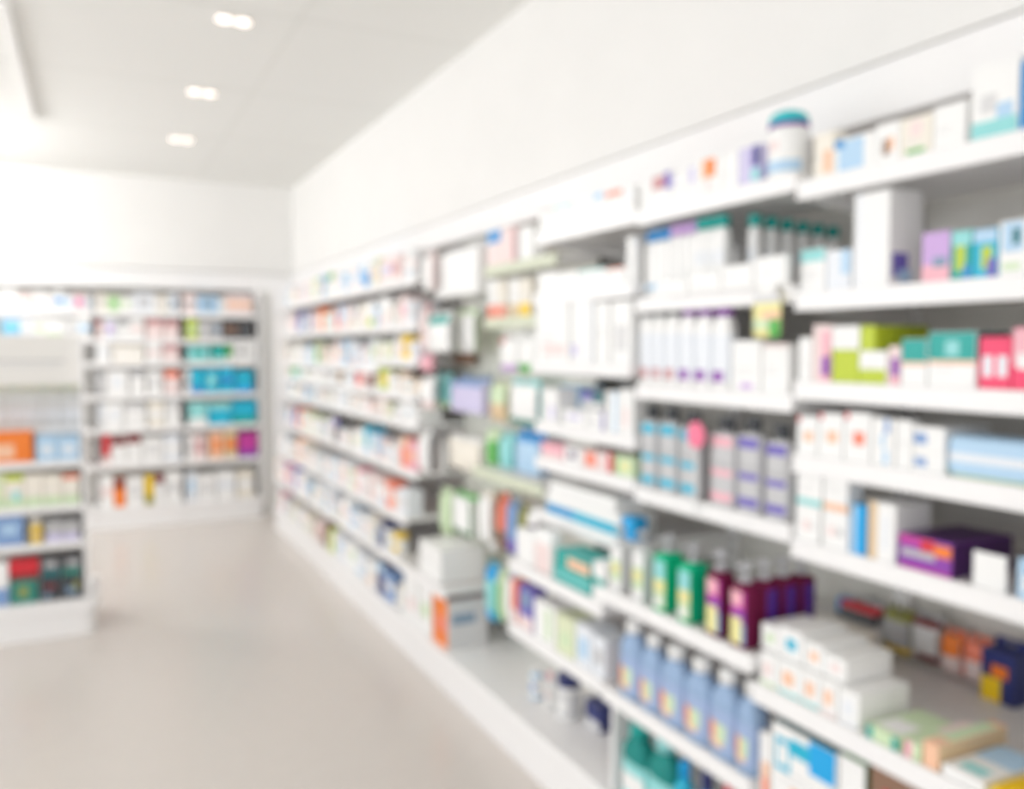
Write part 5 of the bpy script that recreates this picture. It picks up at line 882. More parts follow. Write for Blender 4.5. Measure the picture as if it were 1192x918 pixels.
('upright_carton', 'carton', 1.4985, 4.7115, 0.1903, -90, 0.0824, 0.1444, 0.133, 'white carton with cream patch, base shelf, sixth right-wall bay', 'box', 'box stock, base shelf, sixth right-wall bay', ('wh', [('F', 0.25, 0.3, 0.75, 0.75, 'cr')])),
('carton', 'carton', 1.4782, 4.5942, 0.1903, -90, 0.1442, 0.165, 0.0924, 'navy carton with light blue top, base shelf, sixth right-wall bay', 'box', 'box stock, base shelf, sixth right-wall bay', ('nv', [('F', 0, 0.7, 1, 1, 'lb')])),
('carton', 'carton', 1.4824, 4.4509, 0.1903, -90, 0.1345, 0.1449, 0.1009, 'mid blue carton with white band, base shelf, sixth right-wall bay', 'box', 'box stock, base shelf, sixth right-wall bay', ('mb', [('F', 0, 0.35, 1, 0.65, 'wh')])),
('jar', 'jar', 1.4745, 4.3159, 0.1903, -90, 0.085, 0.1105, 0.085, 'white tub with cream lid, base shelf, sixth right-wall bay', 'tub', 'tub stock, base shelf, sixth right-wall bay', ('cr', 'wh', None, 'wh', [(0.15, 0.2, 0.85, 0.7, 'cr')], False)),
('upright_carton', 'carton', 1.592, 5.4697, 1.9303, -90, 0.1086, 0.142, 0.14, 'white carton with light blue patch, top shelf, seventh right-wall bay', 'box', 'box stock, top shelf, seventh right-wall bay', ('wh', [('F', 0.25, 0.3, 0.75, 0.75, 'lb~')])),
('upright_carton', 'carton', 1.5835, 5.3576, 1.9303, -90, 0.1075, 0.1414, 0.123, 'pale pink carton with light blue band, top shelf, seventh right-wall bay', 'box', 'box stock, top shelf, seventh right-wall bay', ('pp', [('F', 0, 0.35, 1, 0.65, 'lb~')])),
('upright_carton', 'carton', 1.5679, 5.2445, 1.9303, -90, 0.1107, 0.1519, 0.0918, 'light blue carton with pale blue-white foot, top shelf, seventh right-wall bay', 'box', 'box stock, top shelf, seventh right-wall bay', ('lb', [('F', 0, 0, 1, 0.3, 'pw')])),
('carton', 'carton', 1.5868, 5.1184, 1.9303, -90, 0.1336, 0.1484, 0.1296, 'blue carton with white top, top shelf, seventh right-wall bay', 'box', 'box stock, top shelf, seventh right-wall bay', ('bl', [('F', 0, 0.65, 1, 1, 'wh')])),
('carton', 'carton', 1.5746, 4.9936, 1.9303, -90, 0.1079, 0.1342, 0.1052, 'cream carton with pale peach band, top shelf, seventh right-wall bay', 'box', 'box stock, top shelf, seventh right-wall bay', ('cr', [('F', 0, 0.35, 1, 0.65, 'pe~')])),
('upright_carton', 'carton', 1.5742, 4.9143, 1.9303, -90, 0.0426, 0.1613, 0.1044, 'pale olive carton with pale peach band, top shelf, seventh right-wall bay', 'box', 'box stock, top shelf, seventh right-wall bay', ('gb', [('F', 0, 0.35, 1, 0.65, 'pe~')])),
('upright_carton', 'carton', 1.5656, 5.4884, 1.6903, -90, 0.0713, 0.1318, 0.0872, 'pale pink carton with pale peach foot, second shelf, seventh right-wall bay', 'box', 'box stock, second shelf, seventh right-wall bay', ('pp', [('F', 0, 0, 1, 0.3, 'pe~')])),
('upright_carton', 'carton', 1.5608, 5.4021, 1.6903, -90, 0.0932, 0.1566, 0.0776, 'light grey carton with pale olive foot, second shelf, seventh right-wall bay', 'box', 'box stock, second shelf, seventh right-wall bay', ('lgy', [('F', 0, 0, 1, 0.3, 'gb~')])),
('bottle', 'cap', 1.5562, 5.3174, 1.6903, -90, 0.0684, 0.1128, 0.0684, 'white bottle with white cap, second shelf, seventh right-wall bay', 'bottle', 'bottle stock, second shelf, seventh right-wall bay', ('wh', 'wh', 'wh', [(0.2, 0.3, 0.8, 0.7, 'pp')], 0.18, 0.6)),
('upright_carton', 'carton', 1.5607, 5.2348, 1.6903, -90, 0.0887, 0.1445, 0.0773, 'cream carton with pale pink band, second shelf, seventh right-wall bay', 'box', 'box stock, second shelf, seventh right-wall bay', ('cr', [('F', 0, 0.35, 1, 0.65, 'pp')])),
('upright_carton', 'carton', 1.5578, 5.1486, 1.6903, -90, 0.0758, 0.1299, 0.0716, 'plain cream carton, second shelf, seventh right-wall bay', 'box', 'box stock, second shelf, seventh right-wall bay', ('cr', [])),
('carton', 'carton', 1.5872, 5.0406, 1.6903, -90, 0.132, 0.1578, 0.1305, 'white carton with lime foot, second shelf, seventh right-wall bay', 'box', 'box stock, second shelf, seventh right-wall bay', ('wh', [('F', 0, 0, 1, 0.3, 'yg')])),
('upright_carton', 'carton', 1.5651, 4.9318, 1.6903, -90, 0.0776, 0.1098, 0.0863, 'light blue carton with pale pink patch, second shelf, seventh right-wall bay', 'box', 'box stock, second shelf, seventh right-wall bay', ('lb', [('F', 0.25, 0.3, 0.75, 0.75, 'pp')])),
('carton', 'carton', 1.5882, 5.4586, 1.4503, -90, 0.1308, 0.1567, 0.1323, 'pale blue-white carton with pale pink foot, third shelf, seventh right-wall bay', 'box', 'box stock, third shelf, seventh right-wall bay', ('pw', [('F', 0, 0, 1, 0.3, 'pp')])),
('jar', 'jar', 1.5645, 5.325, 1.4503, -90, 0.085, 0.1105, 0.085, 'light blue tub with pale blue-white lid, third shelf, seventh right-wall bay', 'tub', 'tub stock, third shelf, seventh right-wall bay', ('pw', 'lb', None, 'lb', [(0.15, 0.2, 0.85, 0.7, 'pw')], False)),
('upright_carton', 'carton', 1.564, 5.2204, 1.4503, -90, 0.0731, 0.1215, 0.084, 'pale pink carton with pale peach patch, third shelf, seventh right-wall bay', 'box', 'box stock, third shelf, seventh right-wall bay', ('pp', [('F', 0.25, 0.3, 0.75, 0.75, 'pe~')])),
('carton', 'carton', 1.5817, 5.1149, 1.4503, -90, 0.1299, 0.1016, 0.1193, 'pale blue-white carton with light grey band, third shelf, seventh right-wall bay', 'box', 'box stock, third shelf, seventh right-wall bay', ('pw', [('F', 0, 0.35, 1, 0.65, 'lgy')])),
('upright_carton', 'carton', 1.5851, 4.9992, 1.4503, -90, 0.0935, 0.1662, 0.1262, 'pale blue-white carton with pale green band, third shelf, seventh right-wall bay', 'box', 'box stock, third shelf, seventh right-wall bay', ('pw', [('F', 0, 0.35, 1, 0.65, 'lg')])),
('upright_carton', 'carton', 1.5621, 4.9207, 1.4503, -90, 0.0555, 0.1471, 0.0803, 'pale olive carton with pale pink band, third shelf, seventh right-wall bay', 'box', 'box stock, third shelf, seventh right-wall bay', ('gb', [('F', 0, 0.35, 1, 0.65, 'pp')])),
('carton', 'carton', 1.5617, 5.4828, 1.3203, -90, 0.0823, 0.0819, 0.0794, 'pale blue-white carton with light grey band, fourth shelf, seventh right-wall bay', 'box', 'box stock, fourth shelf, seventh right-wall bay', ('pw', [('F', 0, 0.35, 1, 0.65, 'lgy')])),
('carton', 'carton', 1.575, 5.4016, 1.3203, -90, 0.0722, 0.0546, 0.1061, 'pale pink carton with light blue band, fourth shelf, seventh right-wall bay', 'box', 'box stock, fourth shelf, seventh right-wall bay', ('pp', [('F', 0, 0.35, 1, 0.65, 'lb~')])),
('carton', 'carton', 1.5865, 5.3044, 1.3203, -90, 0.1141, 0.0872, 0.1291, 'red carton with coral foot, fourth shelf, seventh right-wall bay', 'box', 'box stock, fourth shelf, seventh right-wall bay', ('rd', [('F', 0, 0, 1, 0.3, 'co')])),
('carton', 'carton', 1.5603, 5.1922, 1.3203, -90, 0.1023, 0.0781, 0.0766, 'pale pink carton with cream patch, fourth shelf, seventh right-wall bay', 'box', 'box stock, fourth shelf, seventh right-wall bay', ('pp', [('F', 0.25, 0.3, 0.75, 0.75, 'cr')])),
('carton', 'carton', 1.5876, 5.0911, 1.3203, -90, 0.0919, 0.0894, 0.1313, 'dark red carton with dusty rose top, fourth shelf, seventh right-wall bay', 'box', 'box stock, fourth shelf, seventh right-wall bay', ('dr', [('F', 0, 0.7, 1, 1, 'rs')])),
('jar', 'jar', 1.5645, 4.9706, 1.3203, -90, 0.085, 0.0719, 0.085, 'cream tub with pale olive lid, fourth shelf, seventh right-wall bay', 'tub', 'tub stock, fourth shelf, seventh right-wall bay', ('gb~', 'cr', None, 'cr', [(0.15, 0.2, 0.85, 0.7, 'gb~')], False)),
('carton', 'carton', 1.5884, 5.4545, 1.1703, -90, 0.1389, 0.0937, 0.1328, 'white carton with pale peach patch, fifth shelf, seventh right-wall bay', 'box', 'box stock, fifth shelf, seventh right-wall bay', ('wh', [('F', 0.25, 0.3, 0.75, 0.75, 'pe~')])),
('jar', 'jar', 1.5645, 5.3203, 1.1703, -90, 0.085, 0.0947, 0.085, 'white tub with pale peach lid, first such from left, fifth shelf, seventh right-wall bay', 'tub', 'tub stock, fifth shelf, seventh right-wall bay', ('pe~', 'wh', None, 'wh', [(0.15, 0.2, 0.85, 0.7, 'pe~')], False)),
('carton', 'carton', 1.5651, 5.2088, 1.1703, -90, 0.0933, 0.0816, 0.0862, 'white carton with light grey band, fifth shelf, seventh right-wall bay', 'box', 'box stock, fifth shelf, seventh right-wall bay', ('wh', [('F', 0, 0.35, 1, 0.65, 'lgy')])),
('carton', 'carton', 1.5757, 5.0985, 1.1703, -90, 0.1193, 0.0758, 0.1073, 'plain pale pink carton, fifth shelf, seventh right-wall bay', 'box', 'box stock, fifth shelf, seventh right-wall bay', ('pp', [])),
('jar', 'jar', 1.5645, 4.9639, 1.1703, -90, 0.085, 0.0892, 0.085, 'white tub with pale peach lid, second such from left, fifth shelf, seventh right-wall bay', 'tub', 'tub stock, fifth shelf, seventh right-wall bay', ('pe~', 'wh', None, 'wh', [(0.15, 0.2, 0.85, 0.7, 'pe~')], False)),
('jar', 'jar', 1.5645, 5.4815, 0.9103, -90, 0.085, 0.1105, 0.085, 'pale olive tub with pale pink lid, sixth shelf, seventh right-wall bay', 'tub', 'tub stock, sixth shelf, seventh right-wall bay', ('pp', 'gb', None, 'gb', [(0.15, 0.2, 0.85, 0.7, 'pp')], False)),
('upright_carton', 'carton', 1.5908, 5.3917, 0.9103, -90, 0.0867, 0.1139, 0.1377, 'pale blue-white carton with pale olive band, first such from left, sixth shelf, seventh right-wall bay', 'box', 'box stock, sixth shelf, seventh right-wall bay', ('pw', [('F', 0, 0.35, 1, 0.65, 'gb~')])),
('carton', 'carton', 1.5705, 5.2715, 0.9103, -90, 0.1456, 0.1386, 0.097, 'white carton with pale olive band, sixth shelf, seventh right-wall bay', 'box', 'box stock, sixth shelf, seventh right-wall bay', ('wh', [('F', 0, 0.35, 1, 0.65, 'gb~')])),
('upright_carton', 'carton', 1.576, 5.1463, 0.9103, -90, 0.0969, 0.1669, 0.1079, 'cyan carton with light blue foot, sixth shelf, seventh right-wall bay', 'box', 'box stock, sixth shelf, seventh right-wall bay', ('cy', [('F', 0, 0, 1, 0.3, 'lb')])),
('upright_carton', 'carton', 1.5779, 5.0437, 0.9103, -90, 0.1004, 0.1288, 0.1118, 'pale blue-white carton with pale olive band, second such from left, sixth shelf, seventh right-wall bay', 'box', 'box stock, sixth shelf, seventh right-wall bay', ('pw', [('F', 0, 0.35, 1, 0.65, 'gb~')])),
('upright_carton', 'carton', 1.5579, 4.9451, 0.9103, -90, 0.0889, 0.1398, 0.0719, 'light blue carton with pale pink foot, sixth shelf, seventh right-wall bay', 'box', 'box stock, sixth shelf, seventh right-wall bay', ('lb', [('F', 0, 0, 1, 0.3, 'pp')])),
('carton', 'carton', 1.5284, 5.4676, 0.6803, -90, 0.1129, 0.1383, 0.1328, 'pale pink carton with pale peach band, seventh shelf, seventh right-wall bay', 'box', 'box stock, seventh shelf, seventh right-wall bay', ('pp', [('F', 0, 0.35, 1, 0.65, 'pe~')])),
('upright_carton', 'carton', 1.512, 5.3721, 0.6803, -90, 0.07, 0.1626, 0.1001, 'pale blue-white carton with light grey patch, seventh shelf, seventh right-wall bay', 'box', 'box stock, seventh shelf, seventh right-wall bay', ('pw', [('F', 0.25, 0.3, 0.75, 0.75, 'lgy')])),
('carton', 'carton', 1.5021, 5.2612, 0.6803, -90, 0.1439, 0.1117, 0.0801, 'pale olive carton with light grey band, seventh shelf, seventh right-wall bay', 'box', 'box stock, seventh shelf, seventh right-wall bay', ('gb', [('F', 0, 0.35, 1, 0.65, 'lgy')])),
('upright_carton', 'carton', 1.5116, 5.1425, 0.6803, -90, 0.0856, 0.1439, 0.0992, 'pink carton with white patch, seventh shelf, seventh right-wall bay', 'box', 'box stock, seventh shelf, seventh right-wall bay', ('pk', [('F', 0.25, 0.3, 0.75, 0.75, 'wh')])),
('carton', 'carton', 1.5125, 5.0282, 0.6803, -90, 0.1349, 0.1194, 0.101, 'white carton with light grey foot, seventh shelf, seventh right-wall bay', 'box', 'box stock, seventh shelf, seventh right-wall bay', ('wh', [('F', 0, 0, 1, 0.3, 'lgy')])),
('upright_carton', 'carton', 1.5303, 4.9249, 0.6803, -90, 0.0638, 0.1129, 0.1367, 'pale pink carton with light grey patch, seventh shelf, seventh right-wall bay', 'box', 'box stock, seventh shelf, seventh right-wall bay', ('pp', [('F', 0.25, 0.3, 0.75, 0.75, 'lgy')])),
('carton', 'carton', 1.4566, 5.4815, 0.4703, -90, 0.0851, 0.0985, 0.0892, 'pale blue-white carton with pale olive foot, eighth shelf, seventh right-wall bay', 'box', 'box stock, eighth shelf, seventh right-wall bay', ('pw', [('F', 0, 0, 1, 0.3, 'gb~')])),
('jar', 'jar', 1.4545, 5.3729, 0.4703, -90, 0.085, 0.1105, 0.085, 'cream tub with pale pink lid, eighth shelf, seventh right-wall bay', 'tub', 'tub stock, eighth shelf, seventh right-wall bay', ('pp', 'cr', None, 'cr', [(0.15, 0.2, 0.85, 0.7, 'pp')], False)),
('carton', 'carton', 1.4565, 5.2347, 0.4703, -90, 0.1444, 0.151, 0.089, 'white carton with pale pink band, eighth shelf, seventh right-wall bay', 'box', 'box stock, eighth shelf, seventh right-wall bay', ('wh', [('F', 0, 0.35, 1, 0.65, 'pp')])),
('carton', 'carton', 1.4735, 5.1006, 0.4703, -90, 0.1159, 0.0977, 0.1229, 'light blue carton with pale pink band, eighth shelf, seventh right-wall bay', 'box', 'box stock, eighth shelf, seventh right-wall bay', ('lb', [('F', 0, 0.35, 1, 0.65, 'pp')])),
('upright_carton', 'carton', 1.4594, 4.9992, 0.4703, -90, 0.0789, 0.1064, 0.0948, 'pale blue-white carton with light blue band, eighth shelf, seventh right-wall bay', 'box', 'box stock, eighth shelf, seventh right-wall bay', ('pw', [('F', 0, 0.35, 1, 0.65, 'lb~')])),
('upright_carton', 'carton', 1.4753, 4.9244, 0.4703, -90, 0.0628, 0.0997, 0.1266, 'white carton with light grey band, eighth shelf, seventh right-wall bay', 'box', 'box stock, eighth shelf, seventh right-wall bay', ('wh', [('F', 0, 0.35, 1, 0.65, 'lgy')])),
('carton', 'carton', 1.476, 5.4602, 0.1903, -90, 0.1275, 0.1546, 0.0881, 'pale blue-white carton with light blue band, base shelf, seventh right-wall bay', 'box', 'box stock, base shelf, seventh right-wall bay', ('pw', [('F', 0, 0.35, 1, 0.65, 'lb')])),
('upright_carton', 'carton', 1.482, 5.3447, 0.1903, -90, 0.0955, 0.1397, 0.0999, 'pale blue-white carton with pale pink patch, base shelf, seventh right-wall bay', 'box', 'box stock, base shelf, seventh right-wall bay', ('pw', [('F', 0.25, 0.3, 0.75, 0.75, 'pp')])),
('upright_carton', 'carton', 1.4821, 5.2561, 0.1903, -90, 0.0738, 0.1549, 0.1002, 'white carton with pale olive band, base shelf, seventh right-wall bay', 'box', 'box stock, base shelf, seventh right-wall bay', ('wh', [('F', 0, 0.35, 1, 0.65, 'gb~')])),
('upright_carton', 'carton', 1.4673, 5.1496, 0.1903, -90, 0.1312, 0.166, 0.0707, 'white carton with pale green patch, base shelf, seventh right-wall bay', 'box', 'box stock, base shelf, seventh right-wall bay', ('wh', [('F', 0.25, 0.3, 0.75, 0.75, 'lg')])),
('carton', 'carton', 1.4769, 5.0106, 0.1903, -90, 0.1389, 0.1363, 0.0898, 'pale blue-white carton with light blue foot, base shelf, seventh right-wall bay', 'box', 'box stock, base shelf, seventh right-wall bay', ('pw', [('F', 0, 0, 1, 0.3, 'lb~')])),
('upright_carton', 'carton', 1.4918, 4.9151, 0.1903, -90, 0.0441, 0.1447, 0.1196, 'pale blue-white carton with light grey foot, base shelf, seventh right-wall bay', 'box', 'box stock, base shelf, seventh right-wall bay', ('pw', [('F', 0, 0, 1, 0.3, 'lgy')])),
('jar', 'jar', 1.5645, 6.1193, 1.9303, -90, 0.085, 0.1105, 0.085, 'cream tub with light blue lid, top shelf, eighth right-wall bay', 'tub', 'tub stock, top shelf, eighth right-wall bay', ('lb~', 'cr', None, 'cr', [(0.15, 0.2, 0.85, 0.7, 'lb~')], False)),
('carton', 'carton', 1.56, 5.9738, 1.9303, -90, 0.1434, 0.1572, 0.0759, 'white carton with green top, top shelf, eighth right-wall bay', 'box', 'box stock, top shelf, eighth right-wall bay', ('wh', [('F', 0, 0.65, 1, 1, 'gr')])),
('upright_carton', 'carton', 1.5849, 5.8641, 1.9303, -90, 0.0679, 0.1413, 0.1258, 'pale pink carton with cream foot, top shelf, eighth right-wall bay', 'box', 'box stock, top shelf, eighth right-wall bay', ('pp', [('F', 0, 0, 1, 0.3, 'cr')])),
('carton', 'carton', 1.5878, 5.7597, 1.9303, -90, 0.1329, 0.1335, 0.1317, 'white carton with light grey band, top shelf, eighth right-wall bay', 'box', 'box stock, top shelf, eighth right-wall bay', ('wh', [('F', 0, 0.35, 1, 0.65, 'lgy')])),
('upright_carton', 'carton', 1.5908, 5.6554, 1.9303, -90, 0.0678, 0.1303, 0.1376, 'light blue carton with pale blue-white foot, top shelf, eighth right-wall bay', 'box', 'box stock, top shelf, eighth right-wall bay', ('lb', [('F', 0, 0, 1, 0.3, 'pw')])),
('upright_carton', 'carton', 1.5687, 5.5877, 1.9303, -90, 0.0595, 0.0994, 0.0934, 'light blue carton with pale pink band, top shelf, eighth right-wall bay', 'box', 'box stock, top shelf, eighth right-wall bay', ('lb', [('F', 0, 0.35, 1, 0.65, 'pp')])),
('upright_carton', 'carton', 1.5831, 6.1518, 1.6903, -90, 0.0744, 0.1165, 0.1222, 'white carton with pale blue-white band, second shelf, eighth right-wall bay', 'box', 'box stock, second shelf, eighth right-wall bay', ('wh', [('F', 0, 0.35, 1, 0.65, 'pw')])),
('upright_carton', 'carton', 1.5708, 6.0677, 1.6903, -90, 0.0856, 0.1101, 0.0976, 'pale olive carton with light grey band, second shelf, eighth right-wall bay', 'box', 'box stock, second shelf, eighth right-wall bay', ('gb', [('F', 0, 0.35, 1, 0.65, 'lgy')])),
('carton', 'carton', 1.5818, 5.9492, 1.6903, -90, 0.1435, 0.141, 0.1196, 'light grey carton with light blue band, second shelf, eighth right-wall bay', 'box', 'box stock, second shelf, eighth right-wall bay', ('lgy', [('F', 0, 0.35, 1, 0.65, 'lb~')])),
('upright_carton', 'carton', 1.5869, 5.824, 1.6903, -90, 0.0988, 0.1615, 0.1297, 'coral carton with brown top, second shelf, eighth right-wall bay', 'box', 'box stock, second shelf, eighth right-wall bay', ('co', [('F', 0, 0.7, 1, 1, 'bn')])),
('carton', 'carton', 1.5819, 5.7043, 1.6903, -90, 0.1327, 0.1558, 0.1197, 'light blue carton with pale pink foot, second shelf, eighth right-wall bay', 'box', 'box stock, second shelf, eighth right-wall bay', ('lb', [('F', 0, 0, 1, 0.3, 'pp')])),
('upright_carton', 'carton', 1.5829, 5.596, 1.6903, -90, 0.0759, 0.1467, 0.1219, 'pale pink carton with white band, second shelf, eighth right-wall bay', 'box', 'box stock, second shelf, eighth right-wall bay', ('pp', [('F', 0, 0.35, 1, 0.65, 'wh')])),
('jar', 'jar', 1.5645, 6.141, 1.4503, -90, 0.085, 0.1065, 0.085, 'cream tub with pale peach lid, third shelf, eighth right-wall bay', 'tub', 'tub stock, third shelf, eighth right-wall bay', ('pe~', 'cr', None, 'cr', [(0.15, 0.2, 0.85, 0.7, 'pe~')], False)),
('jar', 'jar', 1.5645, 6.0205, 1.4503, -90, 0.085, 0.1105, 0.085, 'white tub with pale pink lid, third shelf, eighth right-wall bay', 'tub', 'tub stock, third shelf, eighth right-wall bay', ('pp', 'wh', None, 'wh', [(0.15, 0.2, 0.85, 0.7, 'pp')], False)),
('upright_carton', 'carton', 1.5608, 5.9126, 1.4503, -90, 0.071, 0.1264, 0.0776, 'light grey carton with pale pink foot, third shelf, eighth right-wall bay', 'box', 'box stock, third shelf, eighth right-wall bay', ('lgy', [('F', 0, 0, 1, 0.3, 'pp')])),
('upright_carton', 'carton', 1.5778, 5.8314, 1.4503, -90, 0.0834, 0.1629, 0.1116, 'pale pink carton with peach band, third shelf, eighth right-wall bay', 'box', 'box stock, third shelf, eighth right-wall bay', ('pp', [('F', 0, 0.35, 1, 0.65, 'pe')])),
('upright_carton', 'carton', 1.5869, 5.7453, 1.4503, -90, 0.0808, 0.1142, 0.1297, 'white carton with pale pink band, third shelf, eighth right-wall bay', 'box', 'box stock, third shelf, eighth right-wall bay', ('wh', [('F', 0, 0.35, 1, 0.65, 'pp')])),
('upright_carton', 'carton', 1.5872, 5.6518, 1.4503, -90, 0.0982, 0.1604, 0.1304, 'light blue carton with light grey band, third shelf, eighth right-wall bay', 'box', 'box stock, third shelf, eighth right-wall bay', ('lb', [('F', 0, 0.35, 1, 0.65, 'lgy')])),
('carton', 'carton', 1.5846, 6.1473, 1.3203, -90, 0.0834, 0.0559, 0.1251, 'pale pink carton with pale olive foot, fourth shelf, eighth right-wall bay', 'box', 'box stock, fourth shelf, eighth right-wall bay', ('pp', [('F', 0, 0, 1, 0.3, 'gb~')])),
('flat_box', 'carton', 1.5849, 6.0316, 1.3203, -90, 0.1399, 0.0838, 0.1258, 'plain light grey carton, fourth shelf, eighth right-wall bay', 'box', 'box stock, fourth shelf, eighth right-wall bay', ('lgy', [])),
('flat_box', 'carton', 1.5661, 5.9004, 1.3203, -90, 0.1145, 0.0568, 0.0882, 'white carton with light grey patch, fourth shelf, eighth right-wall bay', 'box', 'box stock, fourth shelf, eighth right-wall bay', ('wh', [('F', 0.25, 0.3, 0.75, 0.75, 'lgy')])),
('carton', 'carton', 1.5663, 5.7855, 1.3203, -90, 0.1073, 0.0917, 0.0887, 'brown carton with tan band, fourth shelf, eighth right-wall bay', 'box', 'box stock, fourth shelf, eighth right-wall bay', ('bn', [('F', 0, 0.35, 1, 0.65, 'tn')])),
('bottle', 'cap', 1.5595, 5.6889, 1.3203, -90, 0.075, 0.0793, 0.075, 'white bottle with cream cap, fourth shelf, eighth right-wall bay', 'bottle', 'bottle stock, fourth shelf, eighth right-wall bay', ('cr', 'wh', 'wh', [(0.2, 0.3, 0.8, 0.7, 'cr')], 0.18, 0.6)),
('carton', 'carton', 1.5599, 5.602, 1.3203, -90, 0.0876, 0.0773, 0.0758, 'white carton with light blue band, fourth shelf, eighth right-wall bay', 'box', 'box stock, fourth shelf, eighth right-wall bay', ('wh', [('F', 0, 0.35, 1, 0.65, 'lb~')])),
('carton', 'carton', 1.5638, 6.1343, 1.1703, -90, 0.1095, 0.0832, 0.0835, 'white carton with cream band, fifth shelf, eighth right-wall bay', 'box', 'box stock, fifth shelf, eighth right-wall bay', ('wh', [('F', 0, 0.35, 1, 0.65, 'cr')])),
('jar', 'jar', 1.5645, 6.0113, 1.1703, -90, 0.085, 0.0803, 0.085, 'white tub with pale olive lid, fifth shelf, eighth right-wall bay', 'tub', 'tub stock, fifth shelf, eighth right-wall bay', ('gb~', 'wh', None, 'wh', [(0.15, 0.2, 0.85, 0.7, 'gb~')], False)),
('carton', 'carton', 1.5597, 5.8767, 1.1703, -90, 0.1326, 0.0972, 0.0753, 'white carton with pale pink band, fifth shelf, eighth right-wall bay', 'box', 'box stock, fifth shelf, eighth right-wall bay', ('wh', [('F', 0, 0.35, 1, 0.65, 'pp')])),
('carton', 'carton', 1.5607, 5.7548, 1.1703, -90, 0.1034, 0.0924, 0.0774, 'pale blue-white carton with light grey patch, fifth shelf, eighth right-wall bay', 'box', 'box stock, fifth shelf, eighth right-wall bay', ('pw', [('F', 0.25, 0.3, 0.75, 0.75, 'lgy')])),
('carton', 'carton', 1.5872, 5.6476, 1.1703, -90, 0.1029, 0.1035, 0.1305, 'white carton with light blue band, fifth shelf, eighth right-wall bay', 'box', 'box stock, fifth shelf, eighth right-wall bay', ('wh', [('F', 0, 0.35, 1, 0.65, 'lb~')])),
('carton', 'carton', 1.587, 6.137, 0.9103, -90, 0.104, 0.1151, 0.1299, 'white carton with light blue band, sixth shelf, eighth right-wall bay', 'box', 'box stock, sixth shelf, eighth right-wall bay', ('wh', [('F', 0, 0.35, 1, 0.65, 'lb~')])),
('upright_carton', 'carton', 1.5898, 6.0192, 0.9103, -90, 0.1235, 0.1567, 0.1356, 'white carton with pale pink band, first such from left, sixth shelf, eighth right-wall bay', 'box', 'box stock, sixth shelf, eighth right-wall bay', ('wh', [('F', 0, 0.35, 1, 0.65, 'pp')])),
('carton', 'carton', 1.56, 5.8823, 0.9103, -90, 0.1423, 0.1583, 0.0761, 'dark grey carton with violet top, sixth shelf, eighth right-wall bay', 'box', 'box stock, sixth shelf, eighth right-wall bay', ('dgy', [('F', 0, 0.7, 1, 1, 'vi')])),
('carton', 'carton', 1.5823, 5.7591, 0.9103, -90, 0.0961, 0.1025, 0.1207, 'pale blue-white carton with pale pink band, sixth shelf, eighth right-wall bay', 'box', 'box stock, sixth shelf, eighth right-wall bay', ('pw', [('F', 0, 0.35, 1, 0.65, 'pp')])),
('carton', 'carton', 1.5616, 5.6409, 0.9103, -90, 0.1322, 0.1013, 0.0792, 'white carton with pale pink band, second such from left, sixth shelf, eighth right-wall bay', 'box', 'box stock, sixth shelf, eighth right-wall bay', ('wh', [('F', 0, 0.35, 1, 0.65, 'pp')])),
('bottle', 'cap', 1.4995, 6.1488, 0.6803, -90, 0.075, 0.1082, 0.075, 'white bottle with light blue cap, seventh shelf, eighth right-wall bay', 'bottle', 'bottle stock, seventh shelf, eighth right-wall bay', ('lb~', 'wh', 'wh', [(0.2, 0.3, 0.8, 0.7, 'lb~')], 0.18, 0.6)),
('jar', 'jar', 1.5045, 6.0322, 0.6803, -90, 0.085, 0.1105, 0.085, 'white tub with light grey lid, seventh shelf, eighth right-wall bay', 'tub', 'tub stock, seventh shelf, eighth right-wall bay', ('lgy', 'wh', None, 'wh', [(0.15, 0.2, 0.85, 0.7, 'lgy')], False)),
('upright_carton', 'carton', 1.5292, 5.9144, 0.6803, -90, 0.0824, 0.1051, 0.1345, 'pale pink carton with light blue foot, seventh shelf, eighth right-wall bay', 'box', 'box stock, seventh shelf, eighth right-wall bay', ('pp', [('F', 0, 0, 1, 0.3, 'lb~')])),
('carton', 'carton', 1.5061, 5.8072, 0.6803, -90, 0.1242, 0.1369, 0.0883, 'pale blue-white carton with cream band, seventh shelf, eighth right-wall bay', 'box', 'box stock, seventh shelf, eighth right-wall bay', ('pw', [('F', 0, 0.35, 1, 0.65, 'cr')])),
('upright_carton', 'carton', 1.5148, 5.6958, 0.6803, -90, 0.0905, 0.1252, 0.1057, 'light blue carton with pale peach patch, seventh shelf, eighth right-wall bay', 'box', 'box stock, seventh shelf, eighth right-wall bay', ('lb', [('F', 0.25, 0.3, 0.75, 0.75, 'pe~')])),
('upright_carton', 'carton', 1.5162, 5.6023, 0.6803, -90, 0.0885, 0.1368, 0.1084, 'white carton with pale pink foot, seventh shelf, eighth right-wall bay', 'box', 'box stock, seventh shelf, eighth right-wall bay', ('wh', [('F', 0, 0, 1, 0.3, 'pp')])),
('bottle', 'cap', 1.4495, 6.136, 0.4703, -90, 0.075, 0.1003, 0.075, 'cream bottle with pale olive cap, eighth shelf, eighth right-wall bay', 'bottle', 'bottle stock, eighth shelf, eighth right-wall bay', ('gb~', 'cr', 'cr', [(0.2, 0.3, 0.8, 0.7, 'gb~')], 0.18, 0.6)),
('carton', 'carton', 1.4672, 6.0196, 0.4703, -90, 0.1188, 0.1419, 0.1104, 'white carton with cream band, eighth shelf, eighth right-wall bay', 'box', 'box stock, eighth shelf, eighth right-wall bay', ('wh', [('F', 0, 0.35, 1, 0.65, 'cr')])),
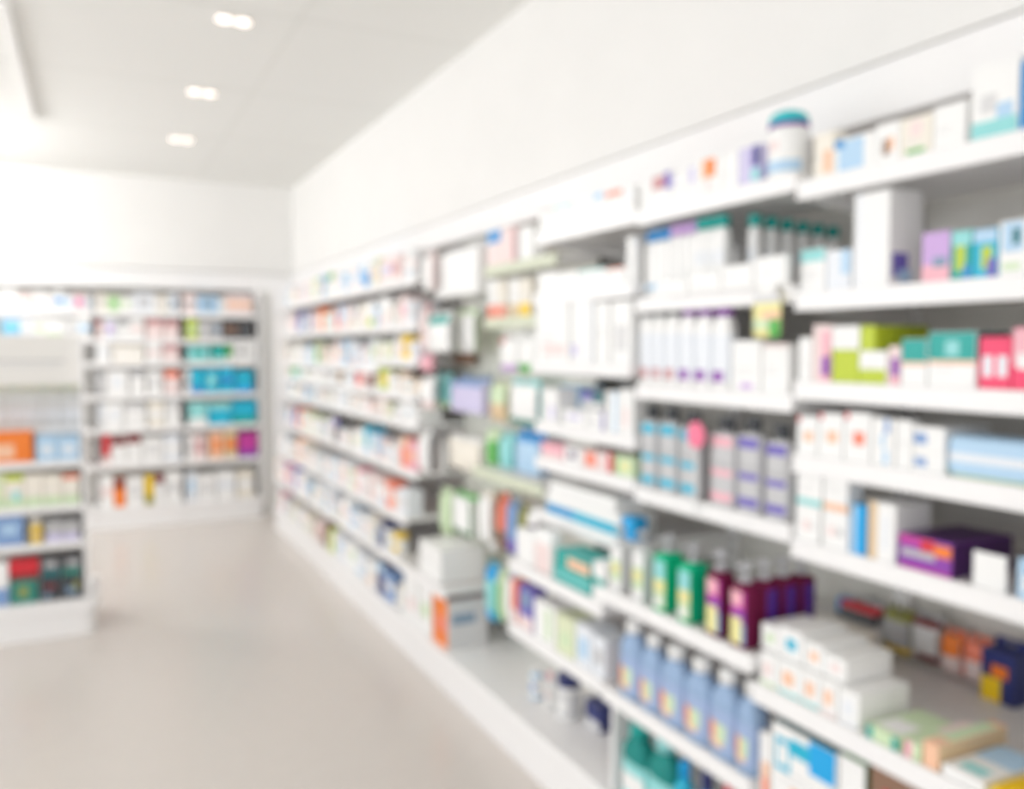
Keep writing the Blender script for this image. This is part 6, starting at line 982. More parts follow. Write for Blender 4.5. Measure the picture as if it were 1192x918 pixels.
('upright_carton', 'carton', 1.4779, 5.91, 0.4703, -90, 0.0923, 0.1519, 0.1318, 'pale blue-white carton with pale pink band, eighth shelf, eighth right-wall bay', 'box', 'box stock, eighth shelf, eighth right-wall bay', ('pw', [('F', 0, 0.35, 1, 0.65, 'pp')])),
('jar', 'jar', 1.4545, 5.7977, 0.4703, -90, 0.085, 0.1066, 0.085, 'light blue tub with pale olive lid, eighth shelf, eighth right-wall bay', 'tub', 'tub stock, eighth shelf, eighth right-wall bay', ('gb~', 'lb', None, 'lb', [(0.15, 0.2, 0.85, 0.7, 'gb~')], False)),
('carton', 'carton', 1.4513, 5.6621, 0.4703, -90, 0.1387, 0.156, 0.0786, 'pale blue-white carton with pale pink patch, eighth shelf, eighth right-wall bay', 'box', 'box stock, eighth shelf, eighth right-wall bay', ('pw', [('F', 0.25, 0.3, 0.75, 0.75, 'pp')])),
('jar', 'jar', 1.4745, 6.1445, 0.1903, -90, 0.085, 0.1105, 0.085, 'cream tub with pale pink lid, base shelf, eighth right-wall bay', 'tub', 'tub stock, base shelf, eighth right-wall bay', ('pp', 'cr', None, 'cr', [(0.15, 0.2, 0.85, 0.7, 'pp')], False)),
('upright_carton', 'carton', 1.4733, 6.041, 0.1903, -90, 0.1098, 0.1434, 0.0826, 'pale pink carton with dusty rose band, base shelf, eighth right-wall bay', 'box', 'box stock, base shelf, eighth right-wall bay', ('pp', [('F', 0, 0.35, 1, 0.65, 'rs')])),
('carton', 'carton', 1.4905, 5.9115, 0.1903, -90, 0.1412, 0.1513, 0.117, 'brown carton with pale pink top, base shelf, eighth right-wall bay', 'box', 'box stock, base shelf, eighth right-wall bay', ('bn', [('F', 0, 0.7, 1, 1, 'pp')])),
('bottle', 'cap', 1.4695, 5.7887, 0.1903, -90, 0.075, 0.1355, 0.075, 'white bottle with pale blue-white cap, base shelf, eighth right-wall bay', 'bottle', 'bottle stock, base shelf, eighth right-wall bay', ('pw', 'wh', 'wh', [(0.2, 0.3, 0.8, 0.7, 'pw')], 0.18, 0.6)),
('upright_carton', 'carton', 1.4788, 5.6823, 0.1903, -90, 0.1082, 0.1541, 0.0935, 'lime carton with dark green side, base shelf, eighth right-wall bay', 'box', 'box stock, base shelf, eighth right-wall bay', ('yg', [('R', 0, 0, 1, 1, 'dg')])),
('upright_carton', 'carton', 1.4811, 5.5911, 0.1903, -90, 0.0662, 0.1587, 0.0982, 'white carton with pale pink patch, base shelf, eighth right-wall bay', 'box', 'box stock, base shelf, eighth right-wall bay', ('wh', [('F', 0.25, 0.3, 0.75, 0.75, 'pp')])),
('upright_carton', 'carton', 1.5881, 6.8169, 1.9303, -90, 0.0742, 0.1186, 0.1322, 'plain pale pink carton, top shelf, ninth right-wall bay', 'box', 'box stock, top shelf, ninth right-wall bay', ('pp', [])),
('carton', 'carton', 1.5887, 6.7066, 1.9303, -90, 0.1384, 0.1422, 0.1334, 'pale pink carton with light grey band, top shelf, ninth right-wall bay', 'box', 'box stock, top shelf, ninth right-wall bay', ('pp', [('F', 0, 0.35, 1, 0.65, 'lgy')])),
('carton', 'carton', 1.5674, 6.5794, 1.9303, -90, 0.108, 0.1246, 0.0907, 'white carton with light grey band, top shelf, ninth right-wall bay', 'box', 'box stock, top shelf, ninth right-wall bay', ('wh', [('F', 0, 0.35, 1, 0.65, 'lgy')])),
('upright_carton', 'carton', 1.5846, 6.471, 1.9303, -90, 0.1007, 0.1517, 0.1253, 'pale green carton with pale olive top, top shelf, ninth right-wall bay', 'box', 'box stock, top shelf, ninth right-wall bay', ('lg', [('F', 0, 0.7, 1, 1, 'gb')])),
('carton', 'carton', 1.591, 6.3486, 1.9303, -90, 0.1362, 0.1117, 0.1381, 'pale pink carton with cream band, top shelf, ninth right-wall bay', 'box', 'box stock, top shelf, ninth right-wall bay', ('pp', [('F', 0, 0.35, 1, 0.65, 'cr')])),
('upright_carton', 'carton', 1.5899, 6.2498, 1.9303, -90, 0.0535, 0.1572, 0.1358, 'light blue carton with pale pink band, top shelf, ninth right-wall bay', 'box', 'box stock, top shelf, ninth right-wall bay', ('lb', [('F', 0, 0.35, 1, 0.65, 'pp')])),
('carton', 'carton', 1.5767, 6.781, 1.6903, -90, 0.1459, 0.145, 0.1095, 'pale blue-white carton with pale olive band, second shelf, ninth right-wall bay', 'box', 'box stock, second shelf, ninth right-wall bay', ('pw', [('F', 0, 0.35, 1, 0.65, 'gb~')])),
('carton', 'carton', 1.5595, 6.6451, 1.6903, -90, 0.118, 0.146, 0.075, 'navy carton with violet band, second shelf, ninth right-wall bay', 'box', 'box stock, second shelf, ninth right-wall bay', ('nv', [('F', 0, 0.35, 1, 0.65, 'vi')])),
('upright_carton', 'carton', 1.5655, 6.5439, 1.6903, -90, 0.0764, 0.1553, 0.0871, 'plain pale pink carton, second shelf, ninth right-wall bay', 'box', 'box stock, second shelf, ninth right-wall bay', ('pp', [])),
('carton', 'carton', 1.5619, 6.4557, 1.6903, -90, 0.092, 0.0993, 0.0799, 'pale pink carton with pale olive band, second shelf, ninth right-wall bay', 'box', 'box stock, second shelf, ninth right-wall bay', ('pp', [('F', 0, 0.35, 1, 0.65, 'gb~')])),
('upright_carton', 'carton', 1.5684, 6.3635, 1.6903, -90, 0.0845, 0.1159, 0.0927, 'pale pink carton with light grey foot, second shelf, ninth right-wall bay', 'box', 'box stock, second shelf, ninth right-wall bay', ('pp', [('F', 0, 0, 1, 0.3, 'lgy')])),
('upright_carton', 'carton', 1.5641, 6.2701, 1.6903, -90, 0.0943, 0.1675, 0.0842, 'orange carton with peach band, second shelf, ninth right-wall bay', 'box', 'box stock, second shelf, ninth right-wall bay', ('og', [('F', 0, 0.35, 1, 0.65, 'pe')])),
('carton', 'carton', 1.5576, 6.7933, 1.4503, -90, 0.1214, 0.099, 0.0711, 'pale blue-white carton with light grey band, third shelf, ninth right-wall bay', 'box', 'box stock, third shelf, ninth right-wall bay', ('pw', [('F', 0, 0.35, 1, 0.65, 'lgy')])),
('carton', 'carton', 1.5902, 6.6677, 1.4503, -90, 0.1218, 0.1333, 0.1365, 'light blue carton with cream patch, third shelf, ninth right-wall bay', 'box', 'box stock, third shelf, ninth right-wall bay', ('lb', [('F', 0.25, 0.3, 0.75, 0.75, 'cr')])),
('carton', 'carton', 1.582, 6.5438, 1.4503, -90, 0.118, 0.1159, 0.1199, 'pale blue-white carton with pale pink band, third shelf, ninth right-wall bay', 'box', 'box stock, third shelf, ninth right-wall bay', ('pw', [('F', 0, 0.35, 1, 0.65, 'pp')])),
('upright_carton', 'carton', 1.5598, 6.4199, 1.4503, -90, 0.1217, 0.1552, 0.0755, 'green carton with olive top, third shelf, ninth right-wall bay', 'box', 'box stock, third shelf, ninth right-wall bay', ('gr', [('F', 0, 0.7, 1, 1, 'ol')])),
('upright_carton', 'carton', 1.5822, 6.3098, 1.4503, -90, 0.0906, 0.1436, 0.1204, 'cream carton with pale pink patch, third shelf, ninth right-wall bay', 'box', 'box stock, third shelf, ninth right-wall bay', ('cr', [('F', 0.25, 0.3, 0.75, 0.75, 'pp')])),
('carton', 'carton', 1.5912, 6.8092, 1.3203, -90, 0.0896, 0.061, 0.1384, 'pale olive carton with light grey patch, fourth shelf, ninth right-wall bay', 'box', 'box stock, fourth shelf, ninth right-wall bay', ('gb', [('F', 0.25, 0.3, 0.75, 0.75, 'lgy')])),
('carton', 'carton', 1.5914, 6.7201, 1.3203, -90, 0.0804, 0.0593, 0.1388, 'white carton with light grey band, fourth shelf, ninth right-wall bay', 'box', 'box stock, fourth shelf, ninth right-wall bay', ('wh', [('F', 0, 0.35, 1, 0.65, 'lgy')])),
('carton', 'carton', 1.5758, 6.6218, 1.3203, -90, 0.1083, 0.0705, 0.1076, 'white carton with pale pink foot, fourth shelf, ninth right-wall bay', 'box', 'box stock, fourth shelf, ninth right-wall bay', ('wh', [('F', 0, 0, 1, 0.3, 'pp')])),
('flat_box', 'carton', 1.5668, 6.5079, 1.3203, -90, 0.1115, 0.057, 0.0895, 'plain cream carton, fourth shelf, ninth right-wall bay', 'box', 'box stock, fourth shelf, ninth right-wall bay', ('cr', [])),
('carton', 'carton', 1.5891, 6.4077, 1.3203, -90, 0.0809, 0.0839, 0.1341, 'white carton with pale pink band, fourth shelf, ninth right-wall bay', 'box', 'box stock, fourth shelf, ninth right-wall bay', ('wh', [('F', 0, 0.35, 1, 0.65, 'pp')])),
('upright_carton', 'carton', 1.5765, 6.3302, 1.3203, -90, 0.0662, 0.0837, 0.1089, 'white carton with pale blue-white band, fourth shelf, ninth right-wall bay', 'box', 'box stock, fourth shelf, ninth right-wall bay', ('wh', [('F', 0, 0.35, 1, 0.65, 'pw')])),
('carton', 'carton', 1.5747, 6.258, 1.3203, -90, 0.07, 0.0752, 0.1054, 'white carton with pale olive foot, fourth shelf, ninth right-wall bay', 'box', 'box stock, fourth shelf, ninth right-wall bay', ('wh', [('F', 0, 0, 1, 0.3, 'gb~')])),
('carton', 'carton', 1.5609, 6.7936, 1.1703, -90, 0.1207, 0.0839, 0.0778, 'light blue carton with pale blue-white patch, fifth shelf, ninth right-wall bay', 'box', 'box stock, fifth shelf, ninth right-wall bay', ('lb', [('F', 0.25, 0.3, 0.75, 0.75, 'pw')])),
('jar', 'jar', 1.5645, 6.6695, 1.1703, -90, 0.085, 0.0851, 0.085, 'cream tub with cream lid, fifth shelf, ninth right-wall bay', 'tub', 'tub stock, fifth shelf, ninth right-wall bay', ('cr', 'cr', None, 'cr', [(0.15, 0.2, 0.85, 0.7, 'cr')], False)),
('carton', 'carton', 1.5779, 6.5496, 1.1703, -90, 0.1124, 0.0921, 0.1118, 'slate carton with pale blue-white top, fifth shelf, ninth right-wall bay', 'box', 'box stock, fifth shelf, ninth right-wall bay', ('sl', [('F', 0, 0.7, 1, 1, 'pw')])),
('carton', 'carton', 1.5783, 6.4335, 1.1703, -90, 0.1118, 0.0993, 0.1126, 'white carton with light grey patch, fifth shelf, ninth right-wall bay', 'box', 'box stock, fifth shelf, ninth right-wall bay', ('wh', [('F', 0.25, 0.3, 0.75, 0.75, 'lgy')])),
('jar', 'jar', 1.5645, 6.3083, 1.1703, -90, 0.085, 0.0831, 0.085, 'cream tub with pale pink lid, fifth shelf, ninth right-wall bay', 'tub', 'tub stock, fifth shelf, ninth right-wall bay', ('pp', 'cr', None, 'cr', [(0.15, 0.2, 0.85, 0.7, 'pp')], False)),
('carton', 'carton', 1.5589, 6.7954, 0.9103, -90, 0.1172, 0.1346, 0.0738, 'cream carton with pale pink patch, sixth shelf, ninth right-wall bay', 'box', 'box stock, sixth shelf, ninth right-wall bay', ('cr', [('F', 0.25, 0.3, 0.75, 0.75, 'pp')])),
('carton', 'carton', 1.5601, 6.672, 0.9103, -90, 0.1217, 0.1511, 0.0762, 'pale olive carton with pale pink band, first such from left, sixth shelf, ninth right-wall bay', 'box', 'box stock, sixth shelf, ninth right-wall bay', ('gb', [('F', 0, 0.35, 1, 0.65, 'pp')])),
('upright_carton', 'carton', 1.5591, 6.5673, 0.9103, -90, 0.0797, 0.1124, 0.0743, 'white carton with light blue band, sixth shelf, ninth right-wall bay', 'box', 'box stock, sixth shelf, ninth right-wall bay', ('wh', [('F', 0, 0.35, 1, 0.65, 'lb~')])),
('carton', 'carton', 1.5834, 6.4759, 0.9103, -90, 0.0952, 0.1098, 0.1229, 'white carton with pale blue-white band, sixth shelf, ninth right-wall bay', 'box', 'box stock, sixth shelf, ninth right-wall bay', ('wh', [('F', 0, 0.35, 1, 0.65, 'pw')])),
('upright_carton', 'carton', 1.5654, 6.3859, 0.9103, -90, 0.0768, 0.1459, 0.0868, 'pale olive carton with pale pink band, second such from left, sixth shelf, ninth right-wall bay', 'box', 'box stock, sixth shelf, ninth right-wall bay', ('gb', [('F', 0, 0.35, 1, 0.65, 'pp')])),
('upright_carton', 'carton', 1.5897, 6.3049, 0.9103, -90, 0.0773, 0.1219, 0.1355, 'pale blue-white carton with light blue band, sixth shelf, ninth right-wall bay', 'box', 'box stock, sixth shelf, ninth right-wall bay', ('pw', [('F', 0, 0.35, 1, 0.65, 'lb~')])),
('upright_carton', 'carton', 1.5184, 6.7938, 0.6803, -90, 0.1204, 0.1703, 0.1129, 'peach carton with pale pink band, seventh shelf, ninth right-wall bay', 'box', 'box stock, seventh shelf, ninth right-wall bay', ('pe', [('F', 0, 0.35, 1, 0.65, 'pp')])),
('upright_carton', 'carton', 1.5296, 6.6919, 0.6803, -90, 0.0755, 0.1535, 0.1353, 'pale pink carton with light blue band, seventh shelf, ninth right-wall bay', 'box', 'box stock, seventh shelf, ninth right-wall bay', ('pp', [('F', 0, 0.35, 1, 0.65, 'lb~')])),
('upright_carton', 'carton', 1.5111, 6.6036, 0.6803, -90, 0.093, 0.1621, 0.0982, 'cream carton with pale pink patch, seventh shelf, ninth right-wall bay', 'box', 'box stock, seventh shelf, ninth right-wall bay', ('cr', [('F', 0.25, 0.3, 0.75, 0.75, 'pp')])),
('jar', 'jar', 1.4973, 6.5178, 0.6803, -90, 0.0707, 0.0919, 0.0707, 'white tub with light blue lid, seventh shelf, ninth right-wall bay', 'tub', 'tub stock, seventh shelf, ninth right-wall bay', ('lb~', 'wh', None, 'wh', [(0.15, 0.2, 0.85, 0.7, 'lb~')], False)),
('carton', 'carton', 1.5034, 6.4303, 0.6803, -90, 0.0963, 0.0984, 0.0829, 'pale pink carton with light grey patch, seventh shelf, ninth right-wall bay', 'box', 'box stock, seventh shelf, ninth right-wall bay', ('pp', [('F', 0.25, 0.3, 0.75, 0.75, 'lgy')])),
('upright_carton', 'carton', 1.5236, 6.3386, 0.6803, -90, 0.0791, 0.1089, 0.1232, 'cream carton with pale pink band, seventh shelf, ninth right-wall bay', 'box', 'box stock, seventh shelf, ninth right-wall bay', ('cr', [('F', 0, 0.35, 1, 0.65, 'pp')])),
('upright_carton', 'carton', 1.5159, 6.259, 0.6803, -90, 0.0721, 0.1379, 0.1078, 'white carton with light blue patch, seventh shelf, ninth right-wall bay', 'box', 'box stock, seventh shelf, ninth right-wall bay', ('wh', [('F', 0.25, 0.3, 0.75, 0.75, 'lb~')])),
('upright_carton', 'carton', 1.4652, 6.8191, 0.4703, -90, 0.0698, 0.1091, 0.1063, 'cream carton with pale pink band, eighth shelf, ninth right-wall bay', 'box', 'box stock, eighth shelf, ninth right-wall bay', ('cr', [('F', 0, 0.35, 1, 0.65, 'pp')])),
('upright_carton', 'carton', 1.4546, 6.7267, 0.4703, -90, 0.107, 0.1542, 0.0852, 'violet carton with pale lilac band, eighth shelf, ninth right-wall bay', 'box', 'box stock, eighth shelf, ninth right-wall bay', ('vi', [('F', 0, 0.35, 1, 0.65, 'pl')])),
('upright_carton', 'carton', 1.4723, 6.634, 0.4703, -90, 0.0706, 0.1387, 0.1206, 'plain pale blue-white carton, eighth shelf, ninth right-wall bay', 'box', 'box stock, eighth shelf, ninth right-wall bay', ('pw', [])),
('upright_carton', 'carton', 1.4769, 6.5609, 0.4703, -90, 0.0676, 0.1121, 0.1298, 'pale pink carton with light blue band, eighth shelf, ninth right-wall bay', 'box', 'box stock, eighth shelf, ninth right-wall bay', ('pp', [('F', 0, 0.35, 1, 0.65, 'lb~')])),
('upright_carton', 'carton', 1.4683, 6.4798, 0.4703, -90, 0.0865, 0.1486, 0.1126, 'white carton with pale pink band, eighth shelf, ninth right-wall bay', 'box', 'box stock, eighth shelf, ninth right-wall bay', ('wh', [('F', 0, 0.35, 1, 0.65, 'pp')])),
('upright_carton', 'carton', 1.4579, 6.392, 0.4703, -90, 0.081, 0.1247, 0.0919, 'white carton with pale pink patch, eighth shelf, ninth right-wall bay', 'box', 'box stock, eighth shelf, ninth right-wall bay', ('wh', [('F', 0.25, 0.3, 0.75, 0.75, 'pp')])),
('carton', 'carton', 1.4724, 6.2928, 0.4703, -90, 0.1095, 0.0999, 0.1208, 'light blue carton with pale pink foot, eighth shelf, ninth right-wall bay', 'box', 'box stock, eighth shelf, ninth right-wall bay', ('lb', [('F', 0, 0, 1, 0.3, 'pp')])),
('upright_carton', 'carton', 1.4812, 6.8151, 0.1903, -90, 0.0778, 0.109, 0.0984, 'cream carton with pale olive band, base shelf, ninth right-wall bay', 'box', 'box stock, base shelf, ninth right-wall bay', ('cr', [('F', 0, 0.35, 1, 0.65, 'gb~')])),
('carton', 'carton', 1.4884, 6.7046, 0.1903, -90, 0.1353, 0.1105, 0.1128, 'pale blue-white carton with light grey foot, base shelf, ninth right-wall bay', 'box', 'box stock, base shelf, ninth right-wall bay', ('pw', [('F', 0, 0, 1, 0.3, 'lgy')])),
('carton', 'carton', 1.4953, 6.566, 0.1903, -90, 0.1339, 0.1461, 0.1266, 'light grey carton with pale pink band, base shelf, ninth right-wall bay', 'box', 'box stock, base shelf, ninth right-wall bay', ('lgy', [('F', 0, 0.35, 1, 0.65, 'pp')])),
('upright_carton', 'carton', 1.4903, 6.4502, 0.1903, -90, 0.0898, 0.1409, 0.1167, 'cream carton with pale olive foot, base shelf, ninth right-wall bay', 'box', 'box stock, base shelf, ninth right-wall bay', ('cr', [('F', 0, 0, 1, 0.3, 'gb~')])),
('carton', 'carton', 1.4712, 6.3335, 0.1903, -90, 0.1355, 0.111, 0.0784, 'cream carton with light grey band, base shelf, ninth right-wall bay', 'box', 'box stock, base shelf, ninth right-wall bay', ('cr', [('F', 0, 0.35, 1, 0.65, 'lgy')])),
('upright_carton', 'carton', 1.5648, 7.4664, 1.9303, -90, 0.1052, 0.1587, 0.0855, 'pale blue-white carton with light blue foot, top shelf, tenth right-wall bay', 'box', 'box stock, top shelf, tenth right-wall bay', ('pw', [('F', 0, 0, 1, 0.3, 'lb~')])),
('upright_carton', 'carton', 1.583, 7.3687, 1.9303, -90, 0.0822, 0.1476, 0.122, 'pale blue-white carton with cream band, top shelf, tenth right-wall bay', 'box', 'box stock, top shelf, tenth right-wall bay', ('pw', [('F', 0, 0.35, 1, 0.65, 'cr')])),
('jar', 'jar', 1.5645, 7.2585, 1.9303, -90, 0.085, 0.1105, 0.085, 'cream tub with pale olive lid, top shelf, tenth right-wall bay', 'tub', 'tub stock, top shelf, tenth right-wall bay', ('gb~', 'cr', None, 'cr', [(0.15, 0.2, 0.85, 0.7, 'gb~')], False)),
('upright_carton', 'carton', 1.5712, 7.1407, 1.9303, -90, 0.0973, 0.1443, 0.0983, 'pale pink carton with peach band, top shelf, tenth right-wall bay', 'box', 'box stock, top shelf, tenth right-wall bay', ('pp', [('F', 0, 0.35, 1, 0.65, 'pe')])),
('upright_carton', 'carton', 1.5595, 7.0352, 1.9303, -90, 0.1056, 0.1351, 0.0751, 'plain light grey carton, top shelf, tenth right-wall bay', 'box', 'box stock, top shelf, tenth right-wall bay', ('lgy', [])),
('upright_carton', 'carton', 1.5795, 6.9332, 1.9303, -90, 0.0904, 0.1205, 0.115, 'pale blue-white carton with pale pink patch, top shelf, tenth right-wall bay', 'box', 'box stock, top shelf, tenth right-wall bay', ('pw', [('F', 0.25, 0.3, 0.75, 0.75, 'pp')])),
('upright_carton', 'carton', 1.584, 7.4723, 1.6903, -90, 0.0933, 0.1564, 0.124, 'white carton with pale pink patch, second shelf, tenth right-wall bay', 'box', 'box stock, second shelf, tenth right-wall bay', ('wh', [('F', 0.25, 0.3, 0.75, 0.75, 'pp')])),
('carton', 'carton', 1.5594, 7.3639, 1.6903, -90, 0.1157, 0.1231, 0.0748, 'pale pink carton with light grey foot, second shelf, tenth right-wall bay', 'box', 'box stock, second shelf, tenth right-wall bay', ('pp', [('F', 0, 0, 1, 0.3, 'lgy')])),
('upright_carton', 'carton', 1.5809, 7.251, 1.6903, -90, 0.102, 0.1611, 0.1178, 'plain pale pink carton, second shelf, tenth right-wall bay', 'box', 'box stock, second shelf, tenth right-wall bay', ('pp', [])),
('jar', 'jar', 1.5645, 7.1433, 1.6903, -90, 0.085, 0.1105, 0.085, 'white tub with pale blue-white lid, second shelf, tenth right-wall bay', 'tub', 'tub stock, second shelf, tenth right-wall bay', ('pw', 'wh', None, 'wh', [(0.15, 0.2, 0.85, 0.7, 'pw')], False)),
('upright_carton', 'carton', 1.5913, 7.0446, 1.6903, -90, 0.0836, 0.1689, 0.1386, 'violet carton with navy top, second shelf, tenth right-wall bay', 'box', 'box stock, second shelf, tenth right-wall bay', ('vi', [('F', 0, 0.7, 1, 1, 'nv')])),
('jar', 'jar', 1.5645, 6.944, 1.6903, -90, 0.085, 0.1105, 0.085, 'light blue tub with light grey lid, second shelf, tenth right-wall bay', 'tub', 'tub stock, second shelf, tenth right-wall bay', ('lgy', 'lb', None, 'lb', [(0.15, 0.2, 0.85, 0.7, 'lgy')], False)),
('upright_carton', 'carton', 1.5907, 7.4852, 1.4503, -90, 0.0675, 0.1501, 0.1375, 'cream carton with pale peach patch, third shelf, tenth right-wall bay', 'box', 'box stock, third shelf, tenth right-wall bay', ('cr', [('F', 0.25, 0.3, 0.75, 0.75, 'pe~')])),
('upright_carton', 'carton', 1.5699, 7.4081, 1.4503, -90, 0.0788, 0.1375, 0.0959, 'light grey carton with pale pink foot, third shelf, tenth right-wall bay', 'box', 'box stock, third shelf, tenth right-wall bay', ('lgy', [('F', 0, 0, 1, 0.3, 'pp')])),
('jar', 'jar', 1.5645, 7.3017, 1.4503, -90, 0.085, 0.1105, 0.085, 'cream tub with cream lid, third shelf, tenth right-wall bay', 'tub', 'tub stock, third shelf, tenth right-wall bay', ('cr', 'cr', None, 'cr', [(0.15, 0.2, 0.85, 0.7, 'cr')], False)),
('carton', 'carton', 1.588, 7.1812, 1.4503, -90, 0.1071, 0.1036, 0.132, 'white carton with light grey band, third shelf, tenth right-wall bay', 'box', 'box stock, third shelf, tenth right-wall bay', ('wh', [('F', 0, 0.35, 1, 0.65, 'lgy')])),
('carton', 'carton', 1.5584, 7.0567, 1.4503, -90, 0.1339, 0.1619, 0.0728, 'cream carton with white band, third shelf, tenth right-wall bay', 'box', 'box stock, third shelf, tenth right-wall bay', ('cr', [('F', 0, 0.35, 1, 0.65, 'wh')])),
('upright_carton', 'carton', 1.5748, 6.9369, 1.4503, -90, 0.0978, 0.128, 0.1055, 'pale blue-white carton with pale pink band, third shelf, tenth right-wall bay', 'box', 'box stock, third shelf, tenth right-wall bay', ('pw', [('F', 0, 0.35, 1, 0.65, 'pp')])),
('carton', 'carton', 1.5634, 7.4703, 1.3203, -90, 0.0974, 0.0773, 0.0829, 'cream carton with light grey foot, fourth shelf, tenth right-wall bay', 'box', 'box stock, fourth shelf, tenth right-wall bay', ('cr', [('F', 0, 0, 1, 0.3, 'lgy')])),
('bottle', 'cap', 1.5595, 7.3764, 1.3203, -90, 0.075, 0.0717, 0.075, 'white bottle with white cap, fourth shelf, tenth right-wall bay', 'bottle', 'bottle stock, fourth shelf, tenth right-wall bay', ('wh', 'wh', 'wh', [(0.2, 0.3, 0.8, 0.7, 'pp')], 0.18, 0.6)),
('carton', 'carton', 1.564, 7.2686, 1.3203, -90, 0.1252, 0.079, 0.0841, 'green carton with aqua foot, fourth shelf, tenth right-wall bay', 'box', 'box stock, fourth shelf, tenth right-wall bay', ('gr', [('F', 0, 0, 1, 0.3, 'aq')])),
('jar', 'jar', 1.5645, 7.1573, 1.3203, -90, 0.085, 0.0749, 0.085, 'white tub with light blue lid, fourth shelf, tenth right-wall bay', 'tub', 'tub stock, fourth shelf, tenth right-wall bay', ('lb~', 'wh', None, 'wh', [(0.15, 0.2, 0.85, 0.7, 'lb~')], False)),
('carton', 'carton', 1.5808, 7.0656, 1.3203, -90, 0.0862, 0.0824, 0.1176, 'aqua carton with green top, fourth shelf, tenth right-wall bay', 'box', 'box stock, fourth shelf, tenth right-wall bay', ('aq', [('F', 0, 0.7, 1, 1, 'gr')])),
('carton', 'carton', 1.5695, 6.9792, 1.3203, -90, 0.0786, 0.0876, 0.095, 'white carton with cream foot, fourth shelf, tenth right-wall bay', 'box', 'box stock, fourth shelf, tenth right-wall bay', ('wh', [('F', 0, 0, 1, 0.3, 'cr')])),
('upright_carton', 'carton', 1.563, 6.912, 1.3203, -90, 0.0479, 0.0659, 0.082, 'white carton with pale olive band, fourth shelf, tenth right-wall bay', 'box', 'box stock, fourth shelf, tenth right-wall bay', ('wh', [('F', 0, 0.35, 1, 0.65, 'gb~')])),
('carton', 'carton', 1.5823, 7.4684, 1.1703, -90, 0.1011, 0.0992, 0.1205, 'pale blue-white carton with cream band, fifth shelf, tenth right-wall bay', 'box', 'box stock, fifth shelf, tenth right-wall bay', ('pw', [('F', 0, 0.35, 1, 0.65, 'cr')])),
('upright_carton', 'carton', 1.5646, 7.3752, 1.1703, -90, 0.0774, 0.1039, 0.0852, 'slate carton with grey band, fifth shelf, tenth right-wall bay', 'box', 'box stock, fifth shelf, tenth right-wall bay', ('sl', [('F', 0, 0.35, 1, 0.65, 'gy')])),
('flat_box', 'carton', 1.5878, 7.2649, 1.1703, -90, 0.1353, 0.0804, 0.1316, 'white carton with pale olive foot, fifth shelf, tenth right-wall bay', 'box', 'box stock, fifth shelf, tenth right-wall bay', ('wh', [('F', 0, 0, 1, 0.3, 'gb~')])),
('upright_carton', 'carton', 1.5666, 7.1541, 1.1703, -90, 0.0781, 0.0998, 0.0892, 'cream carton with pale pink patch, fifth shelf, tenth right-wall bay', 'box', 'box stock, fifth shelf, tenth right-wall bay', ('cr', [('F', 0.25, 0.3, 0.75, 0.75, 'pp')])),
('bottle', 'cap', 1.5595, 7.0652, 1.1703, -90, 0.075, 0.0646, 0.075, 'cream bottle with white cap, fifth shelf, tenth right-wall bay', 'bottle', 'bottle stock, fifth shelf, tenth right-wall bay', ('wh', 'cr', 'cr', [(0.2, 0.3, 0.8, 0.7, 'lgy')], 0.18, 0.6)),
('bottle', 'cap', 1.5553, 6.982, 1.1703, -90, 0.0666, 0.0944, 0.0666, 'white bottle with white cap, fifth shelf, tenth right-wall bay', 'bottle', 'bottle stock, fifth shelf, tenth right-wall bay', ('wh', 'wh', 'wh', [(0.2, 0.3, 0.8, 0.7, 'pp')], 0.18, 0.6)),
('upright_carton', 'carton', 1.5715, 6.9164, 1.1703, -90, 0.0567, 0.1046, 0.099, 'pale pink carton with light blue band, fifth shelf, tenth right-wall bay', 'box', 'box stock, fifth shelf, tenth right-wall bay', ('pp', [('F', 0, 0.35, 1, 0.65, 'lb~')])),
('carton', 'carton', 1.5667, 7.4702, 0.9103, -90, 0.0977, 0.0989, 0.0894, 'light blue carton with pale pink foot, sixth shelf, tenth right-wall bay', 'box', 'box stock, sixth shelf, tenth right-wall bay', ('lb', [('F', 0, 0, 1, 0.3, 'pp')])),
('carton', 'carton', 1.5632, 7.3497, 0.9103, -90, 0.1352, 0.163, 0.0823, 'plain pale pink carton, sixth shelf, tenth right-wall bay', 'box', 'box stock, sixth shelf, tenth right-wall bay', ('pp', [])),
('upright_carton', 'carton', 1.5696, 7.2384, 0.9103, -90, 0.0795, 0.1446, 0.0951, 'violet carton with navy top, sixth shelf, tenth right-wall bay', 'box', 'box stock, sixth shelf, tenth right-wall bay', ('vi', [('F', 0, 0.7, 1, 1, 'nv')])),
('bottle', 'cap', 1.5595, 7.1492, 0.9103, -90, 0.075, 0.1302, 0.075, 'white bottle with cream cap, sixth shelf, tenth right-wall bay', 'bottle', 'bottle stock, sixth shelf, tenth right-wall bay', ('cr', 'wh', 'wh', [(0.2, 0.3, 0.8, 0.7, 'cr')], 0.18, 0.6)),
('upright_carton', 'carton', 1.5827, 7.0458, 0.9103, -90, 0.1082, 0.1651, 0.1215, 'orange carton with peach band, sixth shelf, tenth right-wall bay', 'box', 'box stock, sixth shelf, tenth right-wall bay', ('og', [('F', 0, 0.35, 1, 0.65, 'pe')])),
('upright_carton', 'carton', 1.5864, 6.9378, 0.9103, -90, 0.0997, 0.1516, 0.1288, 'white carton with light blue band, sixth shelf, tenth right-wall bay', 'box', 'box stock, sixth shelf, tenth right-wall bay', ('wh', [('F', 0, 0.35, 1, 0.65, 'lb~')])),
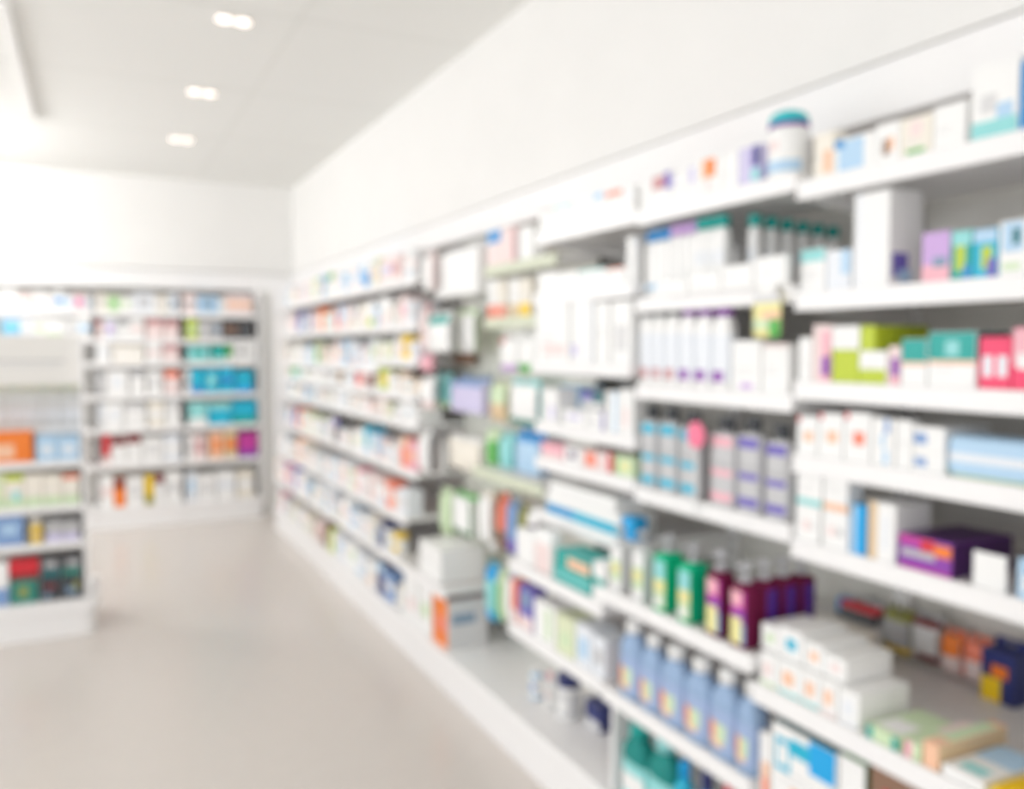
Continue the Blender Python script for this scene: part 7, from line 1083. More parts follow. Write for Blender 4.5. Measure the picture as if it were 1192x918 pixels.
('carton', 'carton', 1.505, 7.45, 0.6803, -90, 0.1379, 0.1377, 0.0859, 'white carton with pale pink patch, seventh shelf, tenth right-wall bay', 'box', 'box stock, seventh shelf, tenth right-wall bay', ('wh', [('F', 0.25, 0.3, 0.75, 0.75, 'pp')])),
('bottle', 'cap', 1.4995, 7.3293, 0.6803, -90, 0.075, 0.1399, 0.075, 'pale blue-white bottle with light blue cap, seventh shelf, tenth right-wall bay', 'bottle', 'bottle stock, seventh shelf, tenth right-wall bay', ('lb~', 'pw', 'pw', [(0.2, 0.3, 0.8, 0.7, 'lb~')], 0.18, 0.6)),
('jar', 'jar', 1.5045, 7.2184, 0.6803, -90, 0.085, 0.1105, 0.085, 'cream tub with light grey lid, seventh shelf, tenth right-wall bay', 'tub', 'tub stock, seventh shelf, tenth right-wall bay', ('lgy', 'cr', None, 'cr', [(0.15, 0.2, 0.85, 0.7, 'lgy')], False)),
('jar', 'jar', 1.5045, 7.0925, 0.6803, -90, 0.085, 0.1105, 0.085, 'cream tub with pale blue-white lid, seventh shelf, tenth right-wall bay', 'tub', 'tub stock, seventh shelf, tenth right-wall bay', ('pw', 'cr', None, 'cr', [(0.15, 0.2, 0.85, 0.7, 'pw')], False)),
('upright_carton', 'carton', 1.5111, 6.9788, 0.6803, -90, 0.094, 0.1245, 0.0982, 'white carton with pale peach band, seventh shelf, tenth right-wall bay', 'box', 'box stock, seventh shelf, tenth right-wall bay', ('wh', [('F', 0, 0.35, 1, 0.65, 'pe~')])),
('upright_carton', 'carton', 1.4582, 7.4645, 0.4703, -90, 0.109, 0.1534, 0.0925, 'cream carton with pale pink patch, eighth shelf, tenth right-wall bay', 'box', 'box stock, eighth shelf, tenth right-wall bay', ('cr', [('F', 0.25, 0.3, 0.75, 0.75, 'pp')])),
('upright_carton', 'carton', 1.4645, 7.3687, 0.4703, -90, 0.0747, 0.1557, 0.105, 'pale pink carton with light blue patch, eighth shelf, tenth right-wall bay', 'box', 'box stock, eighth shelf, tenth right-wall bay', ('pp', [('F', 0.25, 0.3, 0.75, 0.75, 'lb~')])),
('carton', 'carton', 1.4779, 7.2588, 0.4703, -90, 0.137, 0.1442, 0.1317, 'white carton with pale peach foot, eighth shelf, tenth right-wall bay', 'box', 'box stock, eighth shelf, tenth right-wall bay', ('wh', [('F', 0, 0, 1, 0.3, 'pe~')])),
('carton', 'carton', 1.4686, 7.1323, 0.4703, -90, 0.108, 0.0917, 0.1132, 'plain pale pink carton, eighth shelf, tenth right-wall bay', 'box', 'box stock, eighth shelf, tenth right-wall bay', ('pp', [])),
('upright_carton', 'carton', 1.4809, 7.0238, 0.4703, -90, 0.1012, 0.1481, 0.1379, 'magenta carton with pale pink band, eighth shelf, tenth right-wall bay', 'box', 'box stock, eighth shelf, tenth right-wall bay', ('mg', [('F', 0, 0.35, 1, 0.65, 'pp')])),
('upright_carton', 'carton', 1.4617, 6.9313, 0.4703, -90, 0.0757, 0.1394, 0.0994, 'pale pink carton with pale peach band, eighth shelf, tenth right-wall bay', 'box', 'box stock, eighth shelf, tenth right-wall bay', ('pp', [('F', 0, 0.35, 1, 0.65, 'pe~')])),
('upright_carton', 'carton', 1.4855, 7.4768, 0.1903, -90, 0.0844, 0.1361, 0.107, 'white carton with pale olive band, base shelf, tenth right-wall bay', 'box', 'box stock, base shelf, tenth right-wall bay', ('wh', [('F', 0, 0.35, 1, 0.65, 'gb~')])),
('upright_carton', 'carton', 1.4784, 7.3862, 0.1903, -90, 0.0887, 0.1441, 0.0927, 'pink carton with pale pink band, base shelf, tenth right-wall bay', 'box', 'box stock, base shelf, tenth right-wall bay', ('pk', [('F', 0, 0.35, 1, 0.65, 'pp')])),
('carton', 'carton', 1.5016, 7.2917, 0.1903, -90, 0.0923, 0.1125, 0.1393, 'pale blue-white carton with cream band, base shelf, tenth right-wall bay', 'box', 'box stock, base shelf, tenth right-wall bay', ('pw', [('F', 0, 0.35, 1, 0.65, 'cr')])),
('carton', 'carton', 1.4735, 7.1739, 0.1903, -90, 0.1354, 0.1037, 0.0831, 'plain light grey carton, base shelf, tenth right-wall bay', 'box', 'box stock, base shelf, tenth right-wall bay', ('lgy', [])),
('jar', 'jar', 1.4745, 7.0376, 0.1903, -90, 0.085, 0.1047, 0.085, 'white tub with light grey lid, base shelf, tenth right-wall bay', 'tub', 'tub stock, base shelf, tenth right-wall bay', ('lgy', 'wh', None, 'wh', [(0.15, 0.2, 0.85, 0.7, 'lgy')], False)),
('upright_carton', 'carton', 1.4829, 6.9285, 0.1903, -90, 0.081, 0.1437, 0.1018, 'cream carton with pale olive foot, base shelf, tenth right-wall bay', 'box', 'box stock, base shelf, tenth right-wall bay', ('cr', [('F', 0, 0, 1, 0.3, 'gb~')])),
('upright_carton', 'carton', 0.094, 8.1767, 1.8703, 0, 0.082, 0.152, 0.1334, 'cream carton with grey patch, top shelf, middle far-wall bay', 'box', 'box stock, top shelf, middle far-wall bay', ('cr', [('F', 0.25, 0.3, 0.75, 0.75, 'gy')])),
('upright_carton', 'carton', 0.1915, 8.1578, 1.8703, 0, 0.101, 0.1361, 0.0956, 'pale green carton with green patch, top shelf, middle far-wall bay', 'box', 'box stock, top shelf, middle far-wall bay', ('lg', [('F', 0.25, 0.3, 0.75, 0.75, 'gr')])),
('upright_carton', 'carton', 0.291, 8.1571, 1.8703, 0, 0.0859, 0.1315, 0.0942, 'white carton with pale green patch, top shelf, middle far-wall bay', 'box', 'box stock, top shelf, middle far-wall bay', ('wh', [('F', 0.25, 0.3, 0.75, 0.75, 'lg')])),
('carton', 'carton', 0.429, 8.1491, 1.8703, 0, 0.172, 0.1634, 0.0782, 'pale blue-white carton with grey patch, top shelf, middle far-wall bay', 'box', 'box stock, top shelf, middle far-wall bay', ('pw', [('F', 0.25, 0.3, 0.75, 0.75, 'gy')])),
('upright_carton', 'carton', 0.5703, 8.1747, 1.8703, 0, 0.0985, 0.1455, 0.1294, 'cream carton with light grey patch, top shelf, middle far-wall bay', 'box', 'box stock, top shelf, middle far-wall bay', ('cr', [('F', 0.25, 0.3, 0.75, 0.75, 'lgy')])),
('upright_carton', 'carton', 0.667, 8.1475, 1.8703, 0, 0.068, 0.1661, 0.075, 'pale blue-white carton with slate patch, top shelf, middle far-wall bay', 'box', 'box stock, top shelf, middle far-wall bay', ('pw', [('F', 0.25, 0.3, 0.75, 0.75, 'sl')])),
('upright_carton', 'carton', 0.0725, 8.1684, 1.6403, 0, 0.047, 0.1615, 0.1168, 'pale pink carton with dusty rose top, first such from left, second shelf, middle far-wall bay', 'box', 'box stock, second shelf, middle far-wall bay', ('pp', [('F', 0, 0.7, 1, 1, 'rs')])),
('upright_carton', 'carton', 0.155, 8.1455, 1.6403, 0, 0.094, 0.1681, 0.0711, 'pale blue-white carton with lilac patch, second shelf, middle far-wall bay', 'box', 'box stock, second shelf, middle far-wall bay', ('pw', [('F', 0.25, 0.3, 0.75, 0.75, 'li')])),
('upright_carton', 'carton', 0.2625, 8.156, 1.6403, 0, 0.095, 0.1655, 0.0921, 'white carton with grey top, second shelf, middle far-wall bay', 'box', 'box stock, second shelf, middle far-wall bay', ('wh', [('F', 0, 0.7, 1, 1, 'gy')])),
('upright_carton', 'carton', 0.3675, 8.1547, 1.6403, 0, 0.103, 0.1736, 0.0895, 'white carton with pale pink band, second shelf, middle far-wall bay', 'box', 'box stock, second shelf, middle far-wall bay', ('wh', [('F', 0, 0.35, 1, 0.65, 'pp')])),
('upright_carton', 'carton', 0.505, 8.1693, 1.6403, 0, 0.132, 0.1729, 0.1186, 'pale pink carton with dusty rose top, second such from left, second shelf, middle far-wall bay', 'box', 'box stock, second shelf, middle far-wall bay', ('pp', [('F', 0, 0.7, 1, 1, 'rs')])),
('upright_carton', 'carton', 0.6425, 8.1495, 1.6403, 0, 0.117, 0.1611, 0.079, 'pale pink carton with dusty rose top, third such from left, second shelf, middle far-wall bay', 'box', 'box stock, second shelf, middle far-wall bay', ('pp', [('F', 0, 0.7, 1, 1, 'rs')])),
('upright_carton', 'carton', 0.099, 8.1664, 1.4403, 0, 0.1, 0.155, 0.1127, 'white carton with pale blue-white patch, third shelf, middle far-wall bay', 'box', 'box stock, third shelf, middle far-wall bay', ('wh', [('F', 0.25, 0.3, 0.75, 0.75, 'pw')])),
('flat_box', 'carton', 0.2935, 8.1519, 1.4403, 0, 0.251, 0.1411, 0.0837, 'cream carton with white band, third shelf, middle far-wall bay', 'box', 'box stock, third shelf, middle far-wall bay', ('cr', [('F', 0, 0.35, 1, 0.65, 'wh')])),
('upright_carton', 'carton', 0.498, 8.1692, 1.4403, 0, 0.118, 0.1563, 0.1184, 'white carton with pale pink band, third shelf, middle far-wall bay', 'box', 'box stock, third shelf, middle far-wall bay', ('wh', [('F', 0, 0.35, 1, 0.65, 'pp')])),
('carton', 'carton', 0.6355, 8.1576, 1.4403, 0, 0.131, 0.1501, 0.0952, 'pale pink carton with dusty rose top, third shelf, middle far-wall bay', 'box', 'box stock, third shelf, middle far-wall bay', ('pp', [('F', 0, 0.7, 1, 1, 'rs')])),
('upright_carton', 'carton', 0.079, 8.1737, 1.1553, 0, 0.06, 0.2141, 0.1274, 'grey carton with light grey band, fourth shelf, middle far-wall bay', 'box', 'box stock, fourth shelf, middle far-wall bay', ('gy', [('F', 0, 0.35, 1, 0.65, 'lgy')])),
('upright_carton', 'carton', 0.202, 8.161, 1.1553, 0, 0.162, 0.2135, 0.102, 'white carton with pale blue-white patch, fourth shelf, middle far-wall bay', 'box', 'box stock, fourth shelf, middle far-wall bay', ('wh', [('F', 0.25, 0.3, 0.75, 0.75, 'pw')])),
('upright_carton', 'carton', 0.3605, 8.178, 1.1553, 0, 0.117, 0.217, 0.1359, 'white carton with grey top, fourth shelf, middle far-wall bay', 'box', 'box stock, fourth shelf, middle far-wall bay', ('wh', [('F', 0, 0.7, 1, 1, 'gy')])),
('upright_carton', 'carton', 0.498, 8.1696, 1.1553, 0, 0.118, 0.2113, 0.1193, 'white carton with light grey patch, fourth shelf, middle far-wall bay', 'box', 'box stock, fourth shelf, middle far-wall bay', ('wh', [('F', 0.25, 0.3, 0.75, 0.75, 'lgy')])),
('upright_carton', 'carton', 0.639, 8.1653, 1.1553, 0, 0.124, 0.2073, 0.1105, 'pale pink carton with coral top, fourth shelf, middle far-wall bay', 'box', 'box stock, fourth shelf, middle far-wall bay', ('pp', [('F', 0, 0.7, 1, 1, 'co')])),
('upright_carton', 'carton', 0.0775, 8.1527, 0.8703, 0, 0.049, 0.2137, 0.0854, 'pale blue-white carton with light grey foot, fifth shelf, middle far-wall bay', 'box', 'box stock, fifth shelf, middle far-wall bay', ('pw', [('F', 0, 0, 1, 0.3, 'lgy')])),
('upright_carton', 'carton', 0.175, 8.1578, 0.8703, 0, 0.134, 0.2217, 0.0957, 'white carton with pale blue-white patch, fifth shelf, middle far-wall bay', 'box', 'box stock, fifth shelf, middle far-wall bay', ('wh', [('F', 0.25, 0.3, 0.75, 0.75, 'pw')])),
('upright_carton', 'carton', 0.337, 8.1655, 0.8703, 0, 0.164, 0.2108, 0.1109, 'white carton with light grey top, first such from left, fifth shelf, middle far-wall bay', 'box', 'box stock, fifth shelf, middle far-wall bay', ('wh', [('F', 0, 0.7, 1, 1, 'lgy')])),
('upright_carton', 'carton', 0.505, 8.1544, 0.8703, 0, 0.132, 0.2224, 0.0887, 'cream carton with white band, fifth shelf, middle far-wall bay', 'box', 'box stock, fifth shelf, middle far-wall bay', ('cr', [('F', 0, 0.35, 1, 0.65, 'wh')])),
('upright_carton', 'carton', 0.6425, 8.1454, 0.8703, 0, 0.117, 0.2225, 0.0709, 'white carton with light grey top, second such from left, fifth shelf, middle far-wall bay', 'box', 'box stock, fifth shelf, middle far-wall bay', ('wh', [('F', 0, 0.7, 1, 1, 'lgy')])),
('upright_carton', 'carton', 0.105, 8.1586, 0.5603, 0, 0.06, 0.2524, 0.0972, 'red carton with pale pink foot, sixth shelf, middle far-wall bay', 'box', 'box stock, sixth shelf, middle far-wall bay', ('rd', [('F', 0, 0, 1, 0.3, 'pp')])),
('upright_carton', 'carton', 0.202, 8.1486, 0.5603, 0, 0.108, 0.2293, 0.0771, 'white carton with dark red top, first such from left, sixth shelf, middle far-wall bay', 'box', 'box stock, sixth shelf, middle far-wall bay', ('wh', [('F', 0, 0.7, 1, 1, 'dr')])),
('upright_carton', 'carton', 0.323, 8.1719, 0.5603, 0, 0.11, 0.2529, 0.1238, 'white carton with dark red top, second such from left, sixth shelf, middle far-wall bay', 'box', 'box stock, sixth shelf, middle far-wall bay', ('wh', [('F', 0, 0.7, 1, 1, 'dr')])),
('upright_carton', 'carton', 0.4705, 8.168, 0.5603, 0, 0.159, 0.2225, 0.116, 'white carton with light grey patch, sixth shelf, middle far-wall bay', 'box', 'box stock, sixth shelf, middle far-wall bay', ('wh', [('F', 0.25, 0.3, 0.75, 0.75, 'lgy')])),
('upright_carton', 'carton', 0.632, 8.1523, 0.5603, 0, 0.138, 0.2362, 0.0846, 'pale blue-white carton with white band, sixth shelf, middle far-wall bay', 'box', 'box stock, sixth shelf, middle far-wall bay', ('pw', [('F', 0, 0.35, 1, 0.65, 'wh')])),
('upright_carton', 'carton', 0.101, 8.1782, 0.1903, 0, 0.096, 0.2717, 0.1365, 'white carton with pale pink band, base shelf, middle far-wall bay', 'box', 'box stock, base shelf, middle far-wall bay', ('wh', [('F', 0, 0.35, 1, 0.65, 'pp')])),
('upright_carton', 'carton', 0.1985, 8.1672, 0.1903, 0, 0.087, 0.235, 0.1143, 'orange carton with dark red top, base shelf, middle far-wall bay', 'box', 'box stock, base shelf, middle far-wall bay', ('og', [('F', 0, 0.7, 1, 1, 'dr')])),
('upright_carton', 'carton', 0.32, 8.1577, 0.1903, 0, 0.13, 0.2537, 0.0953, 'white carton with light grey patch, base shelf, middle far-wall bay', 'box', 'box stock, base shelf, middle far-wall bay', ('wh', [('F', 0.25, 0.3, 0.75, 0.75, 'lgy')])),
('upright_carton', 'carton', 0.4355, 8.1561, 0.1903, 0, 0.063, 0.2535, 0.0921, 'yellow carton with olive foot, base shelf, middle far-wall bay', 'box', 'box stock, base shelf, middle far-wall bay', ('ye', [('F', 0, 0, 1, 0.3, 'ol')])),
('upright_carton', 'carton', 0.5185, 8.1662, 0.1903, 0, 0.077, 0.2622, 0.1124, 'white carton with dark red top, base shelf, middle far-wall bay', 'box', 'box stock, base shelf, middle far-wall bay', ('wh', [('F', 0, 0.7, 1, 1, 'dr')])),
('upright_carton', 'carton', 0.6355, 8.1792, 0.1903, 0, 0.131, 0.2748, 0.1384, 'white carton with light grey band, base shelf, middle far-wall bay', 'box', 'box stock, base shelf, middle far-wall bay', ('wh', [('F', 0, 0.35, 1, 0.65, 'lgy')])),
('upright_carton', 'carton', 0.799, 8.1631, 1.8703, 0, 0.112, 0.1673, 0.1062, 'pale pink carton with grey band, top shelf, corner far-wall bay', 'box', 'box stock, top shelf, corner far-wall bay', ('pp', [('F', 0, 0.35, 1, 0.65, 'gy')])),
('carton', 'carton', 0.953, 8.1741, 1.8703, 0, 0.184, 0.1499, 0.1281, 'light blue carton with slate patch, top shelf, corner far-wall bay', 'box', 'box stock, top shelf, corner far-wall bay', ('lb', [('F', 0.25, 0.3, 0.75, 0.75, 'sl')])),
('upright_carton', 'carton', 1.078, 8.1728, 1.8703, 0, 0.054, 0.1338, 0.1256, 'white carton with light grey patch, top shelf, corner far-wall bay', 'box', 'box stock, top shelf, corner far-wall bay', ('wh', [('F', 0.25, 0.3, 0.75, 0.75, 'lgy')])),
('carton', 'carton', 1.2205, 8.1694, 1.8703, 0, 0.219, 0.1683, 0.1187, 'pale pink carton with peach band, top shelf, corner far-wall bay', 'box', 'box stock, top shelf, corner far-wall bay', ('pp', [('F', 0, 0.35, 1, 0.65, 'pe')])),
('upright_carton', 'carton', 0.8155, 8.1759, 1.6403, 0, 0.095, 0.1693, 0.1319, 'lime carton with pale green band, second shelf, corner far-wall bay', 'box', 'box stock, second shelf, corner far-wall bay', ('yg', [('F', 0, 0.35, 1, 0.65, 'lg')])),
('upright_carton', 'carton', 0.924, 8.1505, 1.6403, 0, 0.096, 0.1681, 0.0809, 'grey carton with light grey patch, second shelf, corner far-wall bay', 'box', 'box stock, second shelf, corner far-wall bay', ('gy', [('F', 0.25, 0.3, 0.75, 0.75, 'lgy')])),
('upright_carton', 'carton', 1.0265, 8.1578, 1.6403, 0, 0.083, 0.1664, 0.0956, 'grey carton with slate patch, second shelf, corner far-wall bay', 'box', 'box stock, second shelf, corner far-wall bay', ('gy', [('F', 0.25, 0.3, 0.75, 0.75, 'sl')])),
('upright_carton', 'carton', 1.1485, 8.1759, 1.6403, 0, 0.121, 0.1793, 0.1317, 'black carton with brown band, second shelf, corner far-wall bay', 'box', 'box stock, second shelf, corner far-wall bay', ('dk', [('F', 0, 0.35, 1, 0.65, 'bn')])),
('upright_carton', 'carton', 1.2765, 8.1595, 1.6403, 0, 0.107, 0.159, 0.0989, 'black carton with dark grey band, second shelf, corner far-wall bay', 'box', 'box stock, second shelf, corner far-wall bay', ('dk', [('F', 0, 0.35, 1, 0.65, 'dgy')])),
('carton', 'carton', 0.866, 8.1682, 1.4403, 0, 0.182, 0.1383, 0.1164, 'aqua carton with teal patch, third shelf, corner far-wall bay', 'box', 'box stock, third shelf, corner far-wall bay', ('aq', [('F', 0.25, 0.3, 0.75, 0.75, 'tl')])),
('upright_carton', 'carton', 1.034, 8.1558, 1.4403, 0, 0.112, 0.1447, 0.0916, 'teal carton with aqua foot, third shelf, corner far-wall bay', 'box', 'box stock, third shelf, corner far-wall bay', ('tl', [('F', 0, 0, 1, 0.3, 'aq')])),
('upright_carton', 'carton', 1.126, 8.1536, 1.4403, 0, 0.046, 0.141, 0.0872, 'green carton with white foot, third shelf, corner far-wall bay', 'box', 'box stock, third shelf, corner far-wall bay', ('gr', [('F', 0, 0, 1, 0.3, 'wh')])),
('carton', 'carton', 1.239, 8.1613, 1.4403, 0, 0.152, 0.1467, 0.1026, 'white carton with grey patch, third shelf, corner far-wall bay', 'box', 'box stock, third shelf, corner far-wall bay', ('wh', [('F', 0.25, 0.3, 0.75, 0.75, 'gy')])),
('upright_carton', 'carton', 1.3435, 8.1656, 1.4403, 0, 0.045, 0.1562, 0.1112, 'white carton with light grey foot, third shelf, corner far-wall bay', 'box', 'box stock, third shelf, corner far-wall bay', ('wh', [('F', 0, 0, 1, 0.3, 'lgy')])),
('upright_carton', 'carton', 0.767, 8.179, 1.1553, 0, 0.048, 0.2044, 0.1379, 'white carton with grey band, fourth shelf, corner far-wall bay', 'box', 'box stock, fourth shelf, corner far-wall bay', ('wh', [('F', 0, 0.35, 1, 0.65, 'gy')])),
('upright_carton', 'carton', 0.848, 8.1592, 1.1553, 0, 0.102, 0.2176, 0.0985, 'cyan carton with blue foot, fourth shelf, corner far-wall bay', 'box', 'box stock, fourth shelf, corner far-wall bay', ('cy', [('F', 0, 0, 1, 0.3, 'bl')])),
('upright_carton', 'carton', 0.9715, 8.1752, 1.1553, 0, 0.119, 0.2208, 0.1305, 'cyan carton with aqua patch, fourth shelf, corner far-wall bay', 'box', 'box stock, fourth shelf, corner far-wall bay', ('cy', [('F', 0.25, 0.3, 0.75, 0.75, 'aq')])),
('upright_carton', 'carton', 1.104, 8.1595, 1.1553, 0, 0.12, 0.2333, 0.0989, 'cyan carton with blue band, fourth shelf, corner far-wall bay', 'box', 'box stock, fourth shelf, corner far-wall bay', ('cy', [('F', 0, 0.35, 1, 0.65, 'bl')])),
('upright_carton', 'carton', 1.254, 8.1504, 1.1553, 0, 0.152, 0.1993, 0.0808, 'cyan carton with bright blue foot, fourth shelf, corner far-wall bay', 'box', 'box stock, fourth shelf, corner far-wall bay', ('cy', [('F', 0, 0, 1, 0.3, 'sb')])),
('upright_carton', 'carton', 0.8515, 8.1636, 0.8703, 0, 0.153, 0.2045, 0.1072, 'aqua carton with white foot, fifth shelf, corner far-wall bay', 'box', 'box stock, fifth shelf, corner far-wall bay', ('aq', [('F', 0, 0, 1, 0.3, 'wh')])),
('carton', 'carton', 1.0375, 8.1489, 0.8703, 0, 0.193, 0.1999, 0.0777, 'cyan carton with aqua top, fifth shelf, corner far-wall bay', 'box', 'box stock, fifth shelf, corner far-wall bay', ('cy', [('F', 0, 0.7, 1, 1, 'aq')])),
('carton', 'carton', 1.2505, 8.1788, 0.8703, 0, 0.205, 0.2096, 0.1376, 'cyan carton with teal foot, fifth shelf, corner far-wall bay', 'box', 'box stock, fifth shelf, corner far-wall bay', ('cy', [('F', 0, 0, 1, 0.3, 'tl')])),
('upright_carton', 'carton', 0.7705, 8.1763, 0.5603, 0, 0.055, 0.2348, 0.1327, 'white carton with grey patch, sixth shelf, corner far-wall bay', 'box', 'box stock, sixth shelf, corner far-wall bay', ('wh', [('F', 0.25, 0.3, 0.75, 0.75, 'gy')])),
('upright_carton', 'carton', 0.8585, 8.1798, 0.5603, 0, 0.109, 0.2264, 0.1395, 'pale pink carton with dusty rose patch, sixth shelf, corner far-wall bay', 'box', 'box stock, sixth shelf, corner far-wall bay', ('pp', [('F', 0.25, 0.3, 0.75, 0.75, 'rs')])),
('upright_carton', 'carton', 1.0005, 8.1498, 0.5603, 0, 0.119, 0.2404, 0.0797, 'peach carton with orange patch, sixth shelf, corner far-wall bay', 'box', 'box stock, sixth shelf, corner far-wall bay', ('pe', [('F', 0.25, 0.3, 0.75, 0.75, 'og')])),
('upright_carton', 'carton', 1.1265, 8.1774, 0.5603, 0, 0.105, 0.2569, 0.1349, 'tan carton with orange band, sixth shelf, corner far-wall bay', 'box', 'box stock, sixth shelf, corner far-wall bay', ('tn', [('F', 0, 0.35, 1, 0.65, 'og')])),
('upright_carton', 'carton', 1.2805, 8.1669, 0.5603, 0, 0.161, 0.2222, 0.1138, 'magenta carton with purple foot, sixth shelf, corner far-wall bay', 'box', 'box stock, sixth shelf, corner far-wall bay', ('mg', [('F', 0, 0, 1, 0.3, 'pu')])),
('upright_carton', 'carton', 0.7867, 8.1567, 0.1903, 0, 0.0874, 0.2612, 0.0934, 'pale blue-white carton with light blue patch, base shelf, corner far-wall bay', 'box', 'box stock, base shelf, corner far-wall bay', ('pw', [('F', 0.25, 0.3, 0.75, 0.75, 'lb')])),
('upright_carton', 'carton', 0.913, 8.1559, 0.1903, 0, 0.146, 0.2389, 0.0918, 'white carton with light grey patch, base shelf, corner far-wall bay', 'box', 'box stock, base shelf, corner far-wall bay', ('wh', [('F', 0.25, 0.3, 0.75, 0.75, 'lgy')])),
('upright_carton', 'carton', 1.0785, 8.1507, 0.1903, 0, 0.157, 0.2563, 0.0814, 'white carton with pale blue-white band, base shelf, corner far-wall bay', 'box', 'box stock, base shelf, corner far-wall bay', ('wh', [('F', 0, 0.35, 1, 0.65, 'pw')])),
('upright_carton', 'carton', 1.2505, 8.1563, 0.1903, 0, 0.145, 0.2501, 0.0926, 'cream carton with white band, base shelf, corner far-wall bay', 'box', 'box stock, base shelf, corner far-wall bay', ('cr', [('F', 0, 0.35, 1, 0.65, 'wh')])),
('upright_carton', 'carton', -0.5795, 8.1523, 1.8703, 0, 0.1149, 0.1636, 0.0847, 'white carton with pale pink band, top shelf, far-wall bay behind gondola', 'box', 'box stock, top shelf, far-wall bay behind gondola', ('wh', [('F', 0, 0.35, 1, 0.65, 'pp')])),
('upright_carton', 'carton', -0.4712, 8.1514, 1.8703, 0, 0.0897, 0.1322, 0.0829, 'pale pink carton with light blue foot, top shelf, far-wall bay behind gondola', 'box', 'box stock, top shelf, far-wall bay behind gondola', ('pp', [('F', 0, 0, 1, 0.3, 'lb')])),
('upright_carton', 'carton', -0.3765, 8.1571, 1.8703, 0, 0.069, 0.1603, 0.0941, 'white carton with pale pink patch, first such from left, top shelf, far-wall bay behind gondola', 'box', 'box stock, top shelf, far-wall bay behind gondola', ('wh', [('F', 0.25, 0.3, 0.75, 0.75, 'pp')])),
('upright_carton', 'carton', -0.301, 8.1656, 1.8703, 0, 0.07, 0.1385, 0.1113, 'white carton with pale pink patch, second such from left, top shelf, far-wall bay behind gondola', 'box', 'box stock, top shelf, far-wall bay behind gondola', ('wh', [('F', 0.25, 0.3, 0.75, 0.75, 'pp')])),
('upright_carton', 'carton', -0.225, 8.1677, 1.8703, 0, 0.07, 0.1677, 0.1153, 'white carton with blue band, top shelf, far-wall bay behind gondola', 'box', 'box stock, top shelf, far-wall bay behind gondola', ('wh', [('F', 0, 0.35, 1, 0.65, 'bl')])),
('upright_carton', 'carton', -0.155, 8.165, 1.8703, 0, 0.058, 0.1336, 0.1101, 'pale blue-white carton with light blue patch, top shelf, far-wall bay behind gondola', 'box', 'box stock, top shelf, far-wall bay behind gondola', ('pw', [('F', 0.25, 0.3, 0.75, 0.75, 'lb')])),
('upright_carton', 'carton', -0.0745, 8.1529, 1.8703, 0, 0.091, 0.1459, 0.0858, 'pale pink carton with magenta patch, top shelf, far-wall bay behind gondola', 'box', 'box stock, top shelf, far-wall bay behind gondola', ('pp', [('F', 0.25, 0.3, 0.75, 0.75, 'mg')])),
('upright_carton', 'carton', -0.003, 8.1502, 1.8703, 0, 0.028, 0.1313, 0.0805, 'pale blue-white carton with light blue band, top shelf, far-wall bay behind gondola', 'box', 'box stock, top shelf, far-wall bay behind gondola', ('pw', [('F', 0, 0.35, 1, 0.65, 'lb')])),
('upright_carton', 'carton', -0.578, 8.1713, 1.6403, 0, 0.126, 0.1683, 0.1226, 'light blue carton with cyan band, second shelf, far-wall bay behind gondola', 'box', 'box stock, second shelf, far-wall bay behind gondola', ('lb', [('F', 0, 0.35, 1, 0.65, 'cy')])),
('upright_carton', 'carton', -0.4649, 8.1607, 1.6403, 0, 0.0883, 0.1666, 0.1013, 'pale blue-white carton with light grey patch, second shelf, far-wall bay behind gondola', 'box', 'box stock, second shelf, far-wall bay behind gondola', ('pw', [('F', 0.25, 0.3, 0.75, 0.75, 'lgy')])),
('upright_carton', 'carton', -0.3765, 8.1491, 1.6403, 0, 0.0764, 0.1682, 0.0783, 'white carton with pale green band, second shelf, far-wall bay behind gondola', 'box', 'box stock, second shelf, far-wall bay behind gondola', ('wh', [('F', 0, 0.35, 1, 0.65, 'lg')])),
('upright_carton', 'carton', -0.2721, 8.1707, 1.6403, 0, 0.1204, 0.165, 0.1214, 'white carton with pale green foot, second shelf, far-wall bay behind gondola', 'box', 'box stock, second shelf, far-wall bay behind gondola', ('wh', [('F', 0, 0, 1, 0.3, 'lg')])),
('upright_carton', 'carton', -0.1501, 8.1491, 1.6403, 0, 0.1116, 0.158, 0.0781, 'white carton with grey patch, second shelf, far-wall bay behind gondola', 'box', 'box stock, second shelf, far-wall bay behind gondola', ('wh', [('F', 0.25, 0.3, 0.75, 0.75, 'gy')])),
('upright_carton', 'carton', -0.0429, 8.1683, 1.6403, 0, 0.0908, 0.1794, 0.1166, 'white carton with light blue band, second shelf, far-wall bay behind gondola', 'box', 'box stock, second shelf, far-wall bay behind gondola', ('wh', [('F', 0, 0.35, 1, 0.65, 'lb')])),
('flat_box', 'carton', -0.427, 5.255, 0.9553, 0, 0.276, 0.164, 0.1, 'bright orange carton with pale panel, top shelf of left gondola', 'box', 'box stock, top shelf, left gondola', ('og', [('F', 0.1, 0.15, 0.7, 0.6, 'pe')])),
('upright_carton', 'carton', -0.2215, 5.255, 0.9553, 0, 0.097, 0.137, 0.1, 'pale blue carton, first such from left, top shelf of left gondola', 'box', 'box stock, top shelf, left gondola', ('lb', [('F', 0.2, 0.3, 0.8, 0.6, 'pw')])),
('upright_carton', 'carton', -0.1175, 5.255, 0.9553, 0, 0.103, 0.132, 0.1, 'pale blue carton, second such from left, top shelf of left gondola', 'box', 'box stock, top shelf, left gondola', ('lb', [('F', 0.2, 0.3, 0.8, 0.6, 'pw')])),
('capped_bottle', 'neck', -0.4435, 5.3555, 1.1303, 0, 0.051, 0.242, 0.051, 'clear bottle with pale green cap, first such from left, rear ledge of left gondola', 'bottle', 'bottle stock, rear ledge, left gondola', ('clear', 'gb', 'lgy', [(0.2, 0.2, 0.8, 0.6, 'pw')])),
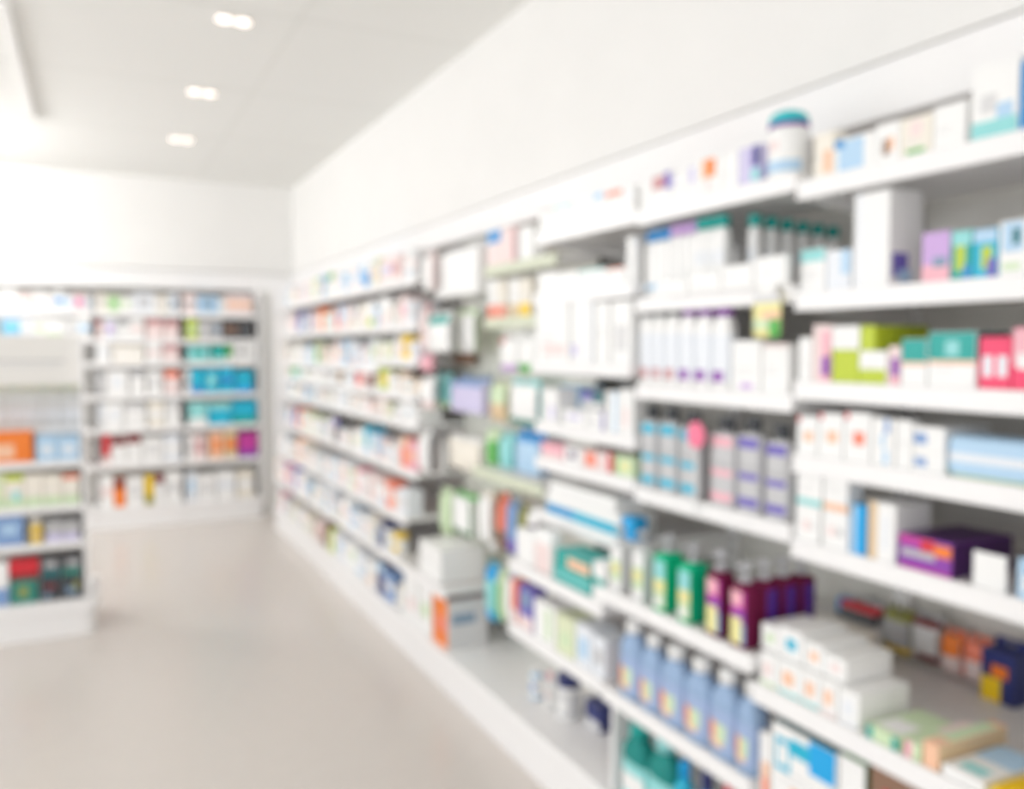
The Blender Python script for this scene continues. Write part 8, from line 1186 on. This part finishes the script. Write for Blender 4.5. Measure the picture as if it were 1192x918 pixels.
('capped_bottle', 'neck', -0.384, 5.352, 1.1303, 0, 0.044, 0.241, 0.044, 'clear bottle with pale green cap, second such from left, rear ledge of left gondola', 'bottle', 'bottle stock, rear ledge, left gondola', ('clear', 'lg', 'lgy', [(0.2, 0.2, 0.8, 0.6, 'pw')])),
('capped_bottle', 'neck', -0.336, 5.352, 1.1303, 0, 0.044, 0.24, 0.044, 'clear bottle with pale green cap, third such from left, rear ledge of left gondola', 'bottle', 'bottle stock, rear ledge, left gondola', ('clear', 'gb', 'lgy', [(0.2, 0.2, 0.8, 0.6, 'pw')])),
('capped_bottle', 'neck', -0.2875, 5.3525, 1.1303, 0, 0.045, 0.239, 0.045, 'clear bottle with pale green cap, fourth such from left, rear ledge of left gondola', 'bottle', 'bottle stock, rear ledge, left gondola', ('clear', 'gb', 'lgy', [(0.2, 0.2, 0.8, 0.6, 'pw')])),
('capped_bottle', 'neck', -0.2355, 5.3505, 1.1303, 0, 0.041, 0.238, 0.041, 'clear bottle with pale green cap, fifth such from left, rear ledge of left gondola', 'bottle', 'bottle stock, rear ledge, left gondola', ('clear', 'lg', 'lgy', [(0.2, 0.2, 0.8, 0.6, 'pw')])),
('capped_bottle', 'neck', -0.184, 5.353, 1.1303, 0, 0.046, 0.237, 0.046, 'clear bottle with pale green cap, sixth such from left, rear ledge of left gondola', 'bottle', 'bottle stock, rear ledge, left gondola', ('clear', 'gb', 'lgy', [(0.2, 0.2, 0.8, 0.6, 'pw')])),
('capped_bottle', 'neck', -0.132, 5.351, 1.1303, 0, 0.042, 0.236, 0.042, 'clear bottle with pale green cap, seventh such from left, rear ledge of left gondola', 'bottle', 'bottle stock, rear ledge, left gondola', ('clear', 'lg', 'lgy', [(0.2, 0.2, 0.8, 0.6, 'pw')])),
('capped_bottle', 'neck', -0.0835, 5.3535, 1.1303, 0, 0.047, 0.235, 0.047, 'clear bottle with pale green cap, eighth such from left, rear ledge of left gondola', 'bottle', 'bottle stock, rear ledge, left gondola', ('clear', 'gb', 'lgy', [(0.2, 0.2, 0.8, 0.6, 'pw')])),
('upright_carton', 'carton', -0.4715, 5.265, 0.7153, 0, 0.093, 0.185, 0.12, 'pale green carton, middle shelf of left gondola', 'box', 'box stock, middle shelf, left gondola', ('gb', [('F', 0, 0, 1, 0.3, 'lg')])),
('upright_carton', 'carton', -0.378, 5.265, 0.7153, 0, 0.086, 0.179, 0.12, 'cream carton with lime top and aqua mark, middle shelf of left gondola', 'box', 'box stock, middle shelf, left gondola', ('cr', [('F', 0, 0, 1, 0.3, 'lg'), ('F', 0, 0.8, 1, 1, 'yg'), ('F', 0.4, 0.2, 0.8, 0.5, 'aq')])),
('upright_carton', 'carton', -0.289, 5.265, 0.7153, 0, 0.084, 0.173, 0.12, 'cream carton with green foot, first such from left, middle shelf of left gondola', 'box', 'box stock, middle shelf, left gondola', ('cr', [('F', 0, 0, 1, 0.3, 'lg')])),
('upright_carton', 'carton', -0.2005, 5.265, 0.7153, 0, 0.085, 0.168, 0.12, 'cream carton with green foot, second such from left, middle shelf of left gondola', 'box', 'box stock, middle shelf, left gondola', ('cr', [('F', 0, 0, 1, 0.3, 'lg')])),
('upright_carton', 'carton', -0.1125, 5.265, 0.7153, 0, 0.083, 0.162, 0.12, 'cream carton with orange top, middle shelf of left gondola', 'box', 'box stock, middle shelf, left gondola', ('cr', [('F', 0, 0, 1, 0.3, 'lg'), ('F', 0, 0.85, 1, 1, 'co')])),
('carton', 'carton', -0.4135, 5.265, 0.5153, 0, 0.145, 0.158, 0.12, 'mid blue carton, lowest shelf of left gondola', 'box', 'box stock, lowest shelf, left gondola', ('mb', [('F', 0.3, 0.4, 0.8, 0.7, 'lb')])),
('bottle', 'cap', -0.283, 5.235, 0.5153, 0, 0.06, 0.137, 0.06, 'yellow bottle with cream cap, lowest shelf of left gondola', 'bottle', 'bottle stock, lowest shelf, left gondola', ('cr', 'ye', 'ye', [(0.2, 0.2, 0.8, 0.6, 'tn')], 0.3, 0.8)),
('upright_carton', 'carton', -0.1985, 5.265, 0.5153, 0, 0.077, 0.116, 0.12, 'grey carton with lilac foot, lowest shelf of left gondola', 'box', 'box stock, lowest shelf, left gondola', ('gy', [('F', 0, 0, 1, 0.4, 'pl')])),
('upright_carton', 'carton', -0.1165, 5.265, 0.5153, 0, 0.079, 0.109, 0.12, 'grey carton with pale lilac foot, lowest shelf of left gondola', 'box', 'box stock, lowest shelf, left gondola', ('gy', [('F', 0, 0, 1, 0.4, 'pl')])),
('upright_carton', 'carton', -0.4595, 5.265, 0.2003, 0, 0.081, 0.23, 0.12, 'white carton with blue foot, base of left gondola', 'box', 'box stock, base, left gondola', ('wh', [('F', 0, 0, 1, 0.4, 'mb')])),
('carton', 'carton', -0.3475, 5.265, 0.2003, 0, 0.123, 0.125, 0.12, 'emerald green carton with round emblem patch, base of left gondola', 'box', 'box stock, base, left gondola', ('tl', [('F', 0, 0, 1, 1, 'tg'), ('F', 0.3, 0.3, 0.65, 0.7, 'ol')])),
('carton', 'carton', -0.3445, 5.265, 0.3268, 0, 0.139, 0.105, 0.12, 'red carton stacked on emerald carton, base of left gondola', 'box', 'box stock, base, left gondola', ('rd', [('F', 0, 0, 1, 0.3, 'dr')])),
('upright_carton', 'carton', -0.223, 5.265, 0.2003, 0, 0.094, 0.125, 0.12, 'dark slate carton with red print, lower, base of left gondola', 'box', 'box stock, base, left gondola', ('dk', [('F', 0.2, 0.5, 0.8, 0.7, 'dr'), ('F', 0.1, 0.1, 0.5, 0.3, 'sl')])),
('upright_carton', 'carton', -0.1225, 5.265, 0.2003, 0, 0.091, 0.125, 0.12, 'dark slate carton with green print, lower, base of left gondola', 'box', 'box stock, base, left gondola', ('dk', [('F', 0.2, 0.2, 0.8, 0.5, 'sl'), ('F', 0.6, 0.4, 0.9, 0.7, 'ol')])),
('carton', 'carton', -0.22, 5.265, 0.3268, 0, 0.094, 0.105, 0.12, 'grey and teal carton stacked on dark one, base of left gondola', 'box', 'box stock, base, left gondola', ('dgy', [('F', 0, 0, 1, 0.35, 'dt'), ('F', 0.2, 0.5, 0.8, 0.8, 'gy')])),
('carton', 'carton', -0.1195, 5.265, 0.3268, 0, 0.091, 0.105, 0.12, 'grey carton with teal foot stacked on dark one, base of left gondola', 'box', 'box stock, base, left gondola', ('dgy', [('F', 0, 0, 1, 0.35, 'tg'), ('F', 0.3, 0.5, 0.9, 0.8, 'gy')])),
]
HOOKS = {0: [(-0.4235, 0.878, 0.021, 0.106), (-0.2955, 0.879, 0.021, 0.106), (-0.211, 0.89, 0.021, 0.106), (-0.1385, 0.872, 0.021, 0.106), (-0.075, 0.875, 0.021, 0.106), (0.0015, 0.89, 0.021, 0.106)], 3: [(-0.188, 1.613, 0.19, 0.296), (-0.013, 1.617, 0.19, 0.296), (-0.3, 1.398, 0.19, 0.296), (-0.0475, 1.414, 0.19, 0.296), (-0.365, 1.182, 0.19, 0.296), (-0.214, 1.176, 0.19, 0.296), (-0.018, 1.204, 0.19, 0.276), (-0.317, 0.896, 0.19, 0.316), (-0.2205, 0.903, 0.19, 0.316), (-0.116, 0.897, 0.19, 0.316), (-0.015, 0.883, 0.19, 0.316), (0.1345, 0.903, 0.19, 0.346), (-0.228, 0.594, 0.19, 0.366), (-0.124, 0.591, 0.19, 0.366), (-0.046, 0.586, 0.19, 0.366)], 4: [(-0.2455, 2.035, 0.19, 0.401), (0.0165, 2.047, 0.19, 0.316), (-0.3, 1.782, 0.19, 0.401), (-0.1025, 1.726, 0.19, 0.401), (0.024, 1.736, 0.19, 0.316), (-0.2845, 1.518, 0.19, 0.401), (-0.2385, 1.522, 0.19, 0.216), (-0.2685, 1.404, 0.19, 0.401), (-0.2755, 1.42, 0.19, 0.316), (0.07, 1.413, 0.19, 0.296), (-0.3025, 1.079, 0.19, 0.316), (0.014, 1.118, 0.19, 0.316), (-0.318, 1.126, 0.19, 0.401), (-0.132, 0.845, 0.19, 0.356), (0.117, 0.857, 0.19, 0.356), (0.3505, 0.9, 0.19, 0.356)]}
SH = {0: [(1.95, 1.51), (1.69, 1.51), (1.48, 1.51), (1.305, 1.51), (1.1, 1.51), (0.765, 1.395), (0.5, 1.395)], 1: [(1.975, 1.51), (1.71, 1.51), (1.447, 1.51), (1.13, 1.51), (0.825, 1.395), (0.52, 1.395)], 2: [(1.985, 1.51), (1.76, 1.5), (1.51, 1.49), (1.285, 1.51), (1.15, 1.51), (0.95, 1.51), (0.77, 1.395), (0.53, 1.395)], 3: [(1.92, 1.6), (1.69, 1.6), (1.03, 1.54)], 4: [(0.47, 1.4)], 5: [(1.93, 1.51), (1.69, 1.51), (1.5, 1.51), (1.32, 1.51), (1.17, 1.51), (0.91, 1.51), (0.68, 1.45), (0.47, 1.4)], 6: [(1.93, 1.51), (1.69, 1.51), (1.45, 1.51), (1.32, 1.51), (1.17, 1.51), (0.91, 1.51), (0.68, 1.45), (0.47, 1.4)], 7: [(1.93, 1.51), (1.69, 1.51), (1.45, 1.51), (1.32, 1.51), (1.17, 1.51), (0.91, 1.51), (0.68, 1.45), (0.47, 1.4)], 8: [(1.93, 1.51), (1.69, 1.51), (1.45, 1.51), (1.32, 1.51), (1.17, 1.51), (0.91, 1.51), (0.68, 1.45), (0.47, 1.4)], 9: [(1.93, 1.51), (1.69, 1.51), (1.45, 1.51), (1.32, 1.51), (1.17, 1.51), (0.91, 1.51), (0.68, 1.45), (0.47, 1.4)]}
BS = [(1.87, 8.1), (1.64, 8.1), (1.44, 8.1), (1.155, 8.1), (0.87, 8.1), (0.56, 8.1)]
BU = [(0.03, 0.72), (0.72, 1.385), (-0.66, 0.03), (-1.35, -0.66)]

# ---------------------------------------------------------------- build: shelving
H, Y0 = .665, 1.552
NAMES = ['nearest', 'second', 'third', 'fourth', 'fifth', 'sixth', 'seventh', 'eighth', 'ninth', 'tenth']
LOOK = ['white shelving bay with seven shelves and hooks, nearest the viewer',
        'white shelving bay with pump bottles and blue mouthwash, second from the viewer',
        'white shelving bay with teal cartons low down, third from the viewer',
        'hook bay with pale green rail, fourth from the viewer',
        'hook bay with large white box at top, fifth from the viewer',
        'long-wall shelving bay just beyond the hook bays, sixth from the viewer',
        'long-wall shelving bay, seventh from the viewer', 'long-wall shelving bay, eighth from the viewer',
        'long-wall shelving bay, ninth from the viewer', 'long-wall shelving bay in the corner, tenth from the viewer']
for b in range(10):
    yc = Y0 + H * (b - .5)
    unit('wall_shelving', (XB, yc, 0), math.radians(-90), H - .001, [(z, XB - x) for z, x in SH[b]], LOOK[b], .45, XB - 1.395,
         z_top=2.112, group='shelving bays on the long wall', brackets=b < 3, hooks=HOOKS.get(b, ()),
         end=(1,) if b == 0 else (-1,) if b == 9 else None, rail=M_green if b == 3 else None, divider=.474 if b == 1 else None, pegs=.17 if b in (3, 4) else 0.0)
for u, (xa, xb) in enumerate(BU):
    unit('wall_shelving', ((xa + xb) / 2, 8.55, 0), 0, xb - xa - .001, [(z, 8.55 - y) for z, y in BS],
         ['far-wall shelving bay of mostly white cartons, left of the corner bay', 'far-wall shelving bay with bright cyan cartons, in the corner',
          'far-wall shelving bay rising behind the gondola', 'far-wall shelving bay at the left end of the far wall'][u], .45, .47,
         z_top=2.085, group='shelving bays on the far wall', end=(1,) if u == 1 else None)

# gondola by the aisle
gw = 1.0
gx = -.035 - gw / 2
root = tag(empty('gondola', (gx, 5.62, 0)), 'white free-standing gondola with header sign at the left edge', 'shelving')
mb = MB(); mb.box(-gw / 2 + .02, gw / 2 - .02, -.02, 0, .2, 1.62, M_panel, .001); mb.build('back_panel', root)
for s in (-1, 1):
    mb = MB(); x = s * (gw / 2 - .01)
    mb.box(x - .0098, x + .0098, -.43, 0.0, .2, 1.64, M_shelf, .004); mb.build('side_panel', root)
for z, f in ((.955, .43), (.715, .43), (.515, .43), (1.13, .30)):
    mb = MB(); mb.box(-gw / 2 + .021, gw / 2 - .021, -f + .012, -.021, z - .02, z, M_shelf, .002); so = mb.build('shelf', root)
    mb = MB(); mb.box(-gw / 2 + .021, gw / 2 - .021, -f, -f + .0115, z - .036, z + .002, M_shelf, .002); mb.build('price_rail', so)
mb = MB()        # base with rounded front corners
def rounded(x0, x1, y0, y1, r, z0, z1):
    pts = []
    for cx_, cy_, a0 in ((x1 - r, y0 + r, -90), (x1 - .004, y1 - .004, 0), (x0 + .004, y1 - .004, 90), (x0 + r, y0 + r, 180)):
        rr = r if cy_ == y0 + r else .004
        for k in range(7):
            a = math.radians(a0 + 90 * k / 6)
            pts.append((cx_ + rr * math.cos(a), cy_ + rr * math.sin(a)))
    n = len(pts)
    i0 = len(mb.v)
    mb.v += [(x, y, z0) for x, y in pts] + [(x, y, z1) for x, y in pts]
    for k in range(n):
        k2 = (k + 1) % n
        mb.f.append((i0 + k, i0 + k2, i0 + n + k2, i0 + n + k)); mb.m.append(mb.mi(M_shelf)); mb.s.append(False)
    mb.f += [tuple(reversed(range(i0, i0 + n))), tuple(range(i0 + n, i0 + 2 * n))]
    mb.m += [mb.mi(M_shelf)] * 2; mb.s += [False] * 2
rounded(-gw / 2 - .045, gw / 2 + .05, -.47, .045, .06, .14, .199)
mb.build('base_shelf', root)
mb = MB(); rounded(-gw / 2 - .03, gw / 2 + .025, -.455, .03, .05, 0, .139); mb.build('plinth', root)
mb = MB(); mb.box(-gw / 2 + .021, gw / 2 - .021, -.36, -.34, 1.36, 1.63, M_frost, .003,
                  [('F', .42, .46, .93, .5, mat('gy')), ('F', .5, .36, .9, .40, mat('lgy'))])
mb.build('header_sign', root)

# ---------------------------------------------------------------- build: products
CLEAR = {'clear': clear_mat('clear_plastic', 'f0f2f2', .25, .25), 'green': clear_mat('green_plastic', '14c792', .25, .15),
         'plum': clear_mat('plum_plastic', '742046', .25, .1), 'blue': clear_mat('blue_liquid', 'a9c4e6', .25, .2),
         'teal': clear_mat('teal_liquid', '35a9a2', .15, .4)}
M_pump = clear_mat('frosted_pump', 'd5d6da', .3, .3)
def body_mat(k):
    return CLEAR.get(k) or mat(k)

def product(it):
    name, kind, x, y, z, rz, w, h, d, label, cat, group, sp = it
    loc, a = (x, y, z), math.radians(rz)
    if kind == 'carton':
        o = carton(loc, a, w, h, d, sp[0], sp[1], name)
    elif kind == 'cap':
        k = dict(capf=sp[4], capw=sp[5])
        if len(sp) > 6:
            k['lz'] = (.04, .82)
        k['e'] = 3.6 if d < w * .8 or d > w * 1.2 else 2.2
        o = cap_bottle(loc, a, w, h, d, sp[1] if sp[1] in PAL else 'wh', sp[0], sp[2], sp[3], name=name, **k)
    elif kind == 'neck':
        o = neck_bottle(loc, a, w, h, d, body_mat(sp[0]), sp[1], sp[2], sp[3], name=name)
    elif kind == 'jar':
        o = jar(loc, a, w, h, sp[0], sp[1], sp[2], sp[3], sp[4], dome=sp[5], name=name)
    elif kind == 'pump':
        o = pump_bottle(loc, a, w, h, d, body_mat(sp[0]), sp[1], sp[2], M_pump, name=name, arc=sp[3] if len(sp) > 3 else 'front')
    elif kind == 'wipes':
        o = soft_pack(loc, a, w, h, d, sp[0], sp[1], name)
    elif kind == 'pouchup':
        o = soft_pack(loc, a, w, h, d, sp[0], sp[1], name)
    elif kind == 'tube':
        o = empty(name, loc, a)
        m = MB()
        n = 18
        rings = []
        for t, rx, rzz in ((-.5, .42, .42), (-.46, .46, .46), (.1, .48, .4), (.4, .5, .16), (.5, .5, .04)):
            ring = []
            for k in range(n):
                q = 2 * math.pi * k / n
                ring.append(len(m.v)); m.v.append((math.cos(q) * w * rx, t * d, h * .5 + math.sin(q) * h * rzz))
            rings.append(ring)
        mm = mat(sp[0])
        for i in range(len(rings) - 1):
            for k in range(n):
                k2 = (k + 1) % n
                m.f.append((rings[i][k2], rings[i][k], rings[i + 1][k], rings[i + 1][k2])); m.m.append(m.mi(mm)); m.s.append(True)
        m.f.append(tuple(rings[0])); m.m.append(0); m.s.append(False)
        m.build('tube_body', o)
        c = MB(); c.cyl((0, -d * .5 - .02, h * .5), (0, -d * .5 - .0005, h * .5), min(w, h) * .4, mat('py'), 16); c.build('cap', o)
    elif kind == 'hang':
        o = hanging_pack(loc, a, w, h, d, sp[0], sp[1], sp[2], style=sp[3], name=name)
    elif kind == 'card':
        o = empty(name, loc, a)
        m = MB(); m.box(-w / 2, w / 2, -.0015, .0015, 0, h, mat('wh'), .0004); m.build('card', o)
        m = MB(); m.box(-w / 2, w / 2, .0018, .022, 0, .004, mat('lgy'), .0006); m.box(-w / 2, w / 2, .0018, .004, 0, .03, mat('lgy'), .0006); m.build('foot', o)
    elif kind == 'tag':
        o = empty(name, loc, a)
        m = MB()
        ps = [(0, .2, 1, .45, 'lg'), (.55, .0, 1, .4, 'gr'), (.5, .4, .9, .7, 'pe'), (0, .8, 1, 1, 'lgy')]
        def pick(u, v):
            r = None
            for p in ps:
                if p[0] <= u <= p[2] and p[1] <= v <= p[3]:
                    r = mat(p[4])
            return r
        m.loft([(w / 2 * k, d / 2 * q, h * .82 * v) for v, k, q in ((0, .9, .15), (.06, .96, .5), (.2, 1, .9), (.42, 1, 1), (.6, 1, 1), (.8, 1, .9), (.95, .97, .4), (1, .95, .15))], 28, mat('py'), 3.2, pick=pick)
        m.build('pouch', o)
        m = MB(); m.box(-w * .3, w * .3, -.0006, .0006, h * .8, h, mat('wh'), 0); m.build('strap', o)
    elif kind == 'disc':
        o = empty(name, loc, a)
        m = MB(); m.cyl((0, -.0015, h - w / 2), (0, .0015, h - w / 2), w / 2, mat('dpk'), 32); m.cyl((0, -.0022, h - w / 2), (0, -.0016, h - w / 2), w * .33, mat('dpk'), 32); m.build('disc', o)
        m = MB(); m.box(-.005, .005, -.0004, .0004, -.028, h - w, clear_mat('clear_plastic', 'eef0f2'), 0); m.build('strip', o)
    o['label'] = label
    o['category'] = cat
    if group:
        o['group'] = group
    return o

for it in ITEMS:
    product(it)

# ---------------------------------------------------------------- light and camera
def area(name, loc, rot, sx, sy, w, col=(.965, .98, 1)):
    l = bpy.data.lights.new(name, 'AREA')
    l.shape = 'RECTANGLE'; l.size = sx; l.size_y = sy; l.energy = w; l.color = col
    o = bpy.data.objects.new(name, l); COL.objects.link(o)
    o.location = loc; o.rotation_euler = tuple(math.radians(a) for a in rot)
    return o
# daylight through the shop windows: left wall (facing +x) and shop front (facing +y)
for i, (a, b) in enumerate(LW):
    area('window_daylight', (-3.98, (a + b) / 2, 1.65), (0, -90, 0), 2.4, b - a - .1, [95, 165, 210, 210][i])
for x in (-3.0, -.75, 1.2):
    area('shopfront_daylight', (x, -3.45, 1.6), (90, 0, 0), 1.9, 2.3, 85)

w = bpy.data.worlds.new('daylight')
sc.world = w
w.use_nodes = True
bg = w.node_tree.nodes['Background']
bg.inputs['Color'].default_value = (.95, .98, 1, 1)
bg.inputs['Strength'].default_value = 2.0

cam = bpy.data.cameras.new('camera')
cam.sensor_fit = 'HORIZONTAL'; cam.sensor_width = 36
cam.lens = 36 * 1000 / 1192
cam.clip_start = .02
co = bpy.data.objects.new('camera', cam); COL.objects.link(co)
co.location = (0, 0, 1.56)
co.rotation_euler = (math.radians(90 - 3.091), 0, math.radians(-26.118))
cam.dof.use_dof = True
cam.dof.focus_distance = .25
cam.dof.aperture_fstop = 7.8
cam.dof.aperture_blades = 0
sc.camera = co

vs = sc.view_settings
vs.view_transform = 'Standard'
vs.look = 'None'
vs.gamma = 1.0
vs.use_curve_mapping = False
vs.exposure = -2.05
sc.cycles.max_bounces = 10
sc.cycles.diffuse_bounces = 8
sc.cycles.transmission_bounces = 8
sc.cycles.sample_clamp_indirect = 8
sc.cycles.use_denoising = True
